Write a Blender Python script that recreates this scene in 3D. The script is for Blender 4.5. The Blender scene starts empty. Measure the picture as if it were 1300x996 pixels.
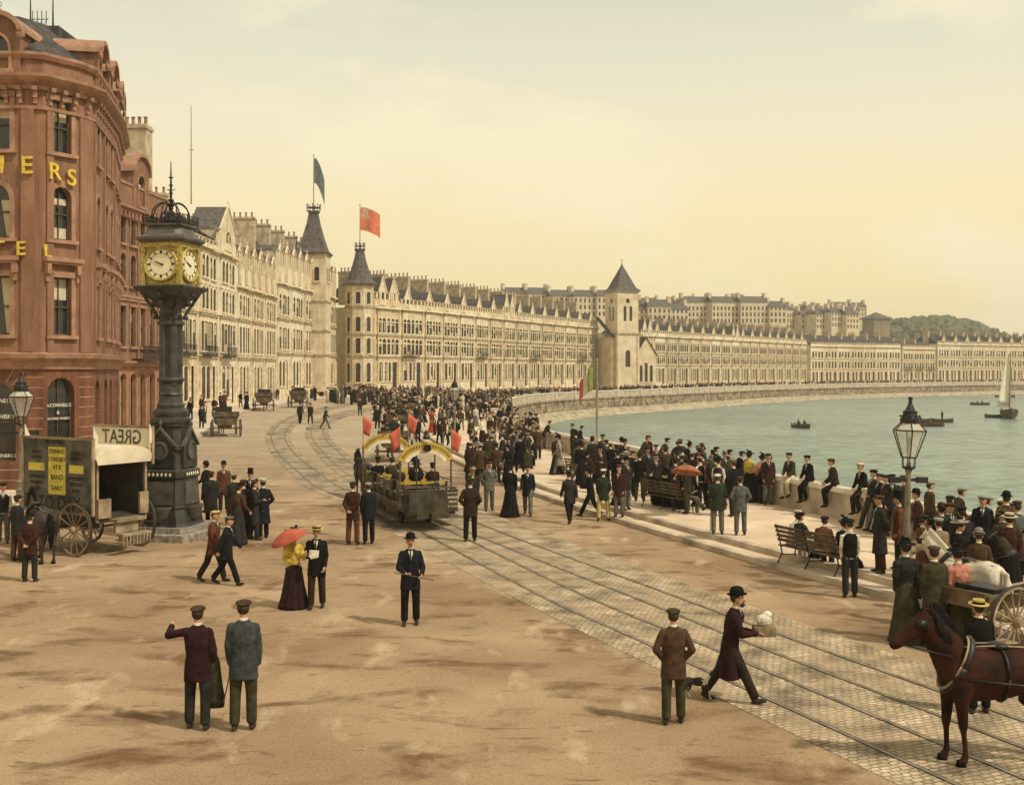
import bpy, bmesh, math, random
from mathutils import Vector, Matrix, kdtree, noise
R = math.radians
random.seed(7)
scene = bpy.context.scene
COL = scene.collection

# ---------------- camera ----------------
F, HOR, CH = 1450.0, 470.0, 5.0
cam_d = bpy.data.cameras.new('camera'); cam = bpy.data.objects.new('camera', cam_d); COL.objects.link(cam)
cam.location = (0, 0, CH); cam.rotation_euler = (R(90), 0, 0)
cam_d.sensor_width = 36; cam_d.lens = 36 * F / 1300; cam_d.shift_y = -(498 - HOR) / 1300
cam_d.clip_end = 6000; cam_d.clip_start = 0.3
scene.camera = cam

# ---------------- world and sun ----------------
SUN_EL, SUN_AZ = 50, 122       # azimuth measured clockwise from +Y
w = bpy.data.worlds.new('World'); scene.world = w; w.use_nodes = True
nt = w.node_tree; nt.nodes.clear()
def N(tree, t, **k):
    n = tree.nodes.new(t)
    for a, b in k.items(): setattr(n, a, b)
    return n
out = N(nt, 'ShaderNodeOutputWorld'); bg = N(nt, 'ShaderNodeBackground'); nt.links.new(bg.outputs[0], out.inputs[0])
sky = N(nt, 'ShaderNodeTexSky', sky_type='NISHITA', sun_disc=False, sun_elevation=R(SUN_EL), sun_rotation=R(SUN_AZ), dust_density=4.0)
skm = N(nt, 'ShaderNodeMixRGB', blend_type='MULTIPLY'); skm.inputs[0].default_value = 1
nt.links.new(sky.outputs[0], skm.inputs[1]); skm.inputs[2].default_value = (0.10, 0.10, 0.10, 1)
tc = N(nt, 'ShaderNodeTexCoord'); sep = N(nt, 'ShaderNodeSeparateXYZ'); nt.links.new(tc.outputs['Generated'], sep.inputs[0])
ramp = N(nt, 'ShaderNodeValToRGB'); nt.links.new(sep.outputs[2], ramp.inputs[0])
cr = ramp.color_ramp
def lin(c): return tuple(((x/255)/12.92 if x/255 <= .04045 else ((x/255+.055)/1.055)**2.4) for x in c) + (1,)
stops = [(0.0, (251,228,172)), (0.06, (254,232,174)), (0.14, (253,234,184)), (0.20, (245,233,197)), (0.27, (229,225,198)), (0.33, (213,213,190)), (1.0, (200,202,180))]
cr.elements[0].position = 0; cr.elements[0].color = lin(stops[0][1]); cr.elements[1].position = 1; cr.elements[1].color = lin(stops[-1][1])
for p, c in stops[1:-1]:
    e = cr.elements.new(p); e.color = lin(c)
# faint high clouds
mp = N(nt, 'ShaderNodeMapping'); mp.inputs['Scale'].default_value = (1, 1, 2.6); nt.links.new(tc.outputs['Generated'], mp.inputs[0])
cn = N(nt, 'ShaderNodeTexNoise'); cn.inputs['Scale'].default_value = 3.0; cn.inputs['Detail'].default_value = 7; cn.inputs['Roughness'].default_value = .55
nt.links.new(mp.outputs[0], cn.inputs['Vector'])
crr = N(nt, 'ShaderNodeValToRGB'); crr.color_ramp.elements[0].position = .49; crr.color_ramp.elements[1].position = .60
nt.links.new(cn.outputs[0], crr.inputs[0])
cf = N(nt, 'ShaderNodeMath', operation='MULTIPLY'); cf.inputs[1].default_value = .75; nt.links.new(crr.outputs[0], cf.inputs[0])
cm = N(nt, 'ShaderNodeMixRGB'); nt.links.new(cf.outputs[0], cm.inputs[0]); nt.links.new(ramp.outputs[0], cm.inputs[1]); cm.inputs[2].default_value = lin((255,241,203))
mx = N(nt, 'ShaderNodeMixRGB'); mx.inputs[0].default_value = .94
nt.links.new(skm.outputs[0], mx.inputs[1]); nt.links.new(cm.outputs[0], mx.inputs[2])
nt.links.new(mx.outputs[0], bg.inputs[0]); bg.inputs[1].default_value = 1.0

sl = bpy.data.lights.new('sun', 'SUN'); sl.energy = 3.0; sl.angle = R(3); sl.color = (1, .93, .80)
sun = bpy.data.objects.new('sun', sl); COL.objects.link(sun)
sd = Vector((math.sin(R(SUN_AZ))*math.cos(R(SUN_EL)), math.cos(R(SUN_AZ))*math.cos(R(SUN_EL)), math.sin(R(SUN_EL))))
sun.rotation_euler = (-sd).to_track_quat('-Z', 'Y').to_euler(); sun.location = (0, -20, 60)
scene.view_settings.view_transform = 'Standard'; scene.view_settings.look = 'None'
scene.view_settings.exposure = 0.12; scene.view_settings.gamma = 1; scene.view_settings.use_curve_mapping = False
scene.cycles.max_bounces = 5; scene.cycles.volume_bounces = 0; scene.cycles.transparent_max_bounces = 8
scene.cycles.caustics_reflective = False; scene.cycles.caustics_refractive = False

# ---------------- materials ----------------
MATS = {}
def mat(name, c, rough=.85, ns=6.0, amt=.18, bump=.0, bs=None, c2=None, metal=0, spec=.3, streak=0):
    if name in MATS: return MATS[name]
    m = bpy.data.materials.new(name); m.use_nodes = True; t = m.node_tree; b = t.nodes['Principled BSDF']
    b.inputs['Roughness'].default_value = rough; b.inputs['Metallic'].default_value = metal; b.inputs['Specular IOR Level'].default_value = spec
    co = N(t, 'ShaderNodeTexCoord'); n = N(t, 'ShaderNodeTexNoise'); n.inputs['Scale'].default_value = ns; n.inputs['Detail'].default_value = 6
    t.links.new(co.outputs['Object'], n.inputs['Vector'])
    r = N(t, 'ShaderNodeValToRGB'); r.color_ramp.elements[0].position = .3; r.color_ramp.elements[1].position = .7
    c2 = c2 or tuple(x*(1-amt*2) for x in c); ch = tuple(min(1, x*(1+amt)) for x in c)
    r.color_ramp.elements[0].color = c2[:3] + (1,); r.color_ramp.elements[1].color = ch[:3] + (1,)
    t.links.new(n.outputs[0], r.inputs[0]); t.links.new(r.outputs[0], b.inputs['Base Color'])
    if streak:
        mp = N(t, 'ShaderNodeMapping'); mp.inputs['Scale'].default_value = (2.2, 2.2, .22); t.links.new(co.outputs['Object'], mp.inputs[0])
        n3 = N(t, 'ShaderNodeTexNoise'); n3.inputs['Scale'].default_value = 1.0; n3.inputs['Detail'].default_value = 8; n3.inputs['Roughness'].default_value = .7; t.links.new(mp.outputs[0], n3.inputs['Vector'])
        r3 = N(t, 'ShaderNodeValToRGB'); r3.color_ramp.elements[0].position = .36; r3.color_ramp.elements[1].position = .60; r3.color_ramp.elements[0].color = (1-streak, 1-streak*1.05, 1-streak*1.1, 1); r3.color_ramp.elements[1].color = (1.06,1.05,1.03,1); t.links.new(n3.outputs[0], r3.inputs[0])
        n4 = N(t, 'ShaderNodeTexNoise'); n4.inputs['Scale'].default_value = 22; n4.inputs['Detail'].default_value = 5; t.links.new(co.outputs['Object'], n4.inputs['Vector'])
        r4 = N(t, 'ShaderNodeValToRGB'); r4.color_ramp.elements[0].position = .32; r4.color_ramp.elements[1].position = .62; r4.color_ramp.elements[0].color = (.72,.70,.68,1); r4.color_ramp.elements[1].color = (1.08,1.08,1.08,1); t.links.new(n4.outputs[0], r4.inputs[0])
        x1 = N(t, 'ShaderNodeMixRGB', blend_type='MULTIPLY'); x1.inputs[0].default_value = 1; x2 = N(t, 'ShaderNodeMixRGB', blend_type='MULTIPLY'); x2.inputs[0].default_value = 1
        t.links.new(r.outputs[0], x1.inputs[1]); t.links.new(r3.outputs[0], x1.inputs[2]); t.links.new(x1.outputs[0], x2.inputs[1]); t.links.new(r4.outputs[0], x2.inputs[2]); t.links.new(x2.outputs[0], b.inputs['Base Color'])
    if bump:
        bn = N(t, 'ShaderNodeTexNoise'); bn.inputs['Scale'].default_value = bs or ns*4; bn.inputs['Detail'].default_value = 4
        t.links.new(co.outputs['Object'], bn.inputs['Vector'])
        bp = N(t, 'ShaderNodeBump'); bp.inputs['Strength'].default_value = bump; bp.inputs['Distance'].default_value = .03
        t.links.new(bn.outputs[0], bp.inputs['Height']); t.links.new(bp.outputs[0], b.inputs['Normal'])
    MATS[name] = m; return m
def nodes_mat(name):
    m = bpy.data.materials.new(name); m.use_nodes = True; MATS[name] = m
    t = m.node_tree; return m, t, t.nodes['Principled BSDF']

# ---------------- mesh builder ----------------
class MB:
    def __init__(s): s.v = []; s.f = []; s.m = []; s.M = None; s.mi = 0
    def add(s, vs, fs, mi=None):
        o = len(s.v); mi = s.mi if mi is None else mi
        if s.M is not None: vs = [s.M @ Vector(p) for p in vs]
        s.v += [tuple(p) for p in vs]
        for f in fs: s.f.append(tuple(i+o for i in f)); s.m.append(mi)
    def box(s, x0, x1, y0, y1, z0, z1, mi=None):
        s.add([(x0,y0,z0),(x1,y0,z0),(x1,y1,z0),(x0,y1,z0),(x0,y0,z1),(x1,y0,z1),(x1,y1,z1),(x0,y1,z1)],
              [(0,3,2,1),(4,5,6,7),(0,1,5,4),(1,2,6,5),(2,3,7,6),(3,0,4,7)], mi)
    def quad(s, a, b, c, d, mi=None): s.add([a,b,c,d], [(0,1,2,3)], mi)
    def poly(s, pts, mi=None): s.add(pts, [tuple(range(len(pts)))], mi)
    def prism(s, pts, vec, mi=None):
        n = len(pts); q = [tuple(Vector(p)+Vector(vec)) for p in pts]
        s.add(list(pts)+q, [tuple(range(n))[::-1], tuple(range(n, 2*n))] + [(i, (i+1)%n, n+(i+1)%n, n+i) for i in range(n)], mi)
    def lathe(s, prof, n=16, c=(0,0,0), mi=None, rot=0, sx=1, sy=1):
        vs = []; fs = []; k = len(prof)
        for r, z in prof:
            for i in range(n):
                a = 2*math.pi*i/n + rot; vs.append((c[0]+r*sx*math.cos(a), c[1]+r*sy*math.sin(a), c[2]+z))
        for j in range(k-1):
            for i in range(n):
                fs.append((j*n+i, j*n+(i+1)%n, (j+1)*n+(i+1)%n, (j+1)*n+i))
        fs.append(tuple(range(n))[::-1]); fs.append(tuple((k-1)*n+i for i in range(n)))
        s.add(vs, fs, mi)
    def rings(s, rings, mi=None, closed=True):
        n = len(rings[0]); vs = [p for r in rings for p in r]; fs = []
        for j in range(len(rings)-1):
            for i in range(n): fs.append((j*n+i, j*n+(i+1)%n, (j+1)*n+(i+1)%n, (j+1)*n+i))
        if closed: fs.append(tuple(range(n))[::-1]); fs.append(tuple((len(rings)-1)*n+i for i in range(n)))
        s.add(vs, fs, mi)
    def tube(s, pts, r, n=6, mi=None):
        pts = [Vector(p) for p in pts]; rs = r if isinstance(r, (list, tuple)) else [r]*len(pts); rings = []
        up = Vector((0,0,1))
        for i, p in enumerate(pts):
            d = (pts[min(i+1, len(pts)-1)] - pts[max(i-1, 0)]).normalized()
            a = d.cross(up if abs(d.z) < .95 else Vector((1,0,0))).normalized(); b = d.cross(a)
            rings.append([tuple(p + a*rs[i]*math.cos(2*math.pi*k/n) + b*rs[i]*math.sin(2*math.pi*k/n)) for k in range(n)])
        s.rings(rings, mi)
    def cone(s, p0, p1, r0, r1, n=10, mi=None, step=.045):
        p0 = Vector(p0); p1 = Vector(p1); k = max(1, int((p1-p0).length/step))
        s.tube([p0.lerp(p1, i/k) for i in range(k+1)], [r0+(r1-r0)*i/k for i in range(k+1)], n, mi)
    def ball(s, c, r, n=10, m=6, mi=None, M=None):
        if not isinstance(r, (tuple, list)): r = (r,r,r)
        vs = [(0,0,-1)]; fs = []
        for j in range(1, m):
            ph = math.pi*j/m - math.pi/2
            for i in range(n): a = 2*math.pi*i/n; vs.append((math.cos(ph)*math.cos(a), math.cos(ph)*math.sin(a), math.sin(ph)))
        vs.append((0,0,1)); T = len(vs)-1
        for i in range(n): fs.append((0, 1+(i+1)%n, 1+i)); fs.append((T, T-n+i, T-n+(i+1)%n))
        for j in range(m-2):
            for i in range(n): a = 1+j*n; fs.append((a+i, a+(i+1)%n, a+n+(i+1)%n, a+n+i))
        o = []
        for p in vs:
            q = Vector((p[0]*r[0], p[1]*r[1], p[2]*r[2]))
            if M is not None: q = M @ q
            o.append(tuple(q + Vector(c)))
        s.add(o, fs, mi)
    def mesh(s, name, mats, smooth=False):
        me = bpy.data.meshes.new(name); me.from_pydata(s.v, [], s.f)
        if not isinstance(mats, (list, tuple)): mats = [mats]
        for m in mats: me.materials.append(m)
        me.polygons.foreach_set('material_index', s.m)
        if smooth: me.polygons.foreach_set('use_smooth', [True]*len(s.f))
        me.validate(); me.update(); return me
    def build(s, name, mats, parent=None, smooth=False, loc=None, rz=None):
        return link(name, s.mesh(name, mats, smooth), parent, loc, rz)
def link(name, me, parent=None, loc=None, rz=None, M=None):
    o = bpy.data.objects.new(name, me); COL.objects.link(o)
    if parent is not None: o.parent = parent
    if loc is not None: o.location = loc
    if rz is not None: o.rotation_euler = (0, 0, rz)
    if M is not None: o.matrix_basis = M
    return o
def smooth_angle(me, ang=40):
    me.polygons.foreach_set('use_smooth', [True]*len(me.polygons))
    try: me.set_sharp_from_angle(angle=R(ang))
    except Exception: pass
def empty(name, loc, rz=0):
    o = bpy.data.objects.new(name, None); COL.objects.link(o); o.location = loc; o.rotation_euler = (0,0,rz); o.empty_display_size = .2; return o
def tag(o, label=None, cat=None, group=None, kind=None):
    if label: o['label'] = label
    if cat: o['category'] = cat
    if group: o['group'] = group
    if kind: o['kind'] = kind
    return o
KIDS = {}
def copy_tree(o, parent=None):
    c = o.copy(); COL.objects.link(c); c.parent = parent
    for ch in o.children: copy_tree(ch, c)
    return c
def smooth01(t): t = max(0, min(1, t)); return t*t*(3-2*t)
def interp(tab, y):
    if y <= tab[0][0]: a, b = tab[0], tab[1]
    elif y >= tab[-1][0]: a, b = tab[-2], tab[-1]
    else:
        for i in range(len(tab)-1):
            if tab[i][0] <= y <= tab[i+1][0]: a, b = tab[i], tab[i+1]; break
    return a[1] + (b[1]-a[1])*(y-a[0])/(b[0]-a[0])
def catmull(pts, n=8):
    P = [Vector(p) for p in pts]; o = []
    for i in range(len(P)-1):
        p0 = P[max(i-1,0)]; p1 = P[i]; p2 = P[i+1]; p3 = P[min(i+2,len(P)-1)]
        for k in range(n):
            t = k/n; o.append(.5*((2*p1)+(p2-p0)*t+(2*p0-5*p1+4*p2-p3)*t*t+(3*p1-p0-3*p2+p3)*t**3))
    o.append(P[-1]); return o
ORD = ['first','second','third','fourth','fifth','sixth','seventh','eighth','ninth','tenth','eleventh','twelfth','thirteenth','fourteenth','fifteenth','sixteenth','seventeenth','eighteenth','nineteenth','twentieth','twenty-first','twenty-second','twenty-third','twenty-fourth','twenty-fifth']
WORK = bpy.data.scenes.new('bench')      # scratch scene in which modifiers are evaluated; removed at the end
def bake(o):
    WORK.collection.objects.link(o); vl = WORK.view_layers[0]; vl.update(); me = bpy.data.meshes.new_from_object(o.evaluated_get(vl.depsgraph), preserve_all_data_layers=True, depsgraph=vl.depsgraph); WORK.collection.objects.unlink(o); return me
def text_mesh(s, size, mats, ext=.02, align='CENTER'):
    cu = bpy.data.curves.new('lettering', 'FONT'); cu.body = s; cu.size = size; cu.extrude = ext; cu.align_x = align; cu.align_y = 'CENTER'; cu.offset = size*.012
    o = bpy.data.objects.new('lettering', cu)
    me = bake(o)
    me.materials.clear(); me.materials.append(mats)
    bpy.data.objects.remove(o); return me

# ---------------- ground shape ----------------
WALL = [(-30,34),(0,22),(14,16.3),(27,12.3),(35,10.6),(40,9.3),(46.5,7.7),(57,5.4),(69.5,2.2),(88,-.6),(108,-1.9),(125,-2.0),(145,-1.2),(163,.6),(181,3.7),(197,9.6),(213,17.5),(227,26.5),(255,43),(288,62.5),(315,83),(348,116),(398,179),(450,260),(520,400),(600,620)]
def wallx(y): return interp(WALL, y)
KERB = [(-30,26),(0,17),(14,12.2),(21,9.4),(24.8,8.2),(26.6,7.5),(32.2,5.3),(45.3,.94),(63,-3.3),(85,-7.2),(110,-10),(135,-10.5),(155,-8.5),(181,-3),(200,4),(227,19.5),(288,54),(315,74),(348,106),(398,167),(450,246),(520,385),(600,600)]
def kerbx(y): return interp(KERB, y)
def gz(x, y): return 1.2*smooth01((y-55)/60)*(1-smooth01((x+22)/22))*(1-smooth01((y-260)/60))
def surf(x, y):
    z = gz(x, y); k = kerbx(y)
    if x > k+.75: z += .3
    elif x > k: z += .15
    return z
def P(u, v, dz=0):
    """ground point seen at source pixel u,v (used once, to lay the plan out)"""
    z = 0
    for _ in range(12):
        y = F*(CH-z-dz)/max(2, (v-HOR)); x = (u-650)/F*y; z = z*.4 + surf(x, y)*.6
    y = F*(CH-z-dz)/max(2, (v-HOR)); return Vector(((u-650)/F*y, y, surf(x, y)))
# ================= SETTING =================
def uvs(me, fn):
    uv = me.uv_layers.new(name='UVMap')
    for l in me.loops: uv.data[l.index].uv = fn(l.vertex_index)
def ground_mat():
    m, t, b = nodes_mat('macadam'); b.inputs['Roughness'].default_value = .95; b.inputs['Specular IOR Level'].default_value = .15
    co = N(t, 'ShaderNodeTexCoord')
    def noi(s, d=6, sc=None, r=.55, dist=0):
        n = N(t, 'ShaderNodeTexNoise'); n.inputs['Scale'].default_value = s; n.inputs['Detail'].default_value = d; n.inputs['Roughness'].default_value = r; n.inputs['Distortion'].default_value = dist
        if sc:
            mp = N(t, 'ShaderNodeMapping'); mp.inputs['Scale'].default_value = sc; mp.inputs['Rotation'].default_value = (0,0,R(12)); t.links.new(co.outputs['Object'], mp.inputs[0]); t.links.new(mp.outputs[0], n.inputs['Vector'])
        else: t.links.new(co.outputs['Object'], n.inputs['Vector'])
        return n
    def rmp(n, p0, p1, c0, c1):
        r = N(t, 'ShaderNodeValToRGB'); e = r.color_ramp.elements; e[0].position = p0; e[1].position = p1; e[0].color = c0+(1,); e[1].color = c1+(1,); t.links.new(n.outputs[0], r.inputs[0]); return r
    def mix(f, a, b2, mode='MIX'):
        x = N(t, 'ShaderNodeMixRGB', blend_type=mode)
        for i, s in ((0, f), (1, a), (2, b2)):
            if isinstance(s, (int, float)): x.inputs[i].default_value = s
            elif isinstance(s, tuple): x.inputs[i].default_value = s+(1,)
            else: t.links.new(s.outputs[0], x.inputs[i])
        return x
    base = rmp(noi(.22, 5), .35, .65, (.29,.185,.105), (.47,.325,.195))
    st = rmp(noi(.55, 6, (1,1.7,1), .62, .4), .52, .66, (0,0,0), (.9,.9,.9))
    c = mix(st, base, (.165,.088,.042)); 
    st2 = rmp(noi(1.6, 5, (1.0,2.6,1), .6, .8), .60, .72, (0,0,0), (.75,.75,.75))
    c = mix(st2, c, (.135,.072,.036))
    st4 = rmp(noi(.9, 4, (1.2,.5,1), .6, .3), .58, .74, (0,0,0), (.8,.8,.8))
    c = mix(st4, c, (.62,.46,.30))
    gr = rmp(noi(26, 8, None, .85), .36, .62, (.60,.58,.56), (1.18,1.18,1.18)); c = mix(1.0, c, gr, 'MULTIPLY')
    sp = rmp(noi(7, 6, (1,2.2,1), .7), .30, .44, (.66,.62,.6), (1,1,1)); c = mix(1.0, c, sp, 'MULTIPLY')
    # grey worn paving in the far left carriageway
    gp = N(t, 'ShaderNodeSeparateXYZ'); t.links.new(co.outputs['Object'], gp.inputs[0])
    mr = N(t, 'ShaderNodeMapRange'); mr.inputs[1].default_value = 40; mr.inputs[2].default_value = 75; t.links.new(gp.outputs[1], mr.inputs[0])
    c = mix(mr, c, mix(.6, c, (.44,.36,.26)))
    t.links.new(c.outputs[0], b.inputs['Base Color'])
    bp = N(t, 'ShaderNodeBump'); bp.inputs['Strength'].default_value = .55; bp.inputs['Distance'].default_value = .04
    nn = noi(14, 6, None, .7); t.links.new(nn.outputs[0], bp.inputs['Height']); t.links.new(bp.outputs[0], b.inputs['Normal'])
    return m
def brick_mat(name, c1, c2, cm, bw, bh, mortar=.012, rough=.85, uv=True, bump=.6, noise_s=3, squash=1, off=.5, vary=.25, dist=.02, dirt=None):
    m, t, b = nodes_mat(name); b.inputs['Roughness'].default_value = rough; b.inputs['Specular IOR Level'].default_value = .2
    co = N(t, 'ShaderNodeTexCoord'); src = co.outputs['UV' if uv else 'Object']
    br = N(t, 'ShaderNodeTexBrick'); br.offset = off; br.inputs['Scale'].default_value = 1
    br.inputs['Brick Width'].default_value = bw; br.inputs['Row Height'].default_value = bh; br.inputs['Mortar Size'].default_value = mortar; br.inputs['Mortar Smooth'].default_value = .3
    br.inputs['Color1'].default_value = c1+(1,); br.inputs['Color2'].default_value = c2+(1,); br.inputs['Mortar'].default_value = cm+(1,)
    wn = N(t, 'ShaderNodeTexNoise'); wn.inputs['Scale'].default_value = 1/bw; t.links.new(src, wn.inputs['Vector'])
    vm = N(t, 'ShaderNodeVectorMath', operation='SCALE'); vm.inputs[3].default_value = dist; t.links.new(wn.outputs['Color'], vm.inputs[0])
    va = N(t, 'ShaderNodeVectorMath', operation='ADD'); t.links.new(src, va.inputs[0]); t.links.new(vm.outputs[0], va.inputs[1]); t.links.new(va.outputs[0], br.inputs['Vector'])
    n = N(t, 'ShaderNodeTexNoise'); n.inputs['Scale'].default_value = noise_s; n.inputs['Detail'].default_value = 6; t.links.new(co.outputs['Object'], n.inputs['Vector'])
    r = N(t, 'ShaderNodeValToRGB'); e = r.color_ramp.elements; e[0].position = .32; e[1].position = .68; e[0].color = (1-2*vary,)*3+(1,); e[1].color = (1+vary,)*3+(1,)
    t.links.new(n.outputs[0], r.inputs[0])
    mx = N(t, 'ShaderNodeMixRGB', blend_type='MULTIPLY'); mx.inputs[0].default_value = 1; t.links.new(br.outputs[0], mx.inputs[1]); t.links.new(r.outputs[0], mx.inputs[2]); t.links.new(mx.outputs[0], b.inputs['Base Color'])
    if dirt:
        dn = N(t, 'ShaderNodeTexNoise'); dn.inputs['Scale'].default_value = .8; dn.inputs['Detail'].default_value = 9; dn.inputs['Roughness'].default_value = .75; t.links.new(co.outputs['Object'], dn.inputs['Vector'])
        dr = N(t, 'ShaderNodeValToRGB'); dr.color_ramp.elements[0].position = .42; dr.color_ramp.elements[1].position = .66; dr.color_ramp.elements[1].color = (.85,.85,.85,1); t.links.new(dn.outputs[0], dr.inputs[0])
        dm = N(t, 'ShaderNodeMixRGB'); dm.inputs[2].default_value = dirt+(1,); t.links.new(dr.outputs[0], dm.inputs[0]); t.links.new(mx.outputs[0], dm.inputs[1]); t.links.new(dm.outputs[0], b.inputs['Base Color'])
    bp = N(t, 'ShaderNodeBump', invert=True); bp.inputs['Strength'].default_value = bump; bp.inputs['Distance'].default_value = .05; t.links.new(br.outputs['Fac'], bp.inputs['Height']); t.links.new(bp.outputs[0], b.inputs['Normal'])
    return m
M_ground = ground_mat()
ys = [-30,-15,-5]+[i*3 for i in range(40)]+[120+i*5 for i in range(97)]+[700,900,1400,2500]
mb = MB(); nx = 60
def gx(y, i):
    if y > 600: r = 620 + (y-600)*1.2
    else: r = wallx(y) - .1
    l = -260 - y*.9; t = i/nx; t = t**.55
    return l + (r-l)*t
grid = [[(gx(y,i), y, gz(gx(y,i), y)) for i in range(nx+1)] for y in ys]
vs = [p for row in grid for p in row]; fs = [(j*(nx+1)+i, j*(nx+1)+i+1, (j+1)*(nx+1)+i+1, (j+1)*(nx+1)+i) for j in range(len(ys)-1) for i in range(nx)]
mb.add(vs, fs); g = mb.build('ground', M_ground, smooth=True); tag(g, kind='structure')

# water
m, t, b = nodes_mat('sea_water'); b.inputs['Roughness'].default_value = .22; b.inputs['Specular IOR Level'].default_value = .5
co = N(t, 'ShaderNodeTexCoord'); mp = N(t, 'ShaderNodeMapping'); mp.inputs['Scale'].default_value = (1, 1.6, 1); t.links.new(co.outputs['Object'], mp.inputs[0])
n1 = N(t, 'ShaderNodeTexNoise'); n1.inputs['Scale'].default_value = .55; n1.inputs['Detail'].default_value = 7; n1.inputs['Roughness'].default_value = .62; t.links.new(mp.outputs[0], n1.inputs['Vector'])
n2 = N(t, 'ShaderNodeTexNoise'); n2.inputs['Scale'].default_value = .035; n2.inputs['Detail'].default_value = 4; t.links.new(co.outputs['Object'], n2.inputs['Vector'])
r = N(t, 'ShaderNodeValToRGB'); r.color_ramp.elements[0].color = (.125,.19,.155,1); r.color_ramp.elements[1].color = (.20,.275,.22,1); r.color_ramp.elements[0].position = .35; r.color_ramp.elements[1].position = .65
t.links.new(n2.outputs[0], r.inputs[0])
r2 = N(t, 'ShaderNodeValToRGB'); r2.color_ramp.elements[0].color = (.50,.52,.52,1); r2.color_ramp.elements[1].color = (1.22,1.2,1.15,1); r2.color_ramp.elements[0].position = .38; r2.color_ramp.elements[1].position = .56; t.links.new(n1.outputs[0], r2.inputs[0])
mm = N(t, 'ShaderNodeMixRGB', blend_type='MULTIPLY'); mm.inputs[0].default_value = 1; t.links.new(r.outputs[0], mm.inputs[1]); t.links.new(r2.outputs[0], mm.inputs[2]); t.links.new(mm.outputs[0], b.inputs['Base Color'])
bp = N(t, 'ShaderNodeBump'); bp.inputs['Strength'].default_value = 1.0; bp.inputs['Distance'].default_value = .45; t.links.new(n1.outputs[0], bp.inputs['Height']); t.links.new(bp.outputs[0], b.inputs['Normal'])
mb = MB(); mb.add([(-30,-60,-3),(4000,-60,-3),(4000,4000,-3),(-30,4000,-3)], [(0,1,2,3)])
tag(mb.build('sea_water', m), kind='structure')

def offset_curve(tab, ys_, off):
    pts = [Vector((interp(tab, y), y)) for y in ys_]; o = []
    for i, p in enumerate(pts):
        d = (pts[min(i+1, len(pts)-1)] - pts[max(i-1, 0)]).normalized(); o.append(p + Vector((d.y, -d.x))*off)
    return o
def smooth_tab(tab, n=6):
    c = catmull([(x, y) for y, x in tab], n); return [(p[1], p[0]) for p in c]
WALL[:] = smooth_tab(WALL); KERB[:] = smooth_tab(KERB)
# promenade: step + deck, raised .15 and .30 above the road
wy = []
y = -28
while y < 590: wy.append(y); y += 1.5 if y < 120 else 4
def strip(mb, A, B, zA, zB, lo=None, mi=0):
    """surface between polylines A and B, optional vertical face at A down by lo"""
    n = len(A)
    va = [(A[i][0], A[i][1], zA(i)) for i in range(n)]; vb = [(B[i][0], B[i][1], zB(i)) for i in range(n)]
    mb.add(va+vb, [(i, n+i, n+i+1, i+1)[::-1] for i in range(n-1)], mi)
    if lo:
        vc = [(A[i][0], A[i][1], zA(i)-lo) for i in range(n)]
        mb.add(va+vc, [(i, i+1, n+i+1, n+i) for i in range(n-1)], mi)
K1 = [Vector((interp(KERB, y), y)) for y in wy]; K2 = offset_curve(KERB, wy, .62); K1b = offset_curve(KERB, wy, .22); K2b = offset_curve(KERB, wy, .84)
W0 = [Vector((interp(WALL, y)+.05, y)) for y in wy]
zz = lambda A, h: (lambda i: gz(A[i].x, A[i].y)+h)
M_flag = mat('promenade_gravel', (.66,.51,.35), ns=.5, amt=.12, bump=.5, bs=14, c2=(.50,.35,.24))
M_kerb = mat('kerb_stone', (.50,.40,.29), ns=1.2, amt=.25, bump=.5, bs=9)
mb = MB(); strip(mb, K1b, K2, zz(K1b,.150), zz(K2,.152)); strip(mb, K2b, W0, zz(K2b,.30), zz(W0,.30))
tag(mb.build('promenade', M_flag), kind='structure')
mb = MB(); strip(mb, K1, K1b, zz(K1,.152), zz(K1b,.154), lo=.3); strip(mb, K2, K2b, zz(K2,.302), zz(K2b,.304), lo=.3)
tag(mb.build('kerb', M_kerb), kind='structure')

# sea wall: parapet + retaining face, with UV in metres
M_wall = brick_mat('sea_wall_stone', (.40,.31,.20), (.25,.185,.11), (.13,.10,.065), 1.1, .42, .03, vary=.35, noise_s=.9, bump=.8)
M_par = mat('parapet_stone', (.50,.41,.30), ns=1.3, amt=.22, bump=.4, bs=9, c2=(.32,.26,.19))
M_cop = mat('coping_stone', (.62,.52,.38), ns=1.5, amt=.15, bump=.3)
sw = empty('sea_wall', (0,0,0)); tag(sw, 'long curving stone sea wall between the promenade and the green water', 'sea wall')
def extr(prof, off0=0, ysl=wy, uvu=True):
    """profile list of (offset towards sea, z) swept along WALL"""
    n = len(ysl); mb = MB(); curves = [offset_curve(WALL, ysl, o) for o, z in prof]
    vs = []; 
    for c, (o, z) in zip(curves, prof): vs += [(c[i].x, c[i].y, z) for i in range(n)]
    k = len(prof); fs = [(j*n+i, j*n+i+1, (j+1)*n+i+1, (j+1)*n+i)[::-1] for j in range(k-1) for i in range(n-1)]
    mb.add(vs, fs); return mb, n
def with_uv(mb, n, name, m, parent):
    me = mb.mesh(name, m); L = [0]
    for i in range(1, n): L.append(L[-1] + (Vector(mb.v[i])-Vector(mb.v[i-1])).length)
    uvs(me, lambda i: (L[i % n], mb.v[i][2])); return link(name, me, parent)
mb, n = extr([(0,0),(0,1.14),(.42,1.14),(.42,0)]); with_uv(mb, n, 'parapet', M_par, sw)
mb, n = extr([(-.07,1.142),(-.07,1.20),(.0,1.30),(.42,1.30),(.49,1.20),(.49,1.142),(-.07,1.142)]); with_uv(mb, n, 'coping', M_cop, sw)
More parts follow.
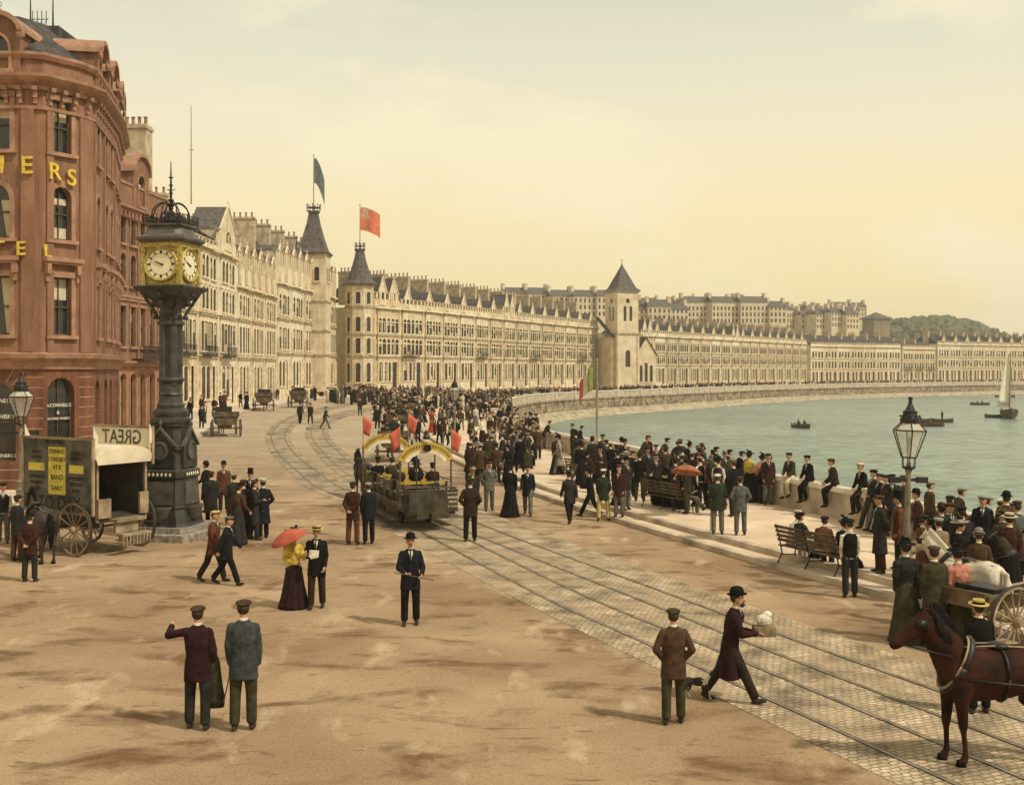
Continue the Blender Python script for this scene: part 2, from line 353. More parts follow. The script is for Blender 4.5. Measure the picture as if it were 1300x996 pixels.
mb, n = extr([(.42,.02),(.62,.02),(.62,-.2),(.46,-.25),(1.1,-4.6)]); with_uv(mb, n, 'retaining_face', M_wall, sw)
yy = 96; 
while yy < 470:
    c = Vector((interp(WALL, yy), yy)); d = (Vector((interp(WALL, yy+.5), yy+.5))-c).normalized(); a = math.atan2(d.y, d.x)
    mb = MB(); mb.box(-.35,.35,-.55,.12,.2,1.42); mb.box(-.42,.42,-.62,.19,1.42,1.52); mb.build('pier', M_cop, sw, loc=(c.x, c.y, 0), rz=a)
    yy += 9*abs(d.y) + .5
for yy in (72.5, 52.5, 34.2):      # weathered joints of the near parapet
    c = Vector((interp(WALL, yy), yy)); d = (Vector((interp(WALL, yy+.5), yy+.5))-c).normalized(); a = math.atan2(d.y, d.x)
    mb = MB(); mb.box(-.3,.3,-.5,.08,.2,1.36); mb.box(-.36,.36,-.56,.14,1.36,1.45); mb.build('pier', M_cop, sw, loc=(c.x, c.y, 0), rz=a)
# apron of rubble at the foot of the far wall
fy = [y for y in wy if y > 150]
mb, n = extr([(.9,-1.9),(2.6,-2.5),(5.0,-3.25)], ysl=fy)
tag(mb.build('beach', mat('shingle', (.44,.35,.23), ns=.8, amt=.3, bump=.8, bs=3)), kind='structure')

# tramway
T1 = [Vector(p+(0,)) for p in [(10.0,4),(8.2,8),(5.75,14),(2.9,21),(1.05,25.5),(-1.85,33.9),(-3.0,37.2),(-5.0,42.6)]] + [P(u,v) for u,v in [(418,619),(388,597),(362,574),(353,552),(368,534),(400,522),(440,513),(480,508),(540,503)]]
T2 = [Vector(p+(0,)) for p in [(12,4),(10,8.5),(7.6,14.3),(4.8,21),(2.9,25.8),(1.5,29.3),(-.9,35.4),(-3.2,42)]] + [P(u,v) for u,v in [(455,603),(420,574),(403,553),(407,538),(432,527),(470,519),(520,513),(580,508)]]
def side(c, off):
    o = []
    for i, p in enumerate(c):
        d = (c[min(i+1,len(c)-1)] - c[max(i-1,0)]); d.z = 0; d.normalize(); q = p + Vector((d.y, -d.x, 0))*off; o.append(q)
    return o
M_setts = brick_mat('granite_setts', (.58,.44,.285), (.40,.30,.19), (.19,.14,.09), .15, .10, .014, bump=.7, vary=.34, noise_s=1.3, dist=.10, dirt=(.40,.285,.17))
C1 = catmull(T1, 12); C2 = catmull(T2, 12)
def near(c): return [p for p in c if p.y < 60]
mid = catmull([(a+b)/2 for a, b in zip([Vector((interp([(p.y,p.x) for p in T1[:9]], y), y, 0)) for y in range(4,56,4)], [Vector((interp([(p.y,p.x) for p in T2[:9]], y), y, 0)) for y in range(4,56,4)])], 6)
def band(name, c, w0, w1, dz, m, uvs_=True):
    A = side(c, -w0); B = side(c, w1); K = 9; mb = MB(); vs = []; uvl = []; L = 0
    for i in range(len(c)):
        if i: L += (c[i]-c[i-1]).length
        for k in range(K):
            p = A[i].lerp(B[i], k/(K-1)); vs.append((p.x, p.y, gz(p.x, p.y)+dz)); uvl.append((L, k/(K-1)*(w0+w1)))
    mb.add(vs, [(i*K+k, i*K+k+1, (i+1)*K+k+1, (i+1)*K+k) for i in range(len(c)-1) for k in range(K-1)])
    me = mb.mesh(name, m)
    # (u across, v along): rows of setts run across the track
    uvs(me, lambda i: (uvl[i][1], uvl[i][0])); o = link(name, me); tag(o, kind='structure'); return o
band('paved_strip', mid, 2.0, 2.35, .006, M_setts)
M_strip2 = brick_mat('worn_setts', (.48,.37,.25), (.38,.285,.185), (.20,.15,.10), .26, .135, .02, bump=.6, vary=.3, noise_s=.8, dirt=(.40,.29,.18))
M_rail = mat('rail_steel', (.28,.225,.16), rough=.45, ns=3, amt=.3, metal=.3)
M_groove = mat('rail_groove', (.035,.03,.025), ns=4)
for ti, (c, T) in enumerate(((C1, T1), (C2, T2))):
    far = [p for p in c if p.y > 44 and p.y < 150]; band('paved_strip', far, .85, .85, .010+.004*ti, M_strip2)
    rt = empty('tram_track', (0,0,0)); tag(rt, ['pair of steel tram rails set in the road, the line the open tram stands on','pair of steel tram rails set in the road, the line nearer the promenade'][ti], 'tram track', 'tram lines in the road')
    for off in (-.457, .457):
        s = side(c, off); mb = MB(); a = side(s, -.03); b_ = side(s, .03); n = len(s)
        mb.add([(p.x,p.y,gz(p.x,p.y)+.022) for p in a]+[(p.x,p.y,gz(p.x,p.y)+.022) for p in b_], [(i,n+i,n+i+1,i+1) for i in range(n-1)])
        ro = mb.build('rail', M_rail, rt)
        a = side(s, .03); b_ = side(s, .050); mb = MB()
        mb.add([(p.x,p.y,gz(p.x,p.y)+.020) for p in a]+[(p.x,p.y,gz(p.x,p.y)+.020) for p in b_], [(i,n+i,n+i+1,i+1) for i in range(n-1)]); mb.build('rail_groove', M_groove, ro)

# left pavement
LK = [(-70,41.8),(-19.5,41.8),(-16.2,43.5),(-15.4,47),(-16.5,56),(-19.6,70),(-21.7,81),(-24.3,103),(-25.2,128),(-25,147),(-22,163),(-14,179),(-6.5,196),(1,215),(9,234),(19,254),(30,264),(46,288),(75,325),(98,354),(118,372),(150,393),(200,424)]
LF = [(-70,47),(-22,47),(-19.5,47.4),(-17.9,49.5),(-19.6,57),(-24.6,64),(-25,80),(-30.5,104),(-30.5,128),(-30.5,147),(-27,178),(-21,184),(-13.5,197),(-6,213),(2,232),(11,252),(21,272),(40,294),(68,332),(93,366),(112,382),(146,404),(196,438)]
LKc = catmull([p+(0,) for p in LK], 6); LFc = catmull([p+(0,) for p in LF], 6)
LKi = side(LKc, -.25)
mb = MB(); K = 5
M_pave = mat('flag_pavement', (.60,.49,.36), ns=.7, amt=.16, bump=.3, c2=(.44,.35,.26))
n = len(LKc)
vs = []
for i in range(n):
    for k in range(K): p = LKi[i].lerp(LFc[i], k/(K-1)); vs.append((p.x, p.y, gz(p.x,p.y)+.134))
mb.add(vs, [(i*K+k, (i+1)*K+k, (i+1)*K+k+1, i*K+k+1) for i in range(n-1) for k in range(K-1)])
tag(mb.build('pavement', M_pave), kind='structure')
mb = MB(); z = [gz(p.x,p.y) for p in LKc]
mb.add([(p.x,p.y,z[i]+.14) for i,p in enumerate(LKc)]+[(LKi[i].x,LKi[i].y,z[i]+.14) for i in range(n)]+[(p.x,p.y,z[i]-.1) for i,p in enumerate(LKc)], [(i,i+1,n+i+1,n+i) for i in range(n-1)]+[(i,2*n+i,2*n+i+1,i+1) for i in range(n-1)])
tag(mb.build('kerb', M_kerb), kind='structure')

# hills behind the town
HT = [(-400,40),(200,70),(500,68),(600,68),(700,70),(790,66),(860,62),(940,64),(1020,58),(1080,54),(1105,56),(1130,66),(1160,76),(1200,78),(1235,70),(1270,55),(1310,40),(1400,22),(1700,8)]
def hill(x, y):
    u = 650 + F*x/y; base = 120 if u < 300 else 0
    ys0 = interp([(0,330),(760,330),(1020,430),(1300,520),(1700,600)], u)
    h = interp(HT, u)*700/1450*smooth01((y-ys0)/260)
    return h + noise.noise(Vector((x*.013, y*.013, 0)))*6*smooth01((y-ys0)/120)
def ridge():
    mb = MB(); xs = 90; yl = [330+12*i for i in range(52)]
    for y in yl:
        for i in range(xs): u = -100 + 1800*i/(xs-1); x = (u-650)/F*y; mb.v.append((x, y, hill(x, y)-1-9*(1-smooth01((y-interp([(0,330),(760,330),(1020,430),(1300,520),(1700,600)], u)+10)/40))))
    for j in range(len(yl)-1):
        for i in range(xs-1): mb.f.append((j*xs+i, j*xs+i+1, (j+1)*xs+i+1, (j+1)*xs+i)); mb.m.append(0)
    m = mat('hill_grass', (.16,.13,.065), ns=.03, amt=.3, bump=.6, bs=.3, c2=(.08,.07,.035))
    tag(mb.build('hill', m, smooth=True), kind='structure')
ridge()
# distant woods on the right-hand hill
mb = MB(); rr = random.Random(5)
for k in range(3200):
    u = rr.uniform(1085, 1330); y = rr.uniform(560, 860); x = (u-650)/F*y; z = hill(x, y)
    s = rr.uniform(1.0, 2.7); mb.ball((x, y, z+s*.5), (s*rr.uniform(.8,1.3), s, s*rr.uniform(.8,1.5)), 6, 4)
for i, v in enumerate(mb.v):
    q = noise.noise_vector(Vector(v)*.9)*1.5; mb.v[i] = (v[0]+q.x, v[1]+q.y, v[2]+q.z)
tag(mb.build('distant_wood', mat('wood_foliage', (.13,.12,.065), ns=.18, amt=.4, c2=(.045,.045,.022)), smooth=False), 'dark far-off wood covering the hill at the right', 'wood', kind='stuff')
# ================= BUILDINGS =================
M_stucco = [mat('stucco_cream', (.75,.64,.46), ns=.9, amt=.10, bump=.2, c2=(.58,.46,.30), streak=.22), mat('stucco_pale', (.79,.70,.53), ns=.9, amt=.08, bump=.2, c2=(.64,.53,.36), streak=.22), mat('stucco_buff', (.60,.49,.33), ns=.9, amt=.12, bump=.2, c2=(.44,.33,.20), streak=.25)]
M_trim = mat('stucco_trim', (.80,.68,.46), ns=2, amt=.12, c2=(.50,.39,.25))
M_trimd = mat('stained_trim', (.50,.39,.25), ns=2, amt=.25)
M_slate = brick_mat('slate_roof', (.105,.088,.078), (.07,.06,.053), (.035,.03,.028), .35, .25, .02, uv=False, bump=.4, vary=.3, noise_s=.8)
M_slate2 = mat('lead_slate', (.12,.098,.088), ns=2.5, amt=.3, bump=.3)
M_pot = mat('chimney_pot', (.32,.18,.10), ns=3, amt=.3)
M_sash = mat('sash_paint', (.11,.08,.05), ns=4, amt=.3)
M_glass = mat('window_glass', (.035,.03,.025), rough=.12, ns=1.2, amt=.5, spec=.6, c2=(.015,.013,.01))
M_blind = mat('blind_cloth', (.62,.52,.36), ns=2, amt=.15, rough=.9)
M_door = mat('door_paint', (.07,.045,.025), rough=.5, ns=3, amt=.3)
M_iron = mat('black_iron', (.03,.027,.024), rough=.45, ns=8, amt=.4, metal=.2)
M_chim = mat('chimney_render', (.50,.39,.26), ns=1.5, amt=.25, bump=.3, c2=(.30,.23,.15))

TINTS = [M_stucco[0], M_stucco[1], M_stucco[0], mat('stucco_grey', (.66,.57,.42), ns=.8, amt=.1, bump=.2, c2=(.48,.39,.27), streak=.3), mat('stucco_warm', (.74,.60,.40), ns=.8, amt=.1, bump=.2, c2=(.56,.43,.27), streak=.26), mat('stucco_white', (.82,.75,.60), ns=.8, amt=.06, bump=.2, c2=(.68,.60,.45), streak=.18)]
def arcpts(w, z1, rise, n=8):
    """arch head points from left spring to right spring, opening centred on 0"""
    sp = z1 - rise; return [(-w/2*math.cos(math.pi*i/n), sp + rise*math.sin(math.pi*i/n)) for i in range(n+1)]
def facade(mb, f, W, z0, z1, ops, depth=.2, mi=0, mr=None):
    mr = mi if mr is None else mr
    xs = sorted(set([0, W] + [round(v, 4) for o in ops for v in (o[0]-o[1]/2, o[0]+o[1]/2)]))
    zs = sorted(set([z0, z1] + [round(v, 4) for o in ops for v in (o[2], o[3])]))
    for i in range(len(xs)-1):
        for j in range(len(zs)-1):
            cx = (xs[i]+xs[i+1])/2; cz = (zs[j]+zs[j+1])/2
            if any(abs(cx-o[0]) < o[1]/2 and o[2] < cz < o[3] for o in ops): continue
            mb.quad(f(xs[i],0,zs[j]), f(xs[i+1],0,zs[j]), f(xs[i+1],0,zs[j+1]), f(xs[i],0,zs[j+1]), mi)
    for cx, w_, a, b, rise in ops:
        if rise > 0: pts = [(cx+x, z) for x, z in arcpts(w_, b, rise)]
        else: pts = [(cx-w_/2, b), (cx+w_/2, b)]
        if rise > 0:
            h = len(pts)//2; L = pts[:h+1]; Rr = pts[h:]
            for k in range(len(L)-1): mb.add([f(cx-w_/2,0,b), f(L[k][0],0,L[k][1]), f(L[k+1][0],0,L[k+1][1])], [(0,1,2)], mi)
            for k in range(len(Rr)-1): mb.add([f(cx+w_/2,0,b), f(Rr[k][0],0,Rr[k][1]), f(Rr[k+1][0],0,Rr[k+1][1])], [(0,1,2)], mi)
        loop = [(cx-w_/2, a)] + pts + [(cx+w_/2, a)]
        for k in range(len(loop)):
            p, q = loop[k], loop[(k+1) % len(loop)]
            mb.quad(f(p[0],0,p[1]), f(q[0],0,q[1]), f(q[0],depth,q[1]), f(p[0],depth,p[1]), mr)
WIN = {}
def window_meshes(w_, h, rise, st, depth=.2, surround=.13):
    key = (round(w_,2), round(h,2), round(rise,2), st, depth)
    if key in WIN: return WIN[key]
    stone = {'cream': M_trim, 'hotel': M_hot_trim, 'rust': M_hot_dark}[st]
    mb = MB(); s = surround
    pts = arcpts(w_, h, rise) if rise > 0 else [(-w_/2, h), (w_/2, h)]
    sp = h - rise
    if s > 0:
        for sg in (-1, 1):
            x0, x1 = sorted((sg*w_/2, sg*(w_/2+s))); mb.box(x0, x1, -.06, .01, 0, sp, 0)
        if rise > 0:
            o2 = arcpts(w_+2*s, h+s, rise+s)
            for k in range(len(pts)-1):
                a, b, c, d = pts[k], pts[k+1], o2[k+1], o2[k]
                mb.prism([(a[0],-.06,a[1]),(b[0],-.06,b[1]),(c[0],-.06,c[1]),(d[0],-.06,d[1])], (0,.07,0), 0)
            mb.box(-.09,.09,-.10,.01,h-.02,h+s+.06,0)
        else: mb.box(-w_/2-s-.04, w_/2+s+.04, -.10, .01, h, h+s+.04, 0)
        mb.box(-w_/2-s-.08, w_/2+s+.08, -.16, .01, -.15, 0, 0)
    y0, y1 = depth-(.10 if depth > .15 else .05), depth-.03; t_ = .055
    mb.box(-w_/2, -w_/2+t_, y0, y1, 0, sp, 1); mb.box(w_/2-t_, w_/2, y0, y1, 0, sp, 1)
    mb.box(-w_/2+t_, w_/2-t_, y0, y1, 0, .08, 1); mb.box(-w_/2+t_, w_/2-t_, y0-.03, y1, h*.48, h*.48+.06, 1)
    if rise > 0:
        i2 = arcpts(w_-2*t_, h-t_, rise)
        for k in range(len(pts)-1):
            a, b, c, d = pts[k], pts[k+1], i2[k+1], i2[k]
            mb.prism([(a[0],y0,a[1]),(b[0],y0,b[1]),(c[0],y0,c[1]),(d[0],y0,d[1])], (0,y1-y0,0), 1)
    else: mb.box(-w_/2+t_, w_/2-t_, y0, y1, h-t_, h, 1)
    if w_ > .8: mb.box(-.015,.015,y0+.01,y1,.08,h*.48,1); mb.box(-.015,.015,y0+.01,y1,h*.48+.06,h-t_,1)
    wm = mb.mesh('window', [stone, M_sash]); panes = []
    for v in range(4):
        mb = MB(); p2 = [(x, depth-.02, z) for x, z in pts]
        mb.poly([(-w_/2, depth-.02, 0)] + [(w_/2, depth-.02, 0)] + p2[::-1], 0)
        yb = depth-.025
        if v == 1: mb.quad((-w_/2+.05,yb,sp*.62),(w_/2-.05,yb,sp*.62),(w_/2-.05,yb,sp),(-w_/2+.05,yb,sp), 1)
        if v == 2:
            for sg in (-1,1): mb.add([(sg*(w_/2-.05),yb,.08),(sg*w_*.30,yb,.08),(sg*w_*.12,yb,sp),(sg*(w_/2-.05),yb,sp)], [(0,1,2,3) if sg < 0 else (3,2,1,0)], 1)
        if v == 3: mb.quad((-w_/2+.05,yb,.08),(w_/2-.05,yb,.08),(w_/2-.05,yb,sp*.3),(-w_/2+.05,yb,sp*.3), 1); mb.quad((-w_/2+.05,yb,sp*.85),(w_/2-.05,yb,sp*.85),(w_/2-.05,yb,sp),(-w_/2+.05,yb,sp), 1)
        panes.append(mb.mesh('pane', [M_glass, M_blind]))
    WIN[key] = (wm, panes); return WIN[key]
RW = random.Random(11)
def put_window(root, x, y, z, w_, h, rise, st='cream', a=0, depth=.2, v=None, surround=.13, nm='window'):
    wm, panes = window_meshes(w_, h, rise, st, depth, surround)
    o = link(nm, wm, root, (x, y, z), a); link('pane', panes[RW.choice([0,0,0,0,1,2,3]) if v is None else v], o); return o

def chimney(x, y, z0, z1, n, m, parent, wx=.7, wy=1.9):
    mb = MB(); mb.box(x-wx/2, x+wx/2, y-wy/2, y+wy/2, z0, z1-.3, 0); mb.box(x-wx/2-.09, x+wx/2+.09, y-wy/2-.09, y+wy/2+.09, z1-.3, z1-.12, 0); mb.box(x-wx/2-.02, x+wx/2+.02, y-wy/2-.02, y+wy/2+.02, z1-.12, z1, 0)
    for i in range(n):
        yy = y - wy/2 + wy*(i+.5)/n; mb.lathe([(.11,0),(.14,.05),(.12,.12),(.115,.5),(.15,.53),(.15,.6),(.10,.6)], 8, (x, yy, z1), 1)
    return mb.build('chimney', [m, M_pot], parent)

def make_house(sp):
    """local x along the front 0..W, outward -y"""
    W, D, Zc = sp['W'], sp.get('D', 11), sp['cornice']; wallm = sp['mat']; bay = sp.get('bay')
    root = empty('terraced_house', (0,0,0)); mb = MB()
    DP = sp.get('depth', .13); flr = sp['floors']     # list of (z0, h, rise, w, surround)
    segs = [(0, bay[0], 0), (bay[0], bay[1], bay[2]), (bay[1], W, 0)] if bay else [(0, W, 0)]
    for (a, b, pr) in segs:
        if b - a < .05: continue
        ops = []
        for fi, (z0, h, rise, ww) in enumerate(flr):
            for cx, w_ in sp['cols'][fi]:
                if a < cx < b:
                    if fi == 0 and sp.get('door') and abs(cx-sp['door']) < .01: ops.append((cx-a, 1.25, sp['gf'], z0+h, 0)); continue
                    ops.append((cx-a, w_, z0, z0+h, w_/2 if rise == 'r' else rise))
                    put_window(root, cx, -pr, z0, w_, h, w_/2 if rise == 'r' else rise, depth=DP)
        facade(mb, (lambda a_, p_: (lambda x, y, z: (a_+x, y-p_, z)))(a, pr), b-a, -2, Zc, ops, DP)
    if bay:
        x0, x1, pr = bay
        mb.quad((x0,0,-2),(x0,-pr,-2),(x0,-pr,Zc),(x0,0,Zc)); mb.quad((x1,-pr,-2),(x1,0,-2),(x1,0,Zc),(x1,-pr,Zc))
    # shell
    mb.quad((W,0,-2),(W,D,-2),(W,D,Zc),(W,0,Zc)); mb.quad((0,D,-2),(0,0,-2),(0,0,Zc),(0,D,Zc)); mb.quad((W,D,-2),(0,D,-2),(0,D,Zc),(W,D,Zc))
    mb.quad((0,.21,-2),(W,.21,-2),(W,.21,Zc),(0,.21,Zc))
    # pilasters between houses and string courses
    for x in (0.0,):
        mb.box(x-.17, x+.17, -.14, .02, -1, Zc, 0)
    def course(z, h, p, mi):
        for (a, b, pr) in segs: mb.box(a-(p if pr else 0), b+(p if pr else 0), -pr-p, .02, z, z+h, mi)
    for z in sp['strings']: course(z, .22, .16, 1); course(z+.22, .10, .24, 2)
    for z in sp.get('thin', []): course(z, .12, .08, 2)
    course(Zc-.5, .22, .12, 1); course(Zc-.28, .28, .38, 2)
    k = 0
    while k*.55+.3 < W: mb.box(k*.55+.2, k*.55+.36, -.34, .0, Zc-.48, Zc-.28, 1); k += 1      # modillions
    # parapet / attic with piers
    at = sp.get('attic', 1.3)
    mb.box(0, W, -.04, .22, Zc, Zc+at*.55, 0)
    for i in range(6): x = W*(i+.5)/6; mb.box(x-.16, x+.16, -.08, .26, Zc+at*.55, Zc+at, 2)
    mb.box(0, W, -.10, .30, Zc+at, Zc+at+.14, 1)
    if sp.get('shaft', True):
        # colonnettes beside the ground floor windows
        z0, h, rise, ww = flr[0]
        for x in (W*.06, W*.36, W*.66, W*.94): mb.box(x-.1, x+.1, -.20, .0, sp['gf']-.2, z0+h+.25, 2)
    mb.build('wall', [wallm, M_trimd, M_trim], root)
    if sp.get('door'):
        x = sp['door']; mb = MB(); mb.box(x-.62, x+.62, .12, .19, sp['gf'], sp['gf']+2.3, 0); mb.box(x-.05,x+.05,.09,.12,sp['gf'],sp['gf']+2.3,0)
        for sx in (-.34,.34):
            mb.box(x+sx-.2,x+sx+.2,.10,.12,sp['gf']+.25,sp['gf']+.95,0); mb.box(x+sx-.2,x+sx+.2,.10,.12,sp['gf']+1.15,sp['gf']+2.1,0)
        mb.box(x-.62, x+.62, .15, .19, sp['gf']+2.3, flr[0][0]+flr[0][1], 1); mb.build('door', [M_door, M_glass], root)
        mb = MB(); n = max(2, int(sp['gf']/.2))
        for i in range(n): mb.box(x-.8, x+.8, -.2*(n-i), -.02 if i == n-1 else -.2*(n-i-1)-.0, -1, sp['gf']*(i+1)/n, 0)
        mb.build('steps', M_trim, root)
    # roof
    rz, ry = sp['ridge'], D*.5; e = Zc+at*.5
    mb = MB(); mb.add([(0,.3,e),(W,.3,e),(W,ry,rz),(0,ry,rz),(W,D,e),(0,D,e)], [(0,1,2,3),(3,2,4,5),(1,4,2),(0,3,5)], 0); mb.box(0, W, ry-.08, ry+.08, rz-.04, rz+.12, 1)
    roof = mb.build('roof', [M_slate, M_slate2], root)
    if sp.get('chim', True):
        c = chimney(.02, ry-.6, Zc+.4, rz+sp.get('chimh', 1.5), sp.get('pots', 6), M_chim, roof, .75, sp.get('chl', 4.2))
    for dx in sp.get('gables', []):
        dw = sp.get('gw', 1.5); gh = sp.get('gh', 1.5); z0 = Zc+.1; z1 = Zc+at+.2
        mb = MB(); f = lambda x, y, z: (dx-dw/2+x, y-.12, z)
        facade(mb, f, dw, z0, z1, [(dw/2, dw*.42, Zc+.45, z1-.05, dw*.18)], .2)
        mb.add([(dx-dw/2-.1,-.13,z1),(dx+dw/2+.1,-.13,z1),(dx,-.13,z1+gh)], [(0,1,2)], 0)
        mb.quad((dx-dw/2,-.12,z0),(dx-dw/2,2.2,z0),(dx-dw/2,2.2,z1),(dx-dw/2,-.12,z1)); mb.quad((dx+dw/2,2.2,z0),(dx+dw/2,-.12,z0),(dx+dw/2,-.12,z1),(dx+dw/2,2.2,z1))
        for sg in (-1,1):
            mb.prism([(dx+sg*(dw/2+.16),-.26,z1-.05),(dx,-.26,z1+gh),(dx,-.26,z1+gh+.22),(dx+sg*(dw/2+.30),-.26,z1-.02)], (0,.2,0), 2)
            mb.add([(dx+sg*(dw/2+.1),-.1,z1),(dx,-.1,z1+gh),(dx,3.2,z1+gh),(dx+sg*(dw/2+.1),3.2,z1)], [(0,1,2,3)], 3)
        mb.lathe([(.05,0),(.05,.25),(.11,.32),(.05,.4),(.02,.7)], 6, (dx,-.15,z1+gh+.1), 2)
        g = mb.build('dormer_gable', [wallm, M_trimd, M_trim, M_slate2], root)
        wm, panes = window_meshes(dw*.42, z1-.5-Zc, dw*.18, 'cream', .2, .08)
        o = link('dormer_window', wm, root, (dx, -.12, Zc+.45)); link('pane', panes[0], o)
    if sp.get('balcony'):
        z = sp['balcony']; x0, x1 = (bay[0]-.2, bay[1]+.2) if bay else (.8, W-.8); pr = (bay[2] if bay else 0)
        mb = MB(); mb.box(x0, x1, -pr-.75, -pr, z, z+.12); mb.box(x0, x1, -pr-.74, -pr-.69, z+.95, z+1.0)
        x = x0
        while x <= x1: mb.box(x-.018, x+.018, -pr-.735, -pr-.70, z+.12, z+.95); x += .26
        mb.build('balcony', M_iron, root)
    return root
def cols3(W, ws): return [(W*f_, w_) for f_, w_ in ws]
def spec(W, m, **k):
    """four tall storeys under a cornice at 15"""
    d = dict(W=W, mat=m, gf=1.9, cornice=15, strings=[7.0, 10.4], thin=[9.2, 12.6], ridge=19.2, attic=1.4, gables=[W*.32],
        floors=[(3.3,3.0,.25,1.0),(7.5,2.5,'r',1.0),(10.95,2.3,'r',1.0)], door=W*.80, bay=(.55, W*.62, .28))
    c = [(W*.19,.95),(W*.38,.95),(W*.54,.6),(W*.80,1.0)]
    d['cols'] = [c, [(W*.17,.8),(W*.32,1.1),(W*.50,.8),(W*.73,.85),(W*.89,.85)], [(W*.17,.8),(W*.32,1.1),(W*.50,.8),(W*.73,.85),(W*.89,.85)]]
    d.update(k); return d
M_hot = mat('terracotta_render', (.305,.165,.102), ns=.7, amt=.14, bump=.25, bs=6, c2=(.25,.125,.072), streak=.34)
M_hot_trim = mat('terracotta_trim', (.36,.20,.125), ns=2, amt=.2, c2=(.23,.12,.07))
M_hot_dark = mat('red_rustication', (.21,.088,.046), ns=1.2, amt=.2, bump=.3, c2=(.15,.06,.032), streak=.35)
M_hot_line = mat('pale_joint', (.42,.27,.17), ns=3, amt=.2)

def lay_row(protos, p0, p1, n, labelf, group, jitter=0, zfun=None):
    p0 = Vector(p0); p1 = Vector(p1); d = (p1-p0).normalized(); a = math.atan2(d.y, d.x); step = (p1-p0).length/n; outp = []
    for i in range(n):
        pr, used = protos[i % len(protos)] if jitter == 0 else protos[RW.randrange(len(protos))]
        p = p0 + d*step*i; o = copy_tree(pr); o.location = (p.x, p.y, 0); o.rotation_euler = (0,0,a)
        tag(o, labelf(i), 'house', group); outp.append(o)
    return outp
def kill(o):
    for c in list(o.children): kill(c)
    bpy.data.objects.remove(o)
def lay_curve(specs, pts, wid, labelf, group, seq):
    """houses along a polyline of plan points"""
    protos = [make_house(s) for s in specs]; c = [Vector(p) for p in pts]; L = [0]
    for i in range(1, len(c)): L.append(L[-1] + (c[i]-c[i-1]).length)
    n = round(L[-1]/wid); st = L[-1]/n
    def at(s):
        for i in range(1, len(c)):
            if s <= L[i]+1e-6: return c[i-1].lerp(c[i], (s-L[i-1])/(L[i]-L[i-1]))
        return c[-1]
    rows = []
    for i in range(n):
        a, b = at(i*st), at((i+1)*st); an = math.atan2(b.y-a.y, b.x-a.x); o = copy_tree(protos[seq(i, n)]); o.location = (a.x, a.y, 0); o.rotation_euler = (0,0,an)
        o.scale = ((b-a).length/wid, 1, 1); tag(o, labelf(i, n), 'house', group); rows.append(o)
        for ch in o.children:
            if ch.name.startswith('wall'): ch.material_slots[0].link = 'OBJECT'; ch.material_slots[0].material = RW.choice(TINTS)
    for p in protos: kill(p)
    return rows

# --- terrace between the turret and the church tower (D) ---
WD = 6.57
sD = [spec(WD, M_stucco[0], chl=4.6), spec(WD, M_stucco[1], balcony=7.2), spec(WD, M_stucco[0], gables=[WD*.3, WD*.75], gh=2.3, gw=1.7, cornice=15, attic=2.2)]
Dpts = [(-21.5,178.5),(-14.5,190),(-7,207),(1,226),(10,246),(20,266)]
rowD = lay_curve(sD, Dpts, WD, lambda i, n: f'cream seafront house, {ORD[i]} along from the corner turret towards the church', 'cream terraced houses between turret and church', lambda i, n: 2 if i in (0, 7) else (1 if i % 4 == 1 else 0))
# --- terrace beyond the church (E) ---
WE = 6.38
def specE(m, **k):
    d = spec(WE, m, cornice=13.5, strings=[6.1, 9.2], thin=[8.2, 11.4], ridge=17.4, attic=1.2, chimh=.9, pots=5, chl=2.4, gf=1.6); d['floors'] = [(2.3,3.2,.2,1.0),(6.6,2.2,'r',1.0),(9.75,2.1,'r',1.0)]; d.update(k); return d
sE = [specE(M_stucco[1]), specE(M_stucco[0], gables=[WE*.3]), specE(M_stucco[1], gables=[WE*.3, WE*.72], gh=2.4)]
rowE = lay_curve(sE, [(30.8,274),(93.5,362.5)], WE, lambda i, n: f'pale seafront terraced house, {ORD[i]} along beyond the church tower', 'pale terraced houses beyond the church', lambda i, n: 2 if i in (0, 8) else i % 2)
# --- far right terraces (F) ---
WF = 6.5
def specF(m, cz, **k):
    f_ = (cz-.3)/13.2; d = spec(WF, m, cornice=cz, strings=[5.4*f_, 8.9*f_], thin=[], ridge=cz+3.4, attic=1.0, chimh=.9, pots=4, chl=2.4, gf=1.0, gables=[], bay=None, shaft=True)
    d['floors'] = [(1.6*f_,3.2*f_,.2,1.0),(5.9*f_,2.3*f_,0,1.0),(9.4*f_,2.2*f_,'r',1.0)]; d['cols'] = [[(WF*.2,1.0),(WF*.45,1.0),(WF*.80,1.0)]]+[[(WF*.17,.9),(WF*.38,.9),(WF*.62,.9),(WF*.84,.9)]]*2; d.update(k); return d
fs_ = [(specF(M_stucco[0], 13.0), (96,367),(133,391), 6.5, 'row of plain cream houses just past the pale terrace'), (specF(M_stucco[1], 12.6, balcony=5.2, ridge=15), (134,392),(149,402), 6.2, 'low white block in the far right row'),
       (specF(M_stucco[0], 14.3, gables=[WF*.5], gh=1.8, ridge=18), (150,402.5),(206,439), 6.4, 'tall gabled far row at the right')]
for si, (s_, a, b, ww, nm) in enumerate(fs_):
    grp = ['plain cream houses at the far end of the bay','white low houses at the far end of the bay','tall gabled houses at the far right end of the bay'][si]
    lay_curve([s_], [a, b], WF, lambda i, n: f"{['plain cream house','low white house','tall gabled house'][si]} far across the bay, {ORD[i]} of its row from left", grp, lambda i, n: 0)
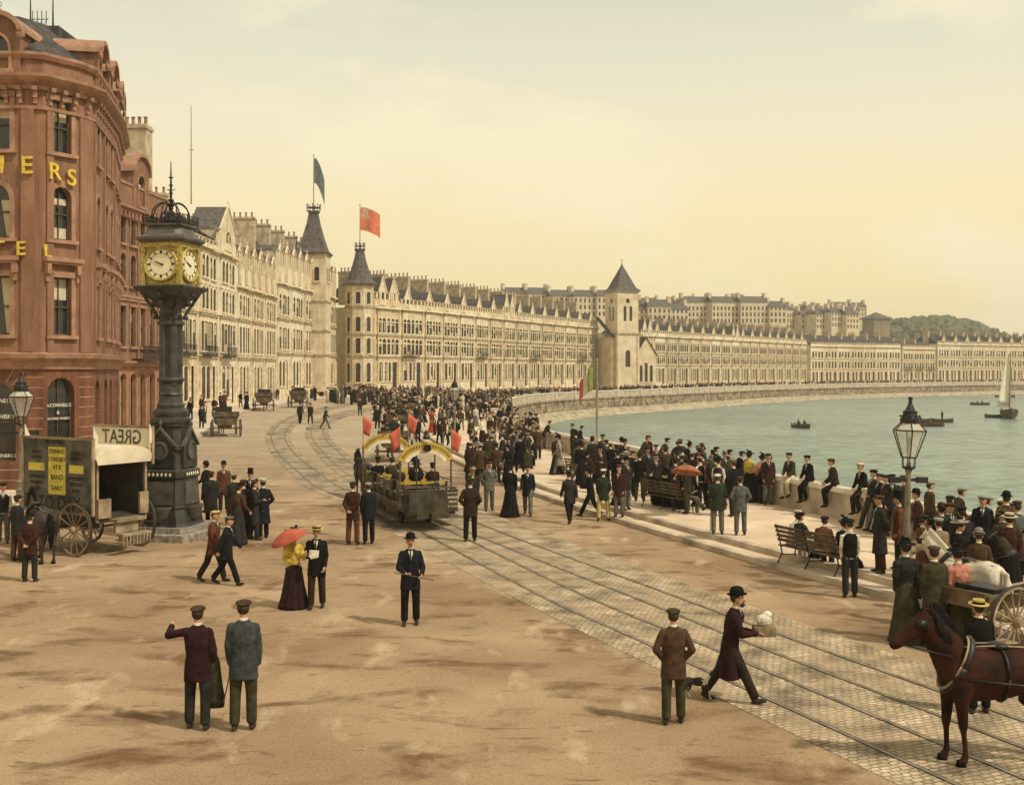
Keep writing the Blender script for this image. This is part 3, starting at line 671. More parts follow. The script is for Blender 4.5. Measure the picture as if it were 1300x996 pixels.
# --- left side: A, B, C ---
def specA(**k):
    W_ = 7.5; d = spec(W_, M_stucco[0], cornice=17.2, strings=[6.2, 10.4], thin=[13.4], ridge=20.6, attic=.7, depth=.06, bay=(.6, W_*.55, .22), gables=[], balcony=6.4, gf=1.5, chimh=1.3)
    d['floors'] = [(2.2,3.2,.2,1.0),(6.9,2.9,.15,1.0),(11.0,2.2,'r',1.0),(14.1,2.2,'r',1.0)]
    d['cols'] = [[(W_*.2,1.3),(W_*.42,1.3),(W_*.8,1.3)], [(W_*.16,.95),(W_*.32,1.15),(W_*.48,.95),(W_*.70,1.1),(W_*.88,1.1)]]+[[(W_*.20,.95),(W_*.38,.95),(W_*.66,.95),(W_*.84,.95)]]*2
    d['door'] = W_*.8; d.update(k); return d
rowA = lay_curve([specA(), specA(gables=[3.75], gw=6.0, gh=2.6, attic=2.2, ridge=21.5, chim=False), specA(ridge=21)], [(-30.2,94),(-30.0,124)], 7.5,
    lambda i, n: ['cream five-storey terraced house standing next after the red-brown shop row','cream five-storey house with a broad pointed gable and flagpole','cream five-storey house with iron balconies, third after the red-brown row','cream five-storey house with tall chimney, last before the lower attic pair'][i], 'tall cream houses on the left of the street', lambda i, n: [2,0,0,1][i] )
def specB(**k):
    W_ = 7.0; d = specA(); d.update(W=W_, cornice=14.3, strings=[6.2,10.4], thin=[], ridge=20.6, attic=3.6, gables=[1.6,4.9], gw=1.3, gh=.7, mat=M_stucco[2], balcony=None, bay=(.5,3.9,.22), chimh=.8, chl=3.5)
    d['floors'] = [(2.2,3.2,.2,1.0),(6.9,2.9,.15,1.0),(11.0,2.3,'r',1.0)]; d['cols'] = [[(1.5,1.0),(3.0,1.0),(5.6,1.2)],[(1.3,.9),(2.8,.9),(4.8,.8),(6.0,.8)],[(1.3,.9),(2.8,.9),(4.8,.8),(6.0,.8)]]; d['door'] = 5.6; d.update(k); return d
rowB = lay_curve([specB()], [(-30.0,124),(-29.6,143)], 7.0, lambda i, n: ['buff terraced house with high attic and two small gables, nearer of the pair','buff terraced house with high attic and two small gables, middle one','buff terraced house with high attic and two small gables, farther one'][i], 'buff houses with high attics', lambda i, n: 0)
def specC(**k):
    W_ = 6.8; d = specA(); d.update(W=W_, cornice=16.2, strings=[7.0, 11.4], thin=[], ridge=23, attic=3.8, gables=[1.7,5.0], gw=1.3, gh=.7, balcony=None, mat=M_stucco[0], bay=(.5,3.7,.22), chimh=1.2, chl=4.5, gf=2.4)
    d['floors'] = [(3.0,3.2,'r',1.0),(7.7,2.8,.3,1.0),(12.1,2.6,'r',1.0)]; d['cols'] = [[(1.3,1.0),(2.9,1.0),(5.2,1.2)],[(1.3,1.0),(2.9,1.0),(4.7,.8),(5.9,.8)],[(1.3,1.0),(2.9,1.0),(4.7,.8),(5.9,.8)]]; d['door'] = 5.2; d.update(k); return d
rowC = lay_curve([specC()], [(-29.6,143),(-27.2,176.5)], 6.8, lambda i, n: f'tall cream house with arched windows and attic, {ORD[i]} in the block under the slate spire', 'tall cream houses below the slate spire', lambda i, n: 0)

# --- spire tower over block C, and corner turret of block D ---
def turret(name, lab, loc, r, z0, z1, zc, ztop, flag_h, n=8, square=False):
    root = empty(name, loc); tag(root, lab, 'turret'); mb = MB(); rot = math.pi/8 if not square else math.pi/4
    nn = 4 if square else n; k = 1.0 if not square else 1.25
    mb.lathe([(r*k, z0), (r*k, z1)], nn, rot=rot, mi=0)
    for z in (7.0, 10.4, 14.6, z1-.3):
        if z0 < z <= z1: mb.lathe([(r*k+.02, z), (r*k+.22, z+.1), (r*k+.22, z+.3), (r*k+.02, z+.36)], nn, rot=rot, mi=1)
    mb.build('wall', [M_stucco[0], M_trimd], root)
    for i in range(nn):
        a = 2*math.pi*i/nn + rot + math.pi/nn; ap = r*k*math.cos(math.pi/nn)+.06
        for z, h in ([(3.2,3),(7.6,2.4),(10.95,2.3),(15.2,1.9)] if not square else [(17.6,2.0)]):
            if z < z0: continue
            for dx in ((0,) if not square else (-.8,.8)):
                x = ap*math.cos(a)-dx*math.sin(a); y = ap*math.sin(a)+dx*math.cos(a)
                wm, panes = window_meshes(.75, h, .37, 'cream', .05, .10); o = link('window', wm, root, (x, y, z), a+math.pi/2); link('pane', panes[0], o)
    mb = MB(); mb.lathe([(r*k+.5, z1),(r*k+.55, z1+.12),(r*k*.92, z1+.7),(r*k*.66,z1+(ztop-z1)*.42),(r*k*.42,z1+(ztop-z1)*.75),(r*k*.30,ztop),(r*k*.38,ztop+.1),(r*k*.38,ztop+.3)], nn if square else 12, rot=rot)
    rf = mb.build('roof', M_slate2, root)
    mb = MB()
    for i in range(8): a = i*math.pi/4; x, y = r*k*.34*math.cos(a), r*k*.34*math.sin(a); mb.tube([(x,y,ztop+.3),(x,y,ztop+1.1)], .05, 5); mb.ball((x,y,ztop+1.2), .1, 5, 4)
    mb.lathe([(r*k*.36,ztop+.75),(r*k*.36,ztop+.82),(r*k*.33,ztop+.82)], 8); mb.build('cresting', M_iron, rf)
    mb = MB(); mb.tube([(0,0,ztop),(0,0,flag_h)], [.09,.04], 6); mb.ball((0,0,flag_h+.08), .12, 6, 4); mb.build('flagpole', mat('pole_paint', (.30,.24,.16), ns=3), rf)
    return root
turret('spire_tower', 'square tower with tall tapering slate spire and pointed dark flag above', (-28.3,163,0), 2.3, 2, 21.5, 0, 27.4, 35.6, square=True)
turret('corner_turret', 'eight-sided corner turret with bell-shaped slate roof flying a red ensign', (-23.6,177.3,0), 2.25, -1, 18.2, 0, 23.5, 30.6)

# --- church with bell tower ---
def church():
    x0, y0 = 25.2, 262.0; an = math.atan2(88.5, 62.7)
    root = empty('church', (x0, y0, 0), an-R(30)); tag(root, 'cream stone church with square bell tower and steep slate pyramid roof', 'church')
    ms = mat('church_stone', (.68,.56,.38), ns=.6, amt=.12, bump=.2, c2=(.52,.41,.27)); mb = MB(); h = 2.75; zt = 23
    for i in range(4):
        a = i*math.pi/2; Mx = Matrix.Rotation(a, 4, 'Z')
        f = lambda x, y, z: tuple(Mx @ Vector((x-h, -h+y, z)))
        ops = [(2*h*.36, .75, 16.2, 19.6, .37), (2*h*.64, .75, 16.2, 19.6, .37), (h, 1.0, 20.3, 21.4, .5), (h, 1.3, 5.8, 9.6, .6)]
        facade(mb, f, 2*h, -1, zt, ops, .35)
        for (cx, w_, a0, b0, r_) in ops:
            p = Mx @ Vector((cx-h, -h+.3, a0)); wm, panes = window_meshes(w_, b0-a0, r_, 'cream', .06, 0); o = link('window', wm, root, p, a); link('pane', panes[0], o)
        for sx in (-1, 1):
            mb.M = Mx; mb.box(sx*h-.35*(sx > 0)-.05*(sx < 0), sx*h+.05*(sx > 0)+.35*(sx < 0), -h-.22, -h+.02, -1, 13, 0); mb.M = None
    mb.lathe([(h*1.414+.05,13),(h*1.414+.35,13.2),(h*1.414+.35,13.5),(h*1.414+.02,13.8)], 4, rot=math.pi/4, mi=1); mb.lathe([(h*1.414+.02,zt-.3),(h*1.414+.5,zt-.1),(h*1.414+.5,zt+.1),(h,zt+.15)], 4, rot=math.pi/4, mi=1)
    mb.build('tower_wall', [ms, M_trimd], root)
    mb = MB(); mb.lathe([(h*1.414+.65, zt+.1),(h*1.414*.86, zt+.9),(h*1.414*.42, zt+3.7),(.12, zt+6.2)], 4, rot=math.pi/4); rf = mb.build('tower_roof', M_slate2, root)
    mb = MB(); mb.tube([(0,0,zt+6),(0,0,zt+7.6)], .06, 5); mb.box(-.3,.3,-.04,.04,zt+7.0,zt+7.1); mb.ball((0,0,zt+6.3),.2,6,4); mb.build('finial', M_iron, rf)
    # nave and porch beside it
    mb = MB(); f = lambda x, y, z: (h+x, -1.6+y, z)
    facade(mb, f, 5.5, -1, 8.5, [(1.4,.8,2.4,6.2,.4),(2.75,.8,2.4,6.8,.4),(4.1,.8,2.4,6.2,.4)], .2)
    for c_, t_ in ((1.4,6.2),(2.75,6.8),(4.1,6.2)):
        wm, panes = window_meshes(.8, t_-2.4, .4, 'cream', .2, .1); o = link('window', wm, root, (h+c_, -1.6, 2.4)); link('pane', panes[0], o)
    mb.add([(h,-1.6,8.5),(h+5.5,-1.6,8.5),(h+2.75,-1.6,12.4)], [(0,1,2)]); mb.quad((h+5.5,-1.6,-1),(h+5.5,14,-1),(h+5.5,14,8.5),(h+5.5,-1.6,8.5)); mb.quad((h,14,-1),(h,-1.6,-1),(h,-1.6,8.5),(h,14,8.5)); mb.quad((h,-1.35,-1),(h+5.5,-1.35,-1),(h+5.5,-1.35,8.5),(h,-1.35,8.5))
    mb.box(-h-1,-h-.02,-1.8,12,-1,12.5,0)
    mb.build('nave_wall', ms, root)
    mb = MB(); mb.add([(h-.2,-1.9,8.4),(h+2.75,-1.9,12.6),(h+2.75,14,12.6),(h-.2,14,8.4),(h+5.7,-1.9,8.4),(h+5.7,14,8.4)], [(0,1,2,3),(1,4,5,2)]); mb.add([(-h-1.2,-2,12.4),(-h-.02,-2,12.4),(-h-.02,6,17.5),(-h-1.2,6,17.5)], [(0,1,2,3)]); mb.build('nave_roof', M_slate, root)
church()

# --- the big terracotta hotel ---
def hotel():
    root = empty('hotel', (-18.5,48,0)); tag(root, 'large terracotta hotel on the rounded corner with gold roof-high lettering', 'hotel'); ox, oy = -18.5, 48
    Q = [(-40,46.6),(-19.75,46.6),(-19.2,46.75),(-18.25,48.1),(-18.0,49.0),(-18.5,51.6),(-19.2,55.0),(-20.9,60.7)]
    Q = [(x-ox, y-oy) for x, y in Q]
    zs, zc, za = 5.55, 16.6, 17.85
    mb = MB(); mg = MB()
    def panel(i, ops_up, ops_gr):
        a, b = Vector(Q[i]), Vector(Q[i+1]); d = (b-a).normalized(); nrm = Vector((d.y, -d.x)); L = (b-a).length
        f = lambda x, y, z: (a.x+d.x*x-nrm.x*y, a.y+d.y*x-nrm.y*y, z); ang = math.atan2(d.y, d.x)
        facade(mb, f, L, zs, zc, ops_up, .28); facade(mg, f, L, -.3, zs, ops_gr, .35)
        mb.quad(f(0,0,zc), f(L,0,zc), f(L,0,za), f(0,0,za))
        for (cx, w_, z0, z1, r_) in ops_up:
            p = f(cx, 0, z0); put_window(root, p[0], p[1], z0, w_, z1-z0, r_, 'hotel', ang, .28, surround=.2, v=RW.choice([1,2,3]))
            if r_ == 0 and z0 < 8:       # hood on brackets over the first-floor windows
                mm = MB(); mm.box(-w_/2-.42, w_/2+.42, -.36, .0, z1-z0+.62, z1-z0+.80); mm.box(-w_/2-.34, w_/2+.34, -.26, .0, z1-z0+.52, z1-z0+.62)
                for sg in (-1,1): mm.box(sg*(w_/2+.24)-.09, sg*(w_/2+.24)+.09, -.28, 0, z1-z0+.12, z1-z0+.52); mm.box(sg*(w_/2+.24)-.07, sg*(w_/2+.24)+.07, -.16, 0, z1-z0-.2, z1-z0+.12)
                mm.build('window_hood', M_hot_trim, root, loc=(p[0], p[1], z0), rz=ang)
        for (cx, w_, z0, z1, r_) in ops_gr:
            p = f(cx, 0, z0); put_window(root, p[0], p[1], z0, w_, z1-z0, r_, 'rust', ang, .35, v=0, surround=.0)
        # rusticated joints on the ground floor, broken by the arches
        z = .5
        while z < zs-.4:
            spans = [(0, L)]
            for (cx, w_, z0, z1, r_) in ops_gr:
                rr_ = w_/2+.45 if z > z0-.2 else 0
                if z > z1-r_: rr_ = math.sqrt(max(0, (w_/2+.75)**2-(z-(z1-r_))**2))
                if z < z0-.2: rr_ = 0
                ns = []
                for (s0, s1) in spans:
                    if cx-rr_ > s0+.05: ns.append((s0, min(s1, cx-rr_)))
                    if cx+rr_ < s1-.05: ns.append((max(s0, cx+rr_), s1))
                    if rr_ == 0: ns = [(s0, s1)]
                spans = ns
            for (s0, s1) in spans:
                if s1-s0 > .05: q = [f(s0,-.012,z), f(s1,-.012,z), f(s1,-.012,z+.035), f(s0,-.012,z+.035)]; mg.quad(*q, 1)
            z += .42
        for (cx, w_, z0, z1, r_) in ops_gr:       # voussoir joints
            for k in range(1, 12):
                t = math.pi*k/12; c, s = math.cos(t), math.sin(t); zc0 = z1-r_
                for q0, q1 in ((w_/2+.12, w_/2+.85),):
                    p0 = (cx+c*q0, zc0+s*q0*r_/(w_/2)); p1 = (cx+c*q1, zc0+s*q1)
                    if 0 < p1[0] < L and p1[1] < zs-.25: mg.quad(f(p0[0]-s*.018,-.014,p0[1]+c*.018), f(p1[0]-s*.018,-.014,p1[1]+c*.018), f(p1[0]+s*.018,-.014,p1[1]-c*.018), f(p0[0]+s*.018,-.014,p0[1]-c*.018), 1)
        return f, L, ang
    up = lambda cx, w_=1.0: [(cx, w_, 6.45, 8.85, 0), (cx, w_, 10.4, 12.6, w_/2), (cx, w_, 14.0, 16.15, 0)]
    LA = Q[1][0]-Q[0][0]
    opsA = []; gA = []
    for k in range(7): cx = LA-1.35-k*2.9; opsA += up(cx, 1.25); gA.append((cx, 1.7, 1.3, 4.55, .85))
    fA = panel(0, opsA, gA); panel(1, [], [])
    fB = panel(2, up(.83,.9), [(.83, 1.25, 1.3, 4.7, .6)]); panel(3, [], [])
    fC = panel(4, up(1.3,.8), [(1.3,1.1,1.3,4.6,.5)]); fD = panel(5, up(1.0,.75)+up(2.6,.75), [(1.0,1.0,1.3,4.6,.5),(2.6,1.0,1.3,4.6,.5)])
    fE = panel(6, up(1.2,.8)+up(3.0,.8)+up(4.7,.8), [(1.2,1.0,1.3,4.6,.5),(3.0,1.0,1.3,4.6,.5),(4.7,1.0,1.3,4.6,.5)])
    # end and back so that it is a solid block
    ex, ey = Q[-1]; mb.quad((ex,ey,-.3),(-21.5,ey,-.3),(-21.5,ey,za),(ex,ey,za)); 
    mb.poly([(x, y+.0, za-.02) for x, y in Q] + [(-21.5, ey, za-.02)])
    def sweep(prof, m, name, QQ=Q, mi=0, tgt=None):
        """profile (outward, z) mitred along Q"""
        rings = []
        for i, q in enumerate(QQ):
            q = Vector(q); d0 = (q-Vector(QQ[i-1])).normalized() if i else None; d1 = (Vector(QQ[i+1])-q).normalized() if i < len(QQ)-1 else None
            d0 = d0 or d1; d1 = d1 or d0; n0 = Vector((d0.y,-d0.x)); n1 = Vector((d1.y,-d1.x)); b_ = (n0+n1).normalized(); k = 1/max(.5, b_.dot(n0))
            rings.append([(q.x+b_.x*o*k, q.y+b_.y*o*k, z) for o, z in prof])
        tgt.rings(rings, mi)
    tr = MB()
    sweep([(-.05,zs-.5),(.10,zs-.5),(.16,zs-.2),(.42,zs-.05),(.46,zs+.12),(-.05,zs+.2)], 0, 0, tgt=tr)
    sweep([(-.05,zc-.15),(.14,zc-.15),(.16,zc+.0),(.46,zc+.18),(.58,zc+.3),(.60,zc+.42),(-.05,zc+.5)], 0, 0, tgt=tr)
    sweep([(-.05,zc-.95),(.12,zc-.95),(.14,zc-.82),(-.05,zc-.8)], 0, 0, tgt=tr)
    sweep([(-.05,za-.15),(.12,za-.15),(.22,za),(.22,za+.12),(-.05,za+.16)], 0, 0, tgt=tr)
    tr.build('cornice', M_hot_trim, root)
    # console brackets in groups
    br = MB(); BR = []
    for i in range(len(Q)-1):
        a, b = Vector(Q[i]), Vector(Q[i+1]); d = (b-a).normalized(); nr = Vector((d.y,-d.x)); L = (b-a).length; s = .18; n_ = max(1, int(L/.55))
        for k in range(n_):
            s = L*(k+.5)/n_; c = a+d*s; BR.append((c.x, c.y, math.atan2(d.y, d.x)))
            if br.f: continue
            br.box(-.1,.1,-.36,.0,zc-.22,zc-.05); br.box(-.09,.09,-.24,.0,zc-.5,zc-.22); br.box(-.07,.07,-.14,0,zc-.72,zc-.5)
    bme = br.mesh('bracket', M_hot_trim)
    for bx, by, ba in BR: link('bracket', bme, root, (bx, by, 0), ba)
    # pilasters
    for i, s, w_ in ((0, LA-.25, .5), (2, .14, .3), (3, .0, .9), (4, .1, .25), (5,.1,.2),(6,.1,.2),(6,5.6,.25)):
        a, b = Vector(Q[i]), Vector(Q[i+1]); d = (b-a).normalized(); c = a+d*s; pm = MB()
        pm.box(0, w_, -.10, .02, zs+.2, zc-.95); pm.build('pilaster', M_hot, root, loc=(c.x, c.y, 0), rz=math.atan2(d.y, d.x))
    for k in range(6):
        pm = MB(); cx = LA-2.8-k*2.9; pm.box(-.22,.22,-.10,.02,zs+.2,zc-.95); pm.build('pilaster', M_hot, root, loc=(Q[0][0]+cx, Q[0][1], 0))
    mb.build('wall', M_hot, root); mg.build('ground_floor_wall', [M_hot_dark, M_hot_line], root)
    # mansard roof
    rz = 20.3; Q2 = []
    for i, q in enumerate(Q): q = Vector(q); c = Vector((-9, 9)); v = (c-q); v.normalize(); Q2.append(q+v*(3.4 if i else 0)+Vector((0, 3.4 if i == 0 else 0)))
    rm = MB(); n = len(Q)
    rm.add([(x,y,za+.05) for x,y in Q]+[(p.x,p.y,rz) for p in Q2], [(i,i+1,n+i+1,n+i) for i in range(n-1)]); rm.poly([(p.x,p.y,rz) for p in Q2]+[(-21.5, ey, rz)])
    rf = rm.build('roof', M_slate, root)
    # ridge cresting, two lengths
    for (x0, x1, y_) in ((-21, -3.6, Q2[1].y), ):
        cm_ = MB(); x = x0
        while x < x1:
            cm_.tube([(x,y_,rz),(x,y_,rz+.7)], .02, 4); cm_.tube([(x,y_,rz+.35),(x+.12,y_,rz+.5),(x,y_,rz+.62)], .015, 3); cm_.tube([(x,y_,rz+.35),(x-.12,y_,rz+.5),(x,y_,rz+.62)], .015, 3); x += .28
        cm_.box(x0,x1,y_-.02,y_+.02,rz+.28,rz+.33); cm_.build('cresting', M_iron, rf)
    cb = MB(); cb.box(-3.1,-1.5,2.4,4.6,za,rz-.1,0); tb = cb.build('roof_block', M_slate, rf)
    cm_ = MB(); x = -2.9
    while x <= -2.1: cm_.tube([(x,3.0,rz-.15),(x,3.0,rz+.75)], .02, 4); cm_.tube([(x-.1,3.0,rz+.35),(x+.1,3.0,rz+.35)], .015, 3); cm_.tube([(x-.1,3.0,rz+.15),(x+.1,3.0,rz+.45)], .012, 3); x += .2
    for x in (-3.0,-2.0): cm_.tube([(x,3.0,rz-.15),(x,3.0,rz+1.5)], [.05,.02], 5)
    cm_.build('cresting', M_iron, rf)
    # segmental dormers
    def dormer(x, y, ang, w_=1.25, s=1.0):
        dm = MB(); H = 2.0*s; ww = w_+.9; f = lambda px, py, pz: (px-ww/2, py, pz)
        z0 = zc+.45; H = .2*s; facade(dm, f, ww, z0, z0+H+1.5, [(ww/2, w_, z0+.2, z0+1.45+H, w_/2)], .3)
        pts = arcpts(ww, z0+H+1.5+ww*.32, ww*.32, 10); dm.poly([(px, 0, pz) for px, pz in pts]); 
        o2 = arcpts(ww+.36, z0+H+1.5+ww*.32+.2, ww*.32+.2, 10)
        for k in range(10):
            a_, b_, c_, d_ = pts[k], pts[k+1], o2[k+1], o2[k]; dm.prism([(a_[0],-.3,a_[1]),(b_[0],-.3,b_[1]),(c_[0],-.3,c_[1]),(d_[0],-.3,d_[1])], (0,2.6,0), 1)
        dm.quad((-ww/2,0,z0),(-ww/2,0,z0+H+1.5),(-ww/2,2.3,z0+H+1.5),(-ww/2,2.3,z0)); dm.quad((ww/2,0,z0),(ww/2,2.3,z0),(ww/2,2.3,z0+H+1.5),(ww/2,0,z0+H+1.5))
        for sg in (-1,1): dm.ball((sg*(ww/2+.1),-.2,z0+H+1.35),(.2,.1,.2),8,6,1)
        g = dm.build('dormer', [M_hot, M_hot_trim], root, loc=(x, y, 0), rz=ang)
        wm, panes = window_meshes(w_, H+1.25, w_/2, 'hotel', .3, .12); o = link('dormer_window', wm, root, (x, y, z0+.2), ang); link('pane', panes[2], o)
    dormer(Q[0][0]+LA-1.35, Q[0][1]-.12, 0, 1.25)
    for k in (1,2,3): dormer(Q[0][0]+LA-1.35-k*4.3, Q[0][1]-.12, 0, 1.25)
    for (f, L, ang), sx, w_ in ((fC, 1.2, .9), (fD, 1.8, .9), (fE, 2.2, .9), (fE, 4.6, .9)):
        p = f(sx, -.1, 0); dormer(p[0], p[1], ang, w_*.8, .85)
    # lettering
    gold = mat('gold_leaf', (.72,.50,.07), rough=.4, ns=6, amt=.15)
    def letter(ch, f, x, z, ang, sz):
        me = text_mesh(ch, sz, gold, .05); p = f(x, -.17, z); o = link('gilt_letter', me, root); o.matrix_basis = Matrix.Translation((p[0], p[1], z)) @ Matrix.Rotation(ang, 4, 'Z') @ Matrix.Rotation(R(90), 4, 'X')
    f, L, an = fA
    for i, ch in enumerate('VILLI'): letter(ch, f, LA-.98-(1.25 if i < 4 else 0)-max(0, 3-i)*1.0, 13.32-.0, an, 1.0)
    letter('E', f, LA+.02, 13.3, an, 1.0); fb, Lb, ab = fB; letter('R', fb, .42, 13.15, ab, .95); letter('S', fb, 1.2, 13.0, ab, .95)
    for i, ch in enumerate('HOT'): letter(ch, f, LA-1.12-(2-i)*1.1, 9.95, an, .8)
    letter('E', f, LA-.22, 9.93, an, .8); letter('L', fb, .10, 9.85, ab, .75)
    # window lettering, set just in front of the ground-floor glass
    wl = mat('white_letter_paint', (.75,.68,.52), ns=5, amt=.1)
    def wtext(s, f, x, z, ang, sz):
        me = text_mesh(s, sz, wl, .004); p = f(x, .22, z); o = link('window_lettering', me, root); o.matrix_basis = Matrix.Translation((p[0], p[1], z)) @ Matrix.Rotation(ang, 4, 'Z') @ Matrix.Rotation(R(90), 4, 'X')
    wtext("McCONNELL'S", fb, .83, 3.55, ab, .19); wtext('OLD IRISH WHISKY', fb, .83, 3.0, ab, .125); wtext('&', fb, .83, 3.25, ab, .2)
    wtext("McCONNELL'S", f, LA-1.35, 3.75, an, .24); wtext('&', f, LA-1.35, 3.4, an, .22); wtext('OLD WHISKY', f, LA-1.35, 3.1, an, .24); wtext("LUNCHEONERS-BAR", f, LA-1.2, 1.5, an, .2)
hotel()

# --- second terracotta building (two shaped gables) ---
def shop_row():
    for k, (p0, p1, lab) in enumerate((((-24.6,61.5),(-24.2,69.5),'terracotta building with arched gable, next beyond the hotel'), ((-24.2,69.5),(-23.7,78.5),'terracotta building with arched gable, nearer the clock tower'))):
        a, b = Vector(p0), Vector(p1); L = (b-a).length; ang = math.atan2(b.y-a.y, b.x-a.x)
        root = empty('town_building', (a.x, a.y, 0), ang); tag(root, lab, 'building', 'terracotta buildings beyond the hotel'); mb = MB(); mg = MB(); f = lambda x, y, z: (x, y, z)
        cols = [L*.14, L*.32, L*.5, L*.68, L*.86]; up = []; 
        for c in cols: up += [(c,.85,6.5,9.0,0),(c,.85,10.3,12.3,.4)] + [(c,.8,12.9,14.5,0)]
        gr = [(c,.95,1.2,4.8,.3) for c in cols]
        facade(mb, f, L, 5.7, 15.2, up, .25); facade(mg, f, L, -.3, 5.7, gr, .3)
        for (c, w_, z0, z1, r_) in up+gr: put_window(root, c, 0, z0, w_, z1-z0, r_, 'hotel', 0, .25 if z0 > 5 else .3, surround=.12)
        mb.box(0,L,.32,9,-.3,17.0,0)
        for z, p in ((5.6,.35),(9.7,.15),(15.2,.5)): mb.box(0,L,-p,.02,z-.15,z,1); mb.box(0,L,-p*.6,.02,z-.35,z-.15,1)
        i = .3
        while i < L: mb.box(i-.1,i+.1,-.36,0,14.5,14.85,1); i += .6
        for x in (.12, L*.5-.9, L-.12): mb.box(x-.14,x+.14,-.12,.01,5.7,14.8,0)
        mb.box(0,L,-.03,.3,15.2,16.6,0); mb.box(0,L,-.1,.33,16.6,16.75,1)
        mb.build('wall', [M_hot if k == 0 else M_hot, M_hot_trim], root); mg.build('ground_floor_wall', mat('buff_terracotta', (.36,.17,.09), ns=1.2, amt=.2), root)
        gm = MB(); ww = 2.6; cx = L*.45; ff = lambda x, y, z: (cx-ww/2+x, y-.1, z)
        facade(gm, ff, ww, 15.2, 17.6, [(ww/2,1.1,15.5,17.5,.5)], .25); pts = arcpts(ww, 18.7, 1.1, 10); gm.poly([(cx+px,-.1,pz) for px, pz in pts]); o2 = arcpts(ww+.3, 18.9, 1.3, 10)
        for q in range(10): A_,B_,C_,D_ = pts[q],pts[q+1],o2[q+1],o2[q]; gm.prism([(cx+A_[0],-.3,A_[1]),(cx+B_[0],-.3,B_[1]),(cx+C_[0],-.3,C_[1]),(cx+D_[0],-.3,D_[1])], (0,1.8,0), 1)
        gm.quad((cx-ww/2,-.1,15.2),(cx-ww/2,-.1,17.6),(cx-ww/2,1.5,17.6),(cx-ww/2,1.5,15.2)); gm.quad((cx+ww/2,-.1,15.2),(cx+ww/2,1.5,15.2),(cx+ww/2,1.5,17.6),(cx+ww/2,-.1,17.6))
        g = gm.build('gable', [M_hot, M_hot_trim], root); wm, panes = window_meshes(1.1,2.0,.5,'hotel',.25,.12); o = link('gable_window', wm, root, (cx,-.1,15.5)); link('pane', panes[1], o)
        rm = MB(); rm.add([(0,.4,16.7),(L,.4,16.7),(L,3.5,19.0),(0,3.5,19.0),(L,9,17),(0,9,17)], [(0,1,2,3),(3,2,4,5),(1,4,2),(0,3,5)]); rf = rm.build('roof', M_slate, root)
        if k: chimney(L-1.0, 2.2, 16.5, 21.6, 6, M_chim, rf, 1.3, 2.6)
        bm_ = MB(); bm_.box(L*.3,L*.7,-.8,0,5.62,5.74); 
        x = L*.3
        while x < L*.7: bm_.box(x,x+.03,-.78,-.75,5.74,6.5); x += .15
        bm_.box(L*.3,L*.7,-.79,-.74,6.5,6.56); bm_.build('balcony', M_iron, root)
shop_row()

# --- upper town on the hill: small far-off houses, one mesh each ---
UT = []
def hill_house(kind):
    mb = MB(); W_, D_, H = [(9,7,8),(7,7,7),(12,8,9)][kind]; mb.box(0,W_,0,D_,-6,H,0); mb.add([(-.2,-.3,H),(W_+.2,-.3,H),(W_+.2,D_/2,H+2.6),(-.2,D_/2,H+2.6),(W_+.2,D_+.2,H),(-.2,D_+.2,H)], [(0,1,2,3),(3,2,4,5),(1,4,2),(0,3,5)], 1)
    for zz in range(3):
        n_ = int(W_/1.7)
        for i in range(n_): x = W_*(i+.5)/n_; mb.box(x-.38,x+.38,-.03,.03,.6+zz*2.5,2.2+zz*2.5,2)
    for x in (0.3, W_-.3): mb.box(x-.5,x+.5,D_/2-1.3,D_/2+1.3,H+.5,H+4.0,0)
    return mb.mesh('hillside_house', [M_stucco[0], M_slate2, M_glass])
HHm = [hill_house(i) for i in range(3)]; hr = random.Random(3)
k = 0
rows = [(868,985,411,470),(800,870,416,430),(985,1085,417,520),(640,760,401,430),(945,1090,411,600),(790,940,405,560),(1040,1090,408,640)]
for ri, (u0, u1, vb, Y) in enumerate(rows):
    u = u0; i = 0
    while u < u1:
        kd = [2,1,1,0,1,0,1][ri] if hr.random() < .7 else hr.randrange(3); W_ = [9,7,12][kd]; y = Y + hr.uniform(-6,6)*(1 if ri else .3); x = (u-650)/F*y
        z = 5 + (HOR-vb+hr.uniform(-2,2)*(ri > 0))*y/F
        o = link('hillside_house', HHm[kd], None, (x, y, z)); o.rotation_euler = (0,0,R(hr.uniform(-6,12) + (25 if ri in (2,4) else 8)))
        tag(o, ['tall pale house in the long hilltop row behind the gabled terrace','small house on the slope just right of the church tower','hillside house above the end of the pale terrace','small house on the skyline left of the church tower','skyline house in the upper row towards the square water tower','far skyline house on the ridge behind the long row','small house beside the square water tower'][ri] + f', {ORD[i]} from the left', 'house', 'distant houses on the hillside')
        u += W_*F/y*.98; i += 1
        if i > 22: break
# square water tower on the hill
wt = empty('water_tower', ((1112-650)/F*560, 560, 0), R(20)); tag(wt, 'square dark stone tower with low pyramid roof standing above the far roofs', 'tower')
mb = MB(); mb.box(-4.6,4.6,-4.6,4.6,8,30); 
for i in range(-1,2): mb.box(i*2.6-.5,i*2.6+.5,-4.7,-4.6,24,28)
mb.build('wall', mat('tower_stone', (.26,.20,.13), ns=.3, amt=.2), wt)
mb = MB(); mb.lathe([(7.6,30),(7.6,30.5),(.2,33.4)], 4, rot=math.pi/4); mb.build('roof', M_slate2, wt)
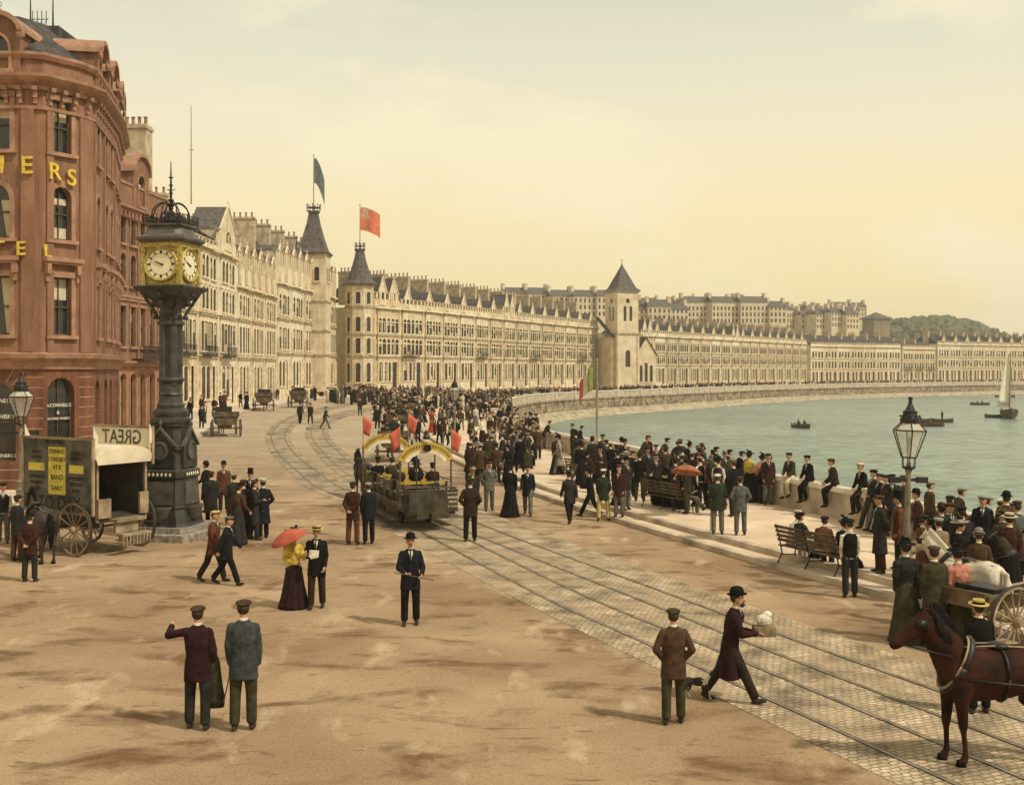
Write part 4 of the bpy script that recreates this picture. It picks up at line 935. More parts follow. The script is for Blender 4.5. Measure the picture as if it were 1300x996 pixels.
# ================= THINGS =================
def fuse(mb, name, mats, voxel, smooth=4, extra=None, sm=.5):
    """grow one continuous skin round overlapping volumes; materials follow the nearest source"""
    me = mb.mesh('src', mats); o = bpy.data.objects.new('src', me)
    r = o.modifiers.new('r', 'REMESH'); r.mode = 'VOXEL'; r.voxel_size = voxel; r.use_smooth_shade = True
    if smooth: s = o.modifiers.new('s', 'SMOOTH'); s.factor = sm; s.iterations = smooth
    me2 = bake(o); me2.name = name
    me2.materials.clear()
    for m in mats: me2.materials.append(m)
    if len(mats) > 1:
        kd = kdtree.KDTree(len(me.polygons))
        for i, p in enumerate(me.polygons): kd.insert(p.center, i)
        kd.balance(); mi = [p.material_index for p in me.polygons]
        me2.polygons.foreach_set('material_index', [mi[kd.find(p.center)[1]] for p in me2.polygons])
    else: me2.polygons.foreach_set('material_index', [0]*len(me2.polygons))
    me2.polygons.foreach_set('use_smooth', [True]*len(me2.polygons))
    bpy.data.objects.remove(o); bpy.data.meshes.remove(me)
    if extra and extra.f:
        bm = bmesh.new(); bm.from_mesh(me2); vs = [bm.verts.new(v) for v in extra.v]
        for f, m_ in zip(extra.f, extra.m):
            try: q = bm.faces.new([vs[i] for i in f]); q.material_index = m_; q.smooth = True
            except ValueError: pass
        bm.to_mesh(me2); bm.free()
    return me2
def at(u, v): p = P(u, v); return (p.x, p.y, p.z)

# ---- clock tower ----
M_clk = mat('clock_iron', (.042,.038,.032), rough=.42, ns=3, amt=.35, bump=.3, bs=18, spec=.5)
M_clk2 = mat('clock_iron_light', (.105,.092,.075), rough=.5, ns=2.5, amt=.25)
M_gold = mat('clock_gold', (.42,.32,.08), rough=.4, ns=14, amt=.5, metal=.2, c2=(.16,.12,.03), bump=.6, bs=30)
M_dial = mat('dial_face', (.80,.70,.46), rough=.5, ns=3, amt=.06)
M_granite = mat('granite_plinth', (.33,.28,.22), ns=5, amt=.3, bump=.3)
def sqring(h, z, ch):
    """square ring with chamfered corners"""
    c = h-ch; return [(c,-h,z),(h,-c,z),(h,c,z),(c,h,z),(-c,h,z),(-h,c,z),(-h,-c,z),(-c,-h,z)]
def clock():
    x, y, z = at(217, 681); root = empty('clock_tower', (x, y, z), R(-11)); tag(root, 'tall dark cast-iron clock pillar with gilded dials and drinking fountain base', 'clock tower')
    mb = MB(); mb.rings([sqring(1.45,0,.25), sqring(1.45,.22,.25), sqring(1.38,.24,.25)]); mb.rings([sqring(1.2,.24,.2), sqring(1.2,.42,.2)]); mb.build('plinth', M_granite, root)
    mb = MB()
    mb.rings([sqring(1.02,.42,.25), sqring(.95,.5,.25), sqring(.88,.95,.25), sqring(.92,1.02,.25), sqring(.86,1.05,.25), sqring(.80,1.9,.22), sqring(.86,1.94,.22), sqring(.86,2.15,.22), sqring(.72,2.25,.2), sqring(.66,2.75,.2), sqring(.76,2.82,.2), sqring(.76,2.92,.2), sqring(.62,2.98,.2), sqring(.60,3.5,.2), sqring(.66,3.55,.2), sqring(.66,3.62,.2)])
    root.scale = (1,1,.94); b = mb.build('pedestal', M_clk, root)
    for i in range(4):
        a = i*math.pi/2; Mx = Matrix.Rotation(a, 4, 'Z'); f = MB(); f.M = Mx
        f.box(-.5,.5,-.865,-.79,1.15,1.82); f.box(-.56,.56,-.90,-.80,1.10,1.16); f.build('panel', M_clk2, b)
        f = MB(); f.M = Mx      # basin
        f.M = Mx @ Matrix.Translation((0,-.92,0)); f.lathe([(.12,.55),(.30,.68),(.46,.92),(.50,1.0),(.50,1.05),(.44,1.05),(.40,.99)], 18, sy=.6); f.build('basin', M_clk2, root)
        f = MB(); f.M = Mx
        for k in range(6): cx = -.42+k*.168; f.prism([(cx,-.865,1.98),(cx+.05,-.865,2.045),(cx,-.865,2.11),(cx-.05,-.865,2.045)], (0,-.02,0))
        f.build('diamond_band', M_dial, root)
        f = MB(); f.M = Mx      # small pediment with roundel
        f.prism([(-.55,-.80,2.25),(.55,-.80,2.25),(.5,-.80,2.95),(0,-.80,3.42),(-.5,-.80,2.95)], (0,.12,0)); 
        for sg in (-1,1): f.prism([(sg*.56,-.86,2.92),(sg*.0,-.86,3.44),(0,-.86,3.54),(sg*.66,-.86,2.93)], (0,.14,0), 1)
        f.lathe([(.04,0),(.04,.1),(.08,.15),(.03,.25)], 6, (0,-.8,3.5), 1)
        f.M = Mx @ Matrix.Translation((0,-.81,2.78)) @ Matrix.Rotation(R(90), 4, 'X'); f.lathe([(.30,0),(.30,.05),(.25,.07),(.25,.03),(.02,.03)], 24, mi=1); f.build('pediment', [M_clk, M_clk2], root)
    mb = MB(); mb.lathe([(.70,3.6),(.74,3.68),(.74,3.78),(.62,3.84),(.66,3.95),(.66,4.02),(.50,4.12),(.52,4.22),(.46,4.28),(.42,4.5),(.46,4.55),(.40,4.62),(.38,4.9)], 20)
    mb.build('base_moulding', M_clk, root)
    mb = MB(); mb.lathe([(.22,4.8),(.22,7.0)], 16)
    for i in range(4):
        a = math.pi/4+i*math.pi/2; mb.lathe([(.135,4.85),(.13,7.05)], 10, (.22*math.cos(a), .22*math.sin(a), 0))
    for z_ in (4.95, 6.75): mb.lathe([(.37,z_),(.40,z_+.04),(.40,z_+.1),(.37,z_+.14)], 20)
    mb.build('column', M_clk, root)
    mb = MB(); mb.lathe([(.30,7.0),(.34,7.08),(.30,7.14),(.32,7.3)], 16)
    mb.rings([sqring(.34,7.3,.12), sqring(.42,7.5,.12), sqring(.66,7.72,.12), sqring(.70,7.8,.08), sqring(.80,7.9,.02), sqring(.82,7.96,.02), sqring(.76,8.0,.02)])
    for i in range(4):
        a = math.pi/4+i*math.pi/2; c, s = math.cos(a), math.sin(a); mb.tube([(c*.36,s*.36,6.95),(c*.5,s*.5,7.2),(c*.72,s*.72,7.55),(c*.92,s*.92,7.84)], [.04,.055,.05,.04], 6); mb.ball((c*.47,s*.47,7.0),.07,8,6)
        a = i*math.pi/2; c, s = math.cos(a), math.sin(a); mb.ball((c*.55,s*.55,7.45),(.09,.09,.11),8,6); mb.ball((c*.72,s*.72,7.7),.06,8,6)
    mb.build('capital', M_clk, root)
    h = .565; mb = MB(); mb.rings([sqring(h,8.0,.02), sqring(h,9.35,.02)]); mb.build('clock_case', M_gold, root)
    for i in range(4):
        Mx = Matrix.Rotation(i*math.pi/2, 4, 'Z'); f = MB(); f.M = Mx @ Matrix.Translation((0,-h-.005,8.66)) @ Matrix.Rotation(R(90), 4, 'X')
        f.lathe([(.56,0),(.56,.05),(.52,.09),(.46,.06),(.46,.02)], 32, mi=0); f.lathe([(.455,.0),(.455,.035),(.01,.036)], 32, mi=1)
        d = f.build('dial', [M_gold, M_dial], root)
        f = MB(); f.M = Mx @ Matrix.Translation((0,-h-.045,8.66))
        for k in range(12):
            a = k*math.pi/6; c, s = math.cos(a), math.sin(a); t = .022 if k % 3 else .034
            f.add([(c*.33-s*t,-.005,s*.33+c*t),(c*.33+s*t,-.005,s*.33-c*t),(c*.43+s*t,-.005,s*.43-c*t),(c*.43-s*t,-.005,s*.43+c*t)], [(0,1,2,3)])
        for a, L, t in ((R(160), .24, .032), (R(152), .36, .02)):
            c, s = math.cos(a), math.sin(a); f.prism([(-c*.08-s*t,-.01,-s*.08+c*t),(-c*.08+s*t,-.01,-s*.08-c*t),(c*L,-.01,s*L)], (0,-.01,0))
        n_ = 40
        f.rings([[(.335*math.cos(2*math.pi*q/n_),-.004,.335*math.sin(2*math.pi*q/n_)) for q in range(n_)],[(.345*math.cos(2*math.pi*q/n_),-.004,.345*math.sin(2*math.pi*q/n_)) for q in range(n_)]], closed=False)
        f.build('hands', M_iron, d)
        f = MB(); f.M = Mx
        for sg in (-1,1): f.box(sg*h-.06,sg*h+.06,-h-.07,-h+.05,8.0,9.35)
        for sx in (-1,1):
            for sz in (8.13, 9.2): f.ball((sx*.48,-h-.01,sz),(.06,.03,.06),8,6)
        f.box(-h,h,-h-.06,-h+.02,9.2,9.35); f.build('corner_trim', M_gold, root)
    mb = MB(); mb.rings([sqring(.68,9.35,.1), sqring(.78,9.45,.1), sqring(.78,9.52,.1), sqring(.60,9.62,.15), sqring(.52,9.85,.15), sqring(.60,9.9,.15), sqring(.60,9.95,.15)]); 
    mb.build('canopy', M_clk2, root)
    mb = MB()
    for i in range(4):
        Mx = Matrix.Rotation(i*math.pi/2, 4, 'Z'); mb.M = Mx
        for k in range(9):
            cx = -.56+k*.14; mb.tube([(cx,-.6,9.95),(cx,-.6,10.22)], .014, 4); mb.tube([(cx-.05,-.6,10.05),(cx,-.6,10.14),(cx+.05,-.6,10.05)], .012, 3); mb.ball((cx,-.6,10.24),.025,6,4)
        mb.box(-.6,.6,-.615,-.585,10.02,10.045); mb.box(-.6,.6,-.61,-.59,10.12,10.14)
    mb.M = None; mb.build('gallery', M_iron, root)
    mb = MB()
    for i in range(8):
        a = math.pi/4*i; c, s = math.cos(a), math.sin(a); pts = [(c*r_, s*r_, z_) for r_, z_ in ((.55,9.97),(.58,10.2),(.52,10.45),(.36,10.62),(.18,10.66),(.05,10.55))]; mb.tube([tuple(p) for p in catmull(pts,4)], .022, 5)
        mb.tube([(c*.3,s*.3,10.0),(c*.33,s*.33,10.25),(c*.15,s*.15,10.42)], .015, 4)
    for z_, r_ in ((10.0,.2),(10.12,.26),(10.3,.14),(10.5,.08),(10.75,.09)): mb.ball((0,0,z_),(r_,r_,r_*.7),10,6)
    mb.tube([(0,0,10),(0,0,11.1),(0,0,12.0)], [.05,.035,.012], 6)
    for z_ in (10.95,11.2,11.45): mb.lathe([(.02,0),(.08,.03),(.02,.07)], 8, (0,0,z_))
    for i in range(4): a = i*math.pi/2; mb.tube([(0,0,11.05),(math.cos(a)*.14,math.sin(a)*.14,11.1)], .012, 4)
    mb.build('crown', M_iron, root)
    for ch in root.children:
        if ch.name.split('.')[0] in ('plinth','pedestal','basin','diamond_band','pediment','base_moulding'): ch.scale = (.80,.80,1)
clock()

# ---- gas lamps ----
M_pole = mat('lamp_paint', (.22,.18,.125), rough=.55, ns=3, amt=.3)
M_lampglass = mat('lantern_glass', (.50,.46,.36), rough=.15, ns=2, amt=.15, spec=.5)
def clear_glass():
    m, t, b = nodes_mat('clear_lantern_glass'); b.inputs['Base Color'].default_value = (.8,.78,.66,1); b.inputs['Roughness'].default_value = .1; b.inputs['Alpha'].default_value = .22
    co = N(t,'ShaderNodeTexCoord'); n = N(t,'ShaderNodeTexNoise'); n.inputs['Scale'].default_value = 6; t.links.new(co.outputs['Object'], n.inputs['Vector'])
    mr = N(t,'ShaderNodeMapRange'); mr.inputs[3].default_value = .16; mr.inputs[4].default_value = .34; t.links.new(n.outputs[0], mr.inputs[0]); t.links.new(mr.outputs[0], b.inputs['Alpha']); return m
M_clear = clear_glass()
def lamp():
    root = empty('street_lamp', (0,0,0)); mb = MB()
    mb.lathe([(.22,0),(.22,.08),(.17,.14),(.15,.75),(.18,.80),(.13,.88),(.11,1.05),(.13,1.08),(.09,1.15),(.075,2.0),(.065,2.95),(.09,2.98),(.09,3.03),(.06,3.06),(.05,3.2)], 12); mb.build('post', M_pole, root)
    mb = MB(); mb.box(-.42,.42,-.035,.035,2.72,2.80); 
    for sg in (-1,1): mb.box(sg*.42-.16,sg*.42+.16,-.045,.045,2.68,2.83)
    mb.build('ladder_bar', M_iron, root)
    lan = MB(); n = 6
    for i in range(n):
        a = 2*math.pi*i/n; c, s = math.cos(a), math.sin(a)
        lan.tube([(c*.19,s*.19,3.32),(c*.43,s*.43,4.0)], .016, 4); lan.tube([(c*.16,s*.16,3.05),(c*.17,s*.17,3.32)], .014, 4); lan.tube([(c*.43,s*.43,4.0),(c*.22,s*.22,4.20)], .014, 4)
        a2 = 2*math.pi*(i+1)/n; c2, s2 = math.cos(a2), math.sin(a2); lan.tube([(c*.43,s*.43,4.0),(c2*.43,s2*.43,4.0)], .018, 4); lan.tube([(c*.19,s*.19,3.32),(c2*.19,s2*.19,3.32)], .016, 4)
    lan.lathe([(.10,3.02),(.17,3.06),(.15,3.1)], 8)
    lan.lathe([(.24,4.19),(.24,4.30),(.20,4.34),(.17,4.45),(.20,4.47),(.12,4.52),(.05,4.68),(.04,4.76)], 12); lan.ball((0,0,4.80),.06,8,6)
    for i in range(12): a = i*math.pi/6; lan.ball((.235*math.cos(a),.235*math.sin(a),4.36),.025,5,4)
    l = lan.build('lantern', M_iron, root)
    g = MB(); r0 = [(.185*math.cos(2*math.pi*i/n), .185*math.sin(2*math.pi*i/n), 3.33) for i in range(n)]; r1 = [(.42*math.cos(2*math.pi*i/n), .42*math.sin(2*math.pi*i/n), 3.99) for i in range(n)]; r2 = [(.225*math.cos(2*math.pi*i/n), .225*math.sin(2*math.pi*i/n), 4.19) for i in range(n)]
    g.rings([r0, r1], 0, False); g.rings([r1, r2], 1, False); g.build('pane', [M_clear, M_lampglass], l)
    g = MB(); g.tube([(0,0,3.2),(0,0,3.6)], .015, 5); g.lathe([(.03,3.6),(.05,3.7),(.02,3.85)], 8); g.build('burner', M_lampglass, l)
    return root
L0 = lamp(); lamps = [(at(1149,748), -2, .88, 'gas lamp standing nearest on the promenade edge, among the people at the right'), (at(577,571), 0, .88, 'gas lamp rising out of the crowd behind the open tram'), ((-17.2,40,0), 0, 1.02, 'gas lamp in front of the hotel, behind the show wagon')]
for i, (p, lean, s, lab) in enumerate(lamps):
    o = L0 if i == 0 else copy_tree(L0); o.location = p; o.rotation_euler = (0, R(2.0 if i == 0 else 0), R(20)); o.scale = (s,s,s); tag(o, lab, 'street lamp', 'gas lamps')

# ---- flags and poles ----
M_red = mat('red_bunting', (.60,.13,.08), ns=2, amt=.15); M_redens = mat('red_flag_cloth', (.80,.22,.13), ns=2, amt=.12)
M_white = mat('white_cloth', (.72,.64,.50), ns=3, amt=.1); M_green = mat('green_cloth', (.10,.16,.06), ns=3, amt=.2); M_dk = mat('dark_cloth', (.10,.10,.10), ns=3, amt=.2)
def flag(name, lab, base, a, w_, h, mats, droop=.3, fx=None, group=None, split=None, cross=False):
    """waving cloth hung from its hoist edge, top corner at base"""
    root = empty(name, base, a); tag(root, lab, 'flag', group); nx_, nz_ = 14, 8; mb = MB(); th = .015
    def pt(i, j, o=0):
        u_, v_ = i/nx_, j/nz_; return (u_*w_*(1-.15*droop), math.sin(u_*7+v_*1.3)*.09*w_*u_+o, -v_*h - droop*h*u_*u_ + .03*math.sin(u_*9))
    for sgn in (0, 1):
        vs = [pt(i,j,th*sgn) for j in range(nz_+1) for i in range(nx_+1)]; fs = []
        for j in range(nz_):
            for i in range(nx_): q = j*(nx_+1)+i; f = (q, q+1, q+nx_+2, q+nx_+1); fs.append(f if sgn else f[::-1])
        o_ = len(mb.v); mb.v += vs
        for k, f in enumerate(fs):
            i, j = k % nx_, k//nx_; m_ = 0
            if split: m_ = min(2, int(i/nx_*3))
            if cross and i < nx_*.45 and j < nz_*.5: m_ = 1 if (abs(i-nx_*.22) < 1.1 or abs(j-nz_*.25) < .8 or (i+j) % 3 == 0) else 0
            mb.f.append(tuple(x+o_ for x in f)); mb.m.append(m_)
    mb.build('flag_cloth', mats, root, smooth=True); return root
flag('ensign', 'red ensign streaming from the pole on the corner turret', (-23.55,177.3,30.3), R(-12), 3.3, 3.6, [M_redens, mat('ensign_pale', (.72,.42,.30), ns=3)], .35, cross=True)
flag('pointed_flag', 'dark blue-grey flag hanging from the pole on the slate spire', (-28.25,163,35.3), R(5), 1.7, 3.6, [mat('slate_cloth', (.13,.15,.15), ns=2)], .9)
mb = MB(); p = (-29.0,104,21); mb.tube([(0,0,0),(0,0,9.5)], [.07,.03], 6); mb.box(-.25,.25,-.02,.02,5.2,5.26); tag(mb.build('flagpole', MATS['pole_paint'], loc=(-30.9,110,21.0)), 'bare thin flagpole on the roof behind the broad pointed gable', 'flagpole')
fp = at(755, 584); root = empty('flagpole', (fp[0]+.15, fp[1]+.4, fp[2])); tag(root, 'tall flagpole by the parapet carrying red, white and green flags', 'flagpole', None)
mb = MB(); mb.lathe([(.10,0),(.10,.2),(.06,.4),(.055,5.2),(.07,5.22),(.07,5.3),(.03,5.32)], 10); mb.build('pole', MATS['pole_paint'], root)
fz = fp[2]
flag('hanging_flag', 'green and ochre flag hanging right of the parapet flagpole, upper', (fp[0]+.12,fp[1]+.4,fz+4.95), R(200), .55, 1.15, [M_green, mat('ochre_cloth', (.35,.24,.06), ns=3), M_green], .2, split=True)
flag('hanging_flag', 'red and white flag hanging left of the parapet flagpole', (fp[0]-.1,fp[1]+.4,fz+4.6), R(165), .75, 1.0, [M_red, M_white, M_red], .6, split=True)
mb = MB(); q = at(632, 530); mb.lathe([(.06,0),(.045,5.0),(.1,5.02),(.1,5.1),(.02,5.15)], 8); mb.box(-.5,.5,-.02,.02,4.7,4.75); tag(mb.build('mast', MATS['pole_paint'], loc=q), 'slender pale mast with crossbar standing at the bend of the sea wall', 'mast')

# ---- wheels and carts ----
M_wood = mat('cart_wood', (.13,.085,.045), rough=.6, ns=3, amt=.35, bump=.2); M_wheel = mat('wheel_paint', (.34,.25,.15), rough=.6, ns=3, amt=.3); M_tyre = mat('iron_tyre', (.06,.05,.045), rough=.5, ns=4, metal=.3)
M_leather = mat('black_leather', (.025,.02,.017), rough=.45, ns=6, amt=.4)
def wheel(r, n=12, w_=.055):
    key = ('wheel', r, n)
    if key in WIN: return WIN[key]
    mb = MB(); K = 36; rr_ = []
    for (ri, xo) in ((r-.07,-w_/2),(r-.02,-w_/2),(r-.02,w_/2),(r-.07,w_/2)): rr_.append([(xo, ri*math.cos(2*math.pi*k/K), ri*math.sin(2*math.pi*k/K)) for k in range(K)])
    rr_.append(rr_[0]); mb.rings(rr_, 0, False)
    r2 = []
    for (ri, xo) in ((r-.02,-w_/2-.004),(r,-w_/2-.004),(r,w_/2+.004),(r-.02,w_/2+.004)): r2.append([(xo, ri*math.cos(2*math.pi*k/K), ri*math.sin(2*math.pi*k/K)) for k in range(K)])
    r2.append(r2[0]); mb.rings(r2, 1, False)
    for k in range(n): a = 2*math.pi*k/n; c, s = math.cos(a), math.sin(a); mb.tube([(0,c*.07,s*.07),(0,c*(r-.06),s*(r-.06))], .018, 5)
    mb.tube([(-.13,0,0),(-.06,0,0),(.06,0,0),(.13,0,0)], [.05,.085,.085,.05], 10)
    WIN[key] = mb.mesh('wheel', [M_wheel, M_tyre]); smooth_angle(WIN[key]); return WIN[key]
def put_wheel(root, x, y, r, n=12, tilt=0, z=None): o = link('wheel', wheel(r, n), root, (x, y, r if z is None else z)); return o

# ---- show wagon with bill boards ----
M_board = mat('bill_board', (.115,.10,.075), ns=2.5, amt=.35, bump=.15); M_bill = mat('yellow_bill', (.66,.52,.09), ns=4, amt=.15); M_ink = mat('sign_ink', (.03,.022,.015), ns=8); M_canvas = mat('wagon_canvas', (.70,.60,.43), ns=2, amt=.12, bump=.2)
M_dark = mat('dark_interior', (.075,.055,.035), ns=3, amt=.3)
def wagon():
    c = Vector(((122-650)/F*30.6, 30.6, 0)); al = R(52)
    # local: x to the rear-right along the tail, y forward along the wagon; tail corner nearest the camera at the origin
    root = empty('show_wagon', c, R(60)); root.scale = (1,1,1.08); tag(root, 'horse-drawn show wagon with large painted bill boards and pale canvas roof', 'wagon')
    W_, L = 1.72, 2.75
    mb = MB(); mb.box(0,W_,0,L,.82,.92,0); mb.box(.1,.2,0,L+.3,.70,.82,0); mb.box(W_-.2,W_-.1,0,L+.3,.70,.82,0)
    mb.box(-.02,.04,.05,L,.92,1.25,0); mb.box(W_-.04,W_+.02,.05,L,.92,1.25,0); mb.box(0,W_,L-.05,L,.92,2.5,0); mb.box(W_-.05,W_-.01,.1,L,1.25,2.55,0); mb.box(.03,.07,.1,L,1.25,2.4,0)
    mb.build('body', M_dark, root)
    for x in (.03, W_-.03):
        mb = MB(); mb.box(x-.035,x+.035,-.03,.04,.85,2.52); mb.build('corner_post', M_wheel, root)
    mb = MB(); n = 8; o2 = []
    for yv in (-.12, L+.1):
        o2.append([(W_/2+(W_/2+.12)*math.cos(math.pi*(1-k/n)), yv, 2.45+.28*math.sin(math.pi*k/n)) for k in range(n+1)] + [(W_/2+(W_/2+.08)*math.cos(math.pi*(k/n)), yv, 2.40+.26*math.sin(math.pi*k/n)) for k in range(n+1)])
    mb.rings(o2); mb.build('canvas_roof', M_canvas, root)
    mb = MB(); mb.prism([(-.05,-.14,2.28),(W_+.05,-.14,2.28)] + [(W_/2+(W_/2+.1)*math.cos(math.pi*k/n), -.14, 2.43+.27*math.sin(math.pi*k/n)) for k in range(n+1)], (0,.03,0)); mb.build('valance', M_canvas, root)
    # side board (towards the camera) : plane x = -.10
    mb = MB(); mb.box(-.16,-.11,-.05,L+.05,1.05,2.95,0)
    for z_ in (1.05,2.92): mb.box(-.18,-.10,-.07,L+.07,z_-.03,z_+.03,1)
    for y_ in (-.05,L+.05): mb.box(-.18,-.10,y_-.03,y_+.03,1.05,2.95,1)
    sb = mb.build('bill_board', [M_board, M_wheel], root)
    Ms = lambda yv, zv: Matrix.Translation((-.168, yv, zv)) @ Matrix.Rotation(R(-90), 4, 'Z') @ Matrix.Rotation(R(90), 4, 'X')
    def wr(s, yv, zv, sz, m): me = text_mesh(s, sz, m, .002); o = link('lettering', me, sb); o.matrix_basis = Ms(yv, zv)
    mb = MB(); mb.box(-.164,-.161,1.02,1.72,1.50,2.70); mb.box(-.164,-.161,1.88,2.55,2.08,2.28); mb.box(-.164,-.161,.3,.88,2.06,2.26); mb.build('yellow_bill', M_bill, sb)
    wr('TO DAY', 1.28, 1.28, .46, M_ink)
    for s, z_, sz in (('EVENING', 2.58, .15), ('CONCERT', 2.38, .15), ('AT 8', 2.18, .16), ('BAND', 1.93, .18), ('DAILY', 1.66, .16)): wr(s, 1.37, z_, sz, M_ink)
    for yv, sg in ((2.2,0), (.6,1)):
        for z_, s in ((2.55,'GRAND'), (2.42,'SACRED'), (1.93,'ADMISSION'), (1.78,'PAVILION'), (1.62,'BAND')): wr(s, yv, z_, .12, M_ink)
    wr('THE GRAND', 1.5, 2.82, .14, M_ink)
    # far side board seen from behind, lettering showing through reversed
    mb = MB(); mb.box(W_+.10,W_+.14,-.10,2.3,2.60,3.14,0); mb.box(W_+.08,W_+.16,-.16,-.10,2.2,3.17,1); mb.box(W_+.08,W_+.16,-.10,2.3,3.12,3.18,1); mb.box(W_+.08,W_+.16,-.10,2.3,2.57,2.62,1); gb = mb.build('roof_board', [M_canvas, M_wheel], root, loc=None)
    me = text_mesh('GREAT', .52, M_board, .002); o = link('reversed_lettering', me, gb); o.matrix_basis = Matrix.Translation((W_+.094,1.1,2.86)) @ Matrix.Rotation(R(-90), 4, 'Z') @ Matrix.Rotation(R(90), 4, 'X') @ Matrix.Scale(-1, 4, (1,0,0))
    for (x, y) in ((-.12,-.05),(-.12,L),(W_,-.14)):
        mb = MB(); mb.tube([(x,y,2.4),(x,y,3.25)], .012, 5); mb.add([(x,y,3.25),(x+.14,y-.02,2.95),(x+.10,y,2.72),(x,y,2.78)], [(0,1,2,3)]); mb.build('pennant', M_white, root)
    # tail steps, side lockers
    mb = MB(); mb.box(0.0,.42,-.10,-.02,.95,1.42); mb.box(W_-.3,W_,-.10,-.02,.95,1.5); mb.box(.45,W_-.25,-.30,-.02,.82,.9); mb.box(.35,W_-.35,-.62,-.36,.50,.55); 
    mb.box(.48,W_-.45,-.20,-.12,.55,.86)
    for k in range(9): mb.box(.38+k*.115,.41+k*.115,-.62,-.58,.28,.50)
    mb.build('tail_step', M_wheel, root)
    mb = MB(); mb.tube([(-.2,.55,.66),(W_+.2,.55,.66)], .03, 6); mb.tube([(-.1,2.35,.5),(W_+.1,2.35,.5)], .03, 6); mb.box(.2,1.5,2.2,2.5,.5,.74)
    mb.tube([(.4,2.5,.6),(.35,5.0,1.0)], .03, 5); mb.tube([(W_-.4,2.5,.6),(W_-.35,5.0,1.0)], .03, 5); mb.build('undercarriage', M_wood, root)
    put_wheel(root, -.26, .55, .68, 14); put_wheel(root, W_+.24, .55, .68, 14); put_wheel(root, -.10, 2.35, .48, 12); put_wheel(root, W_+.10, 2.35, .48, 12)
wagon()

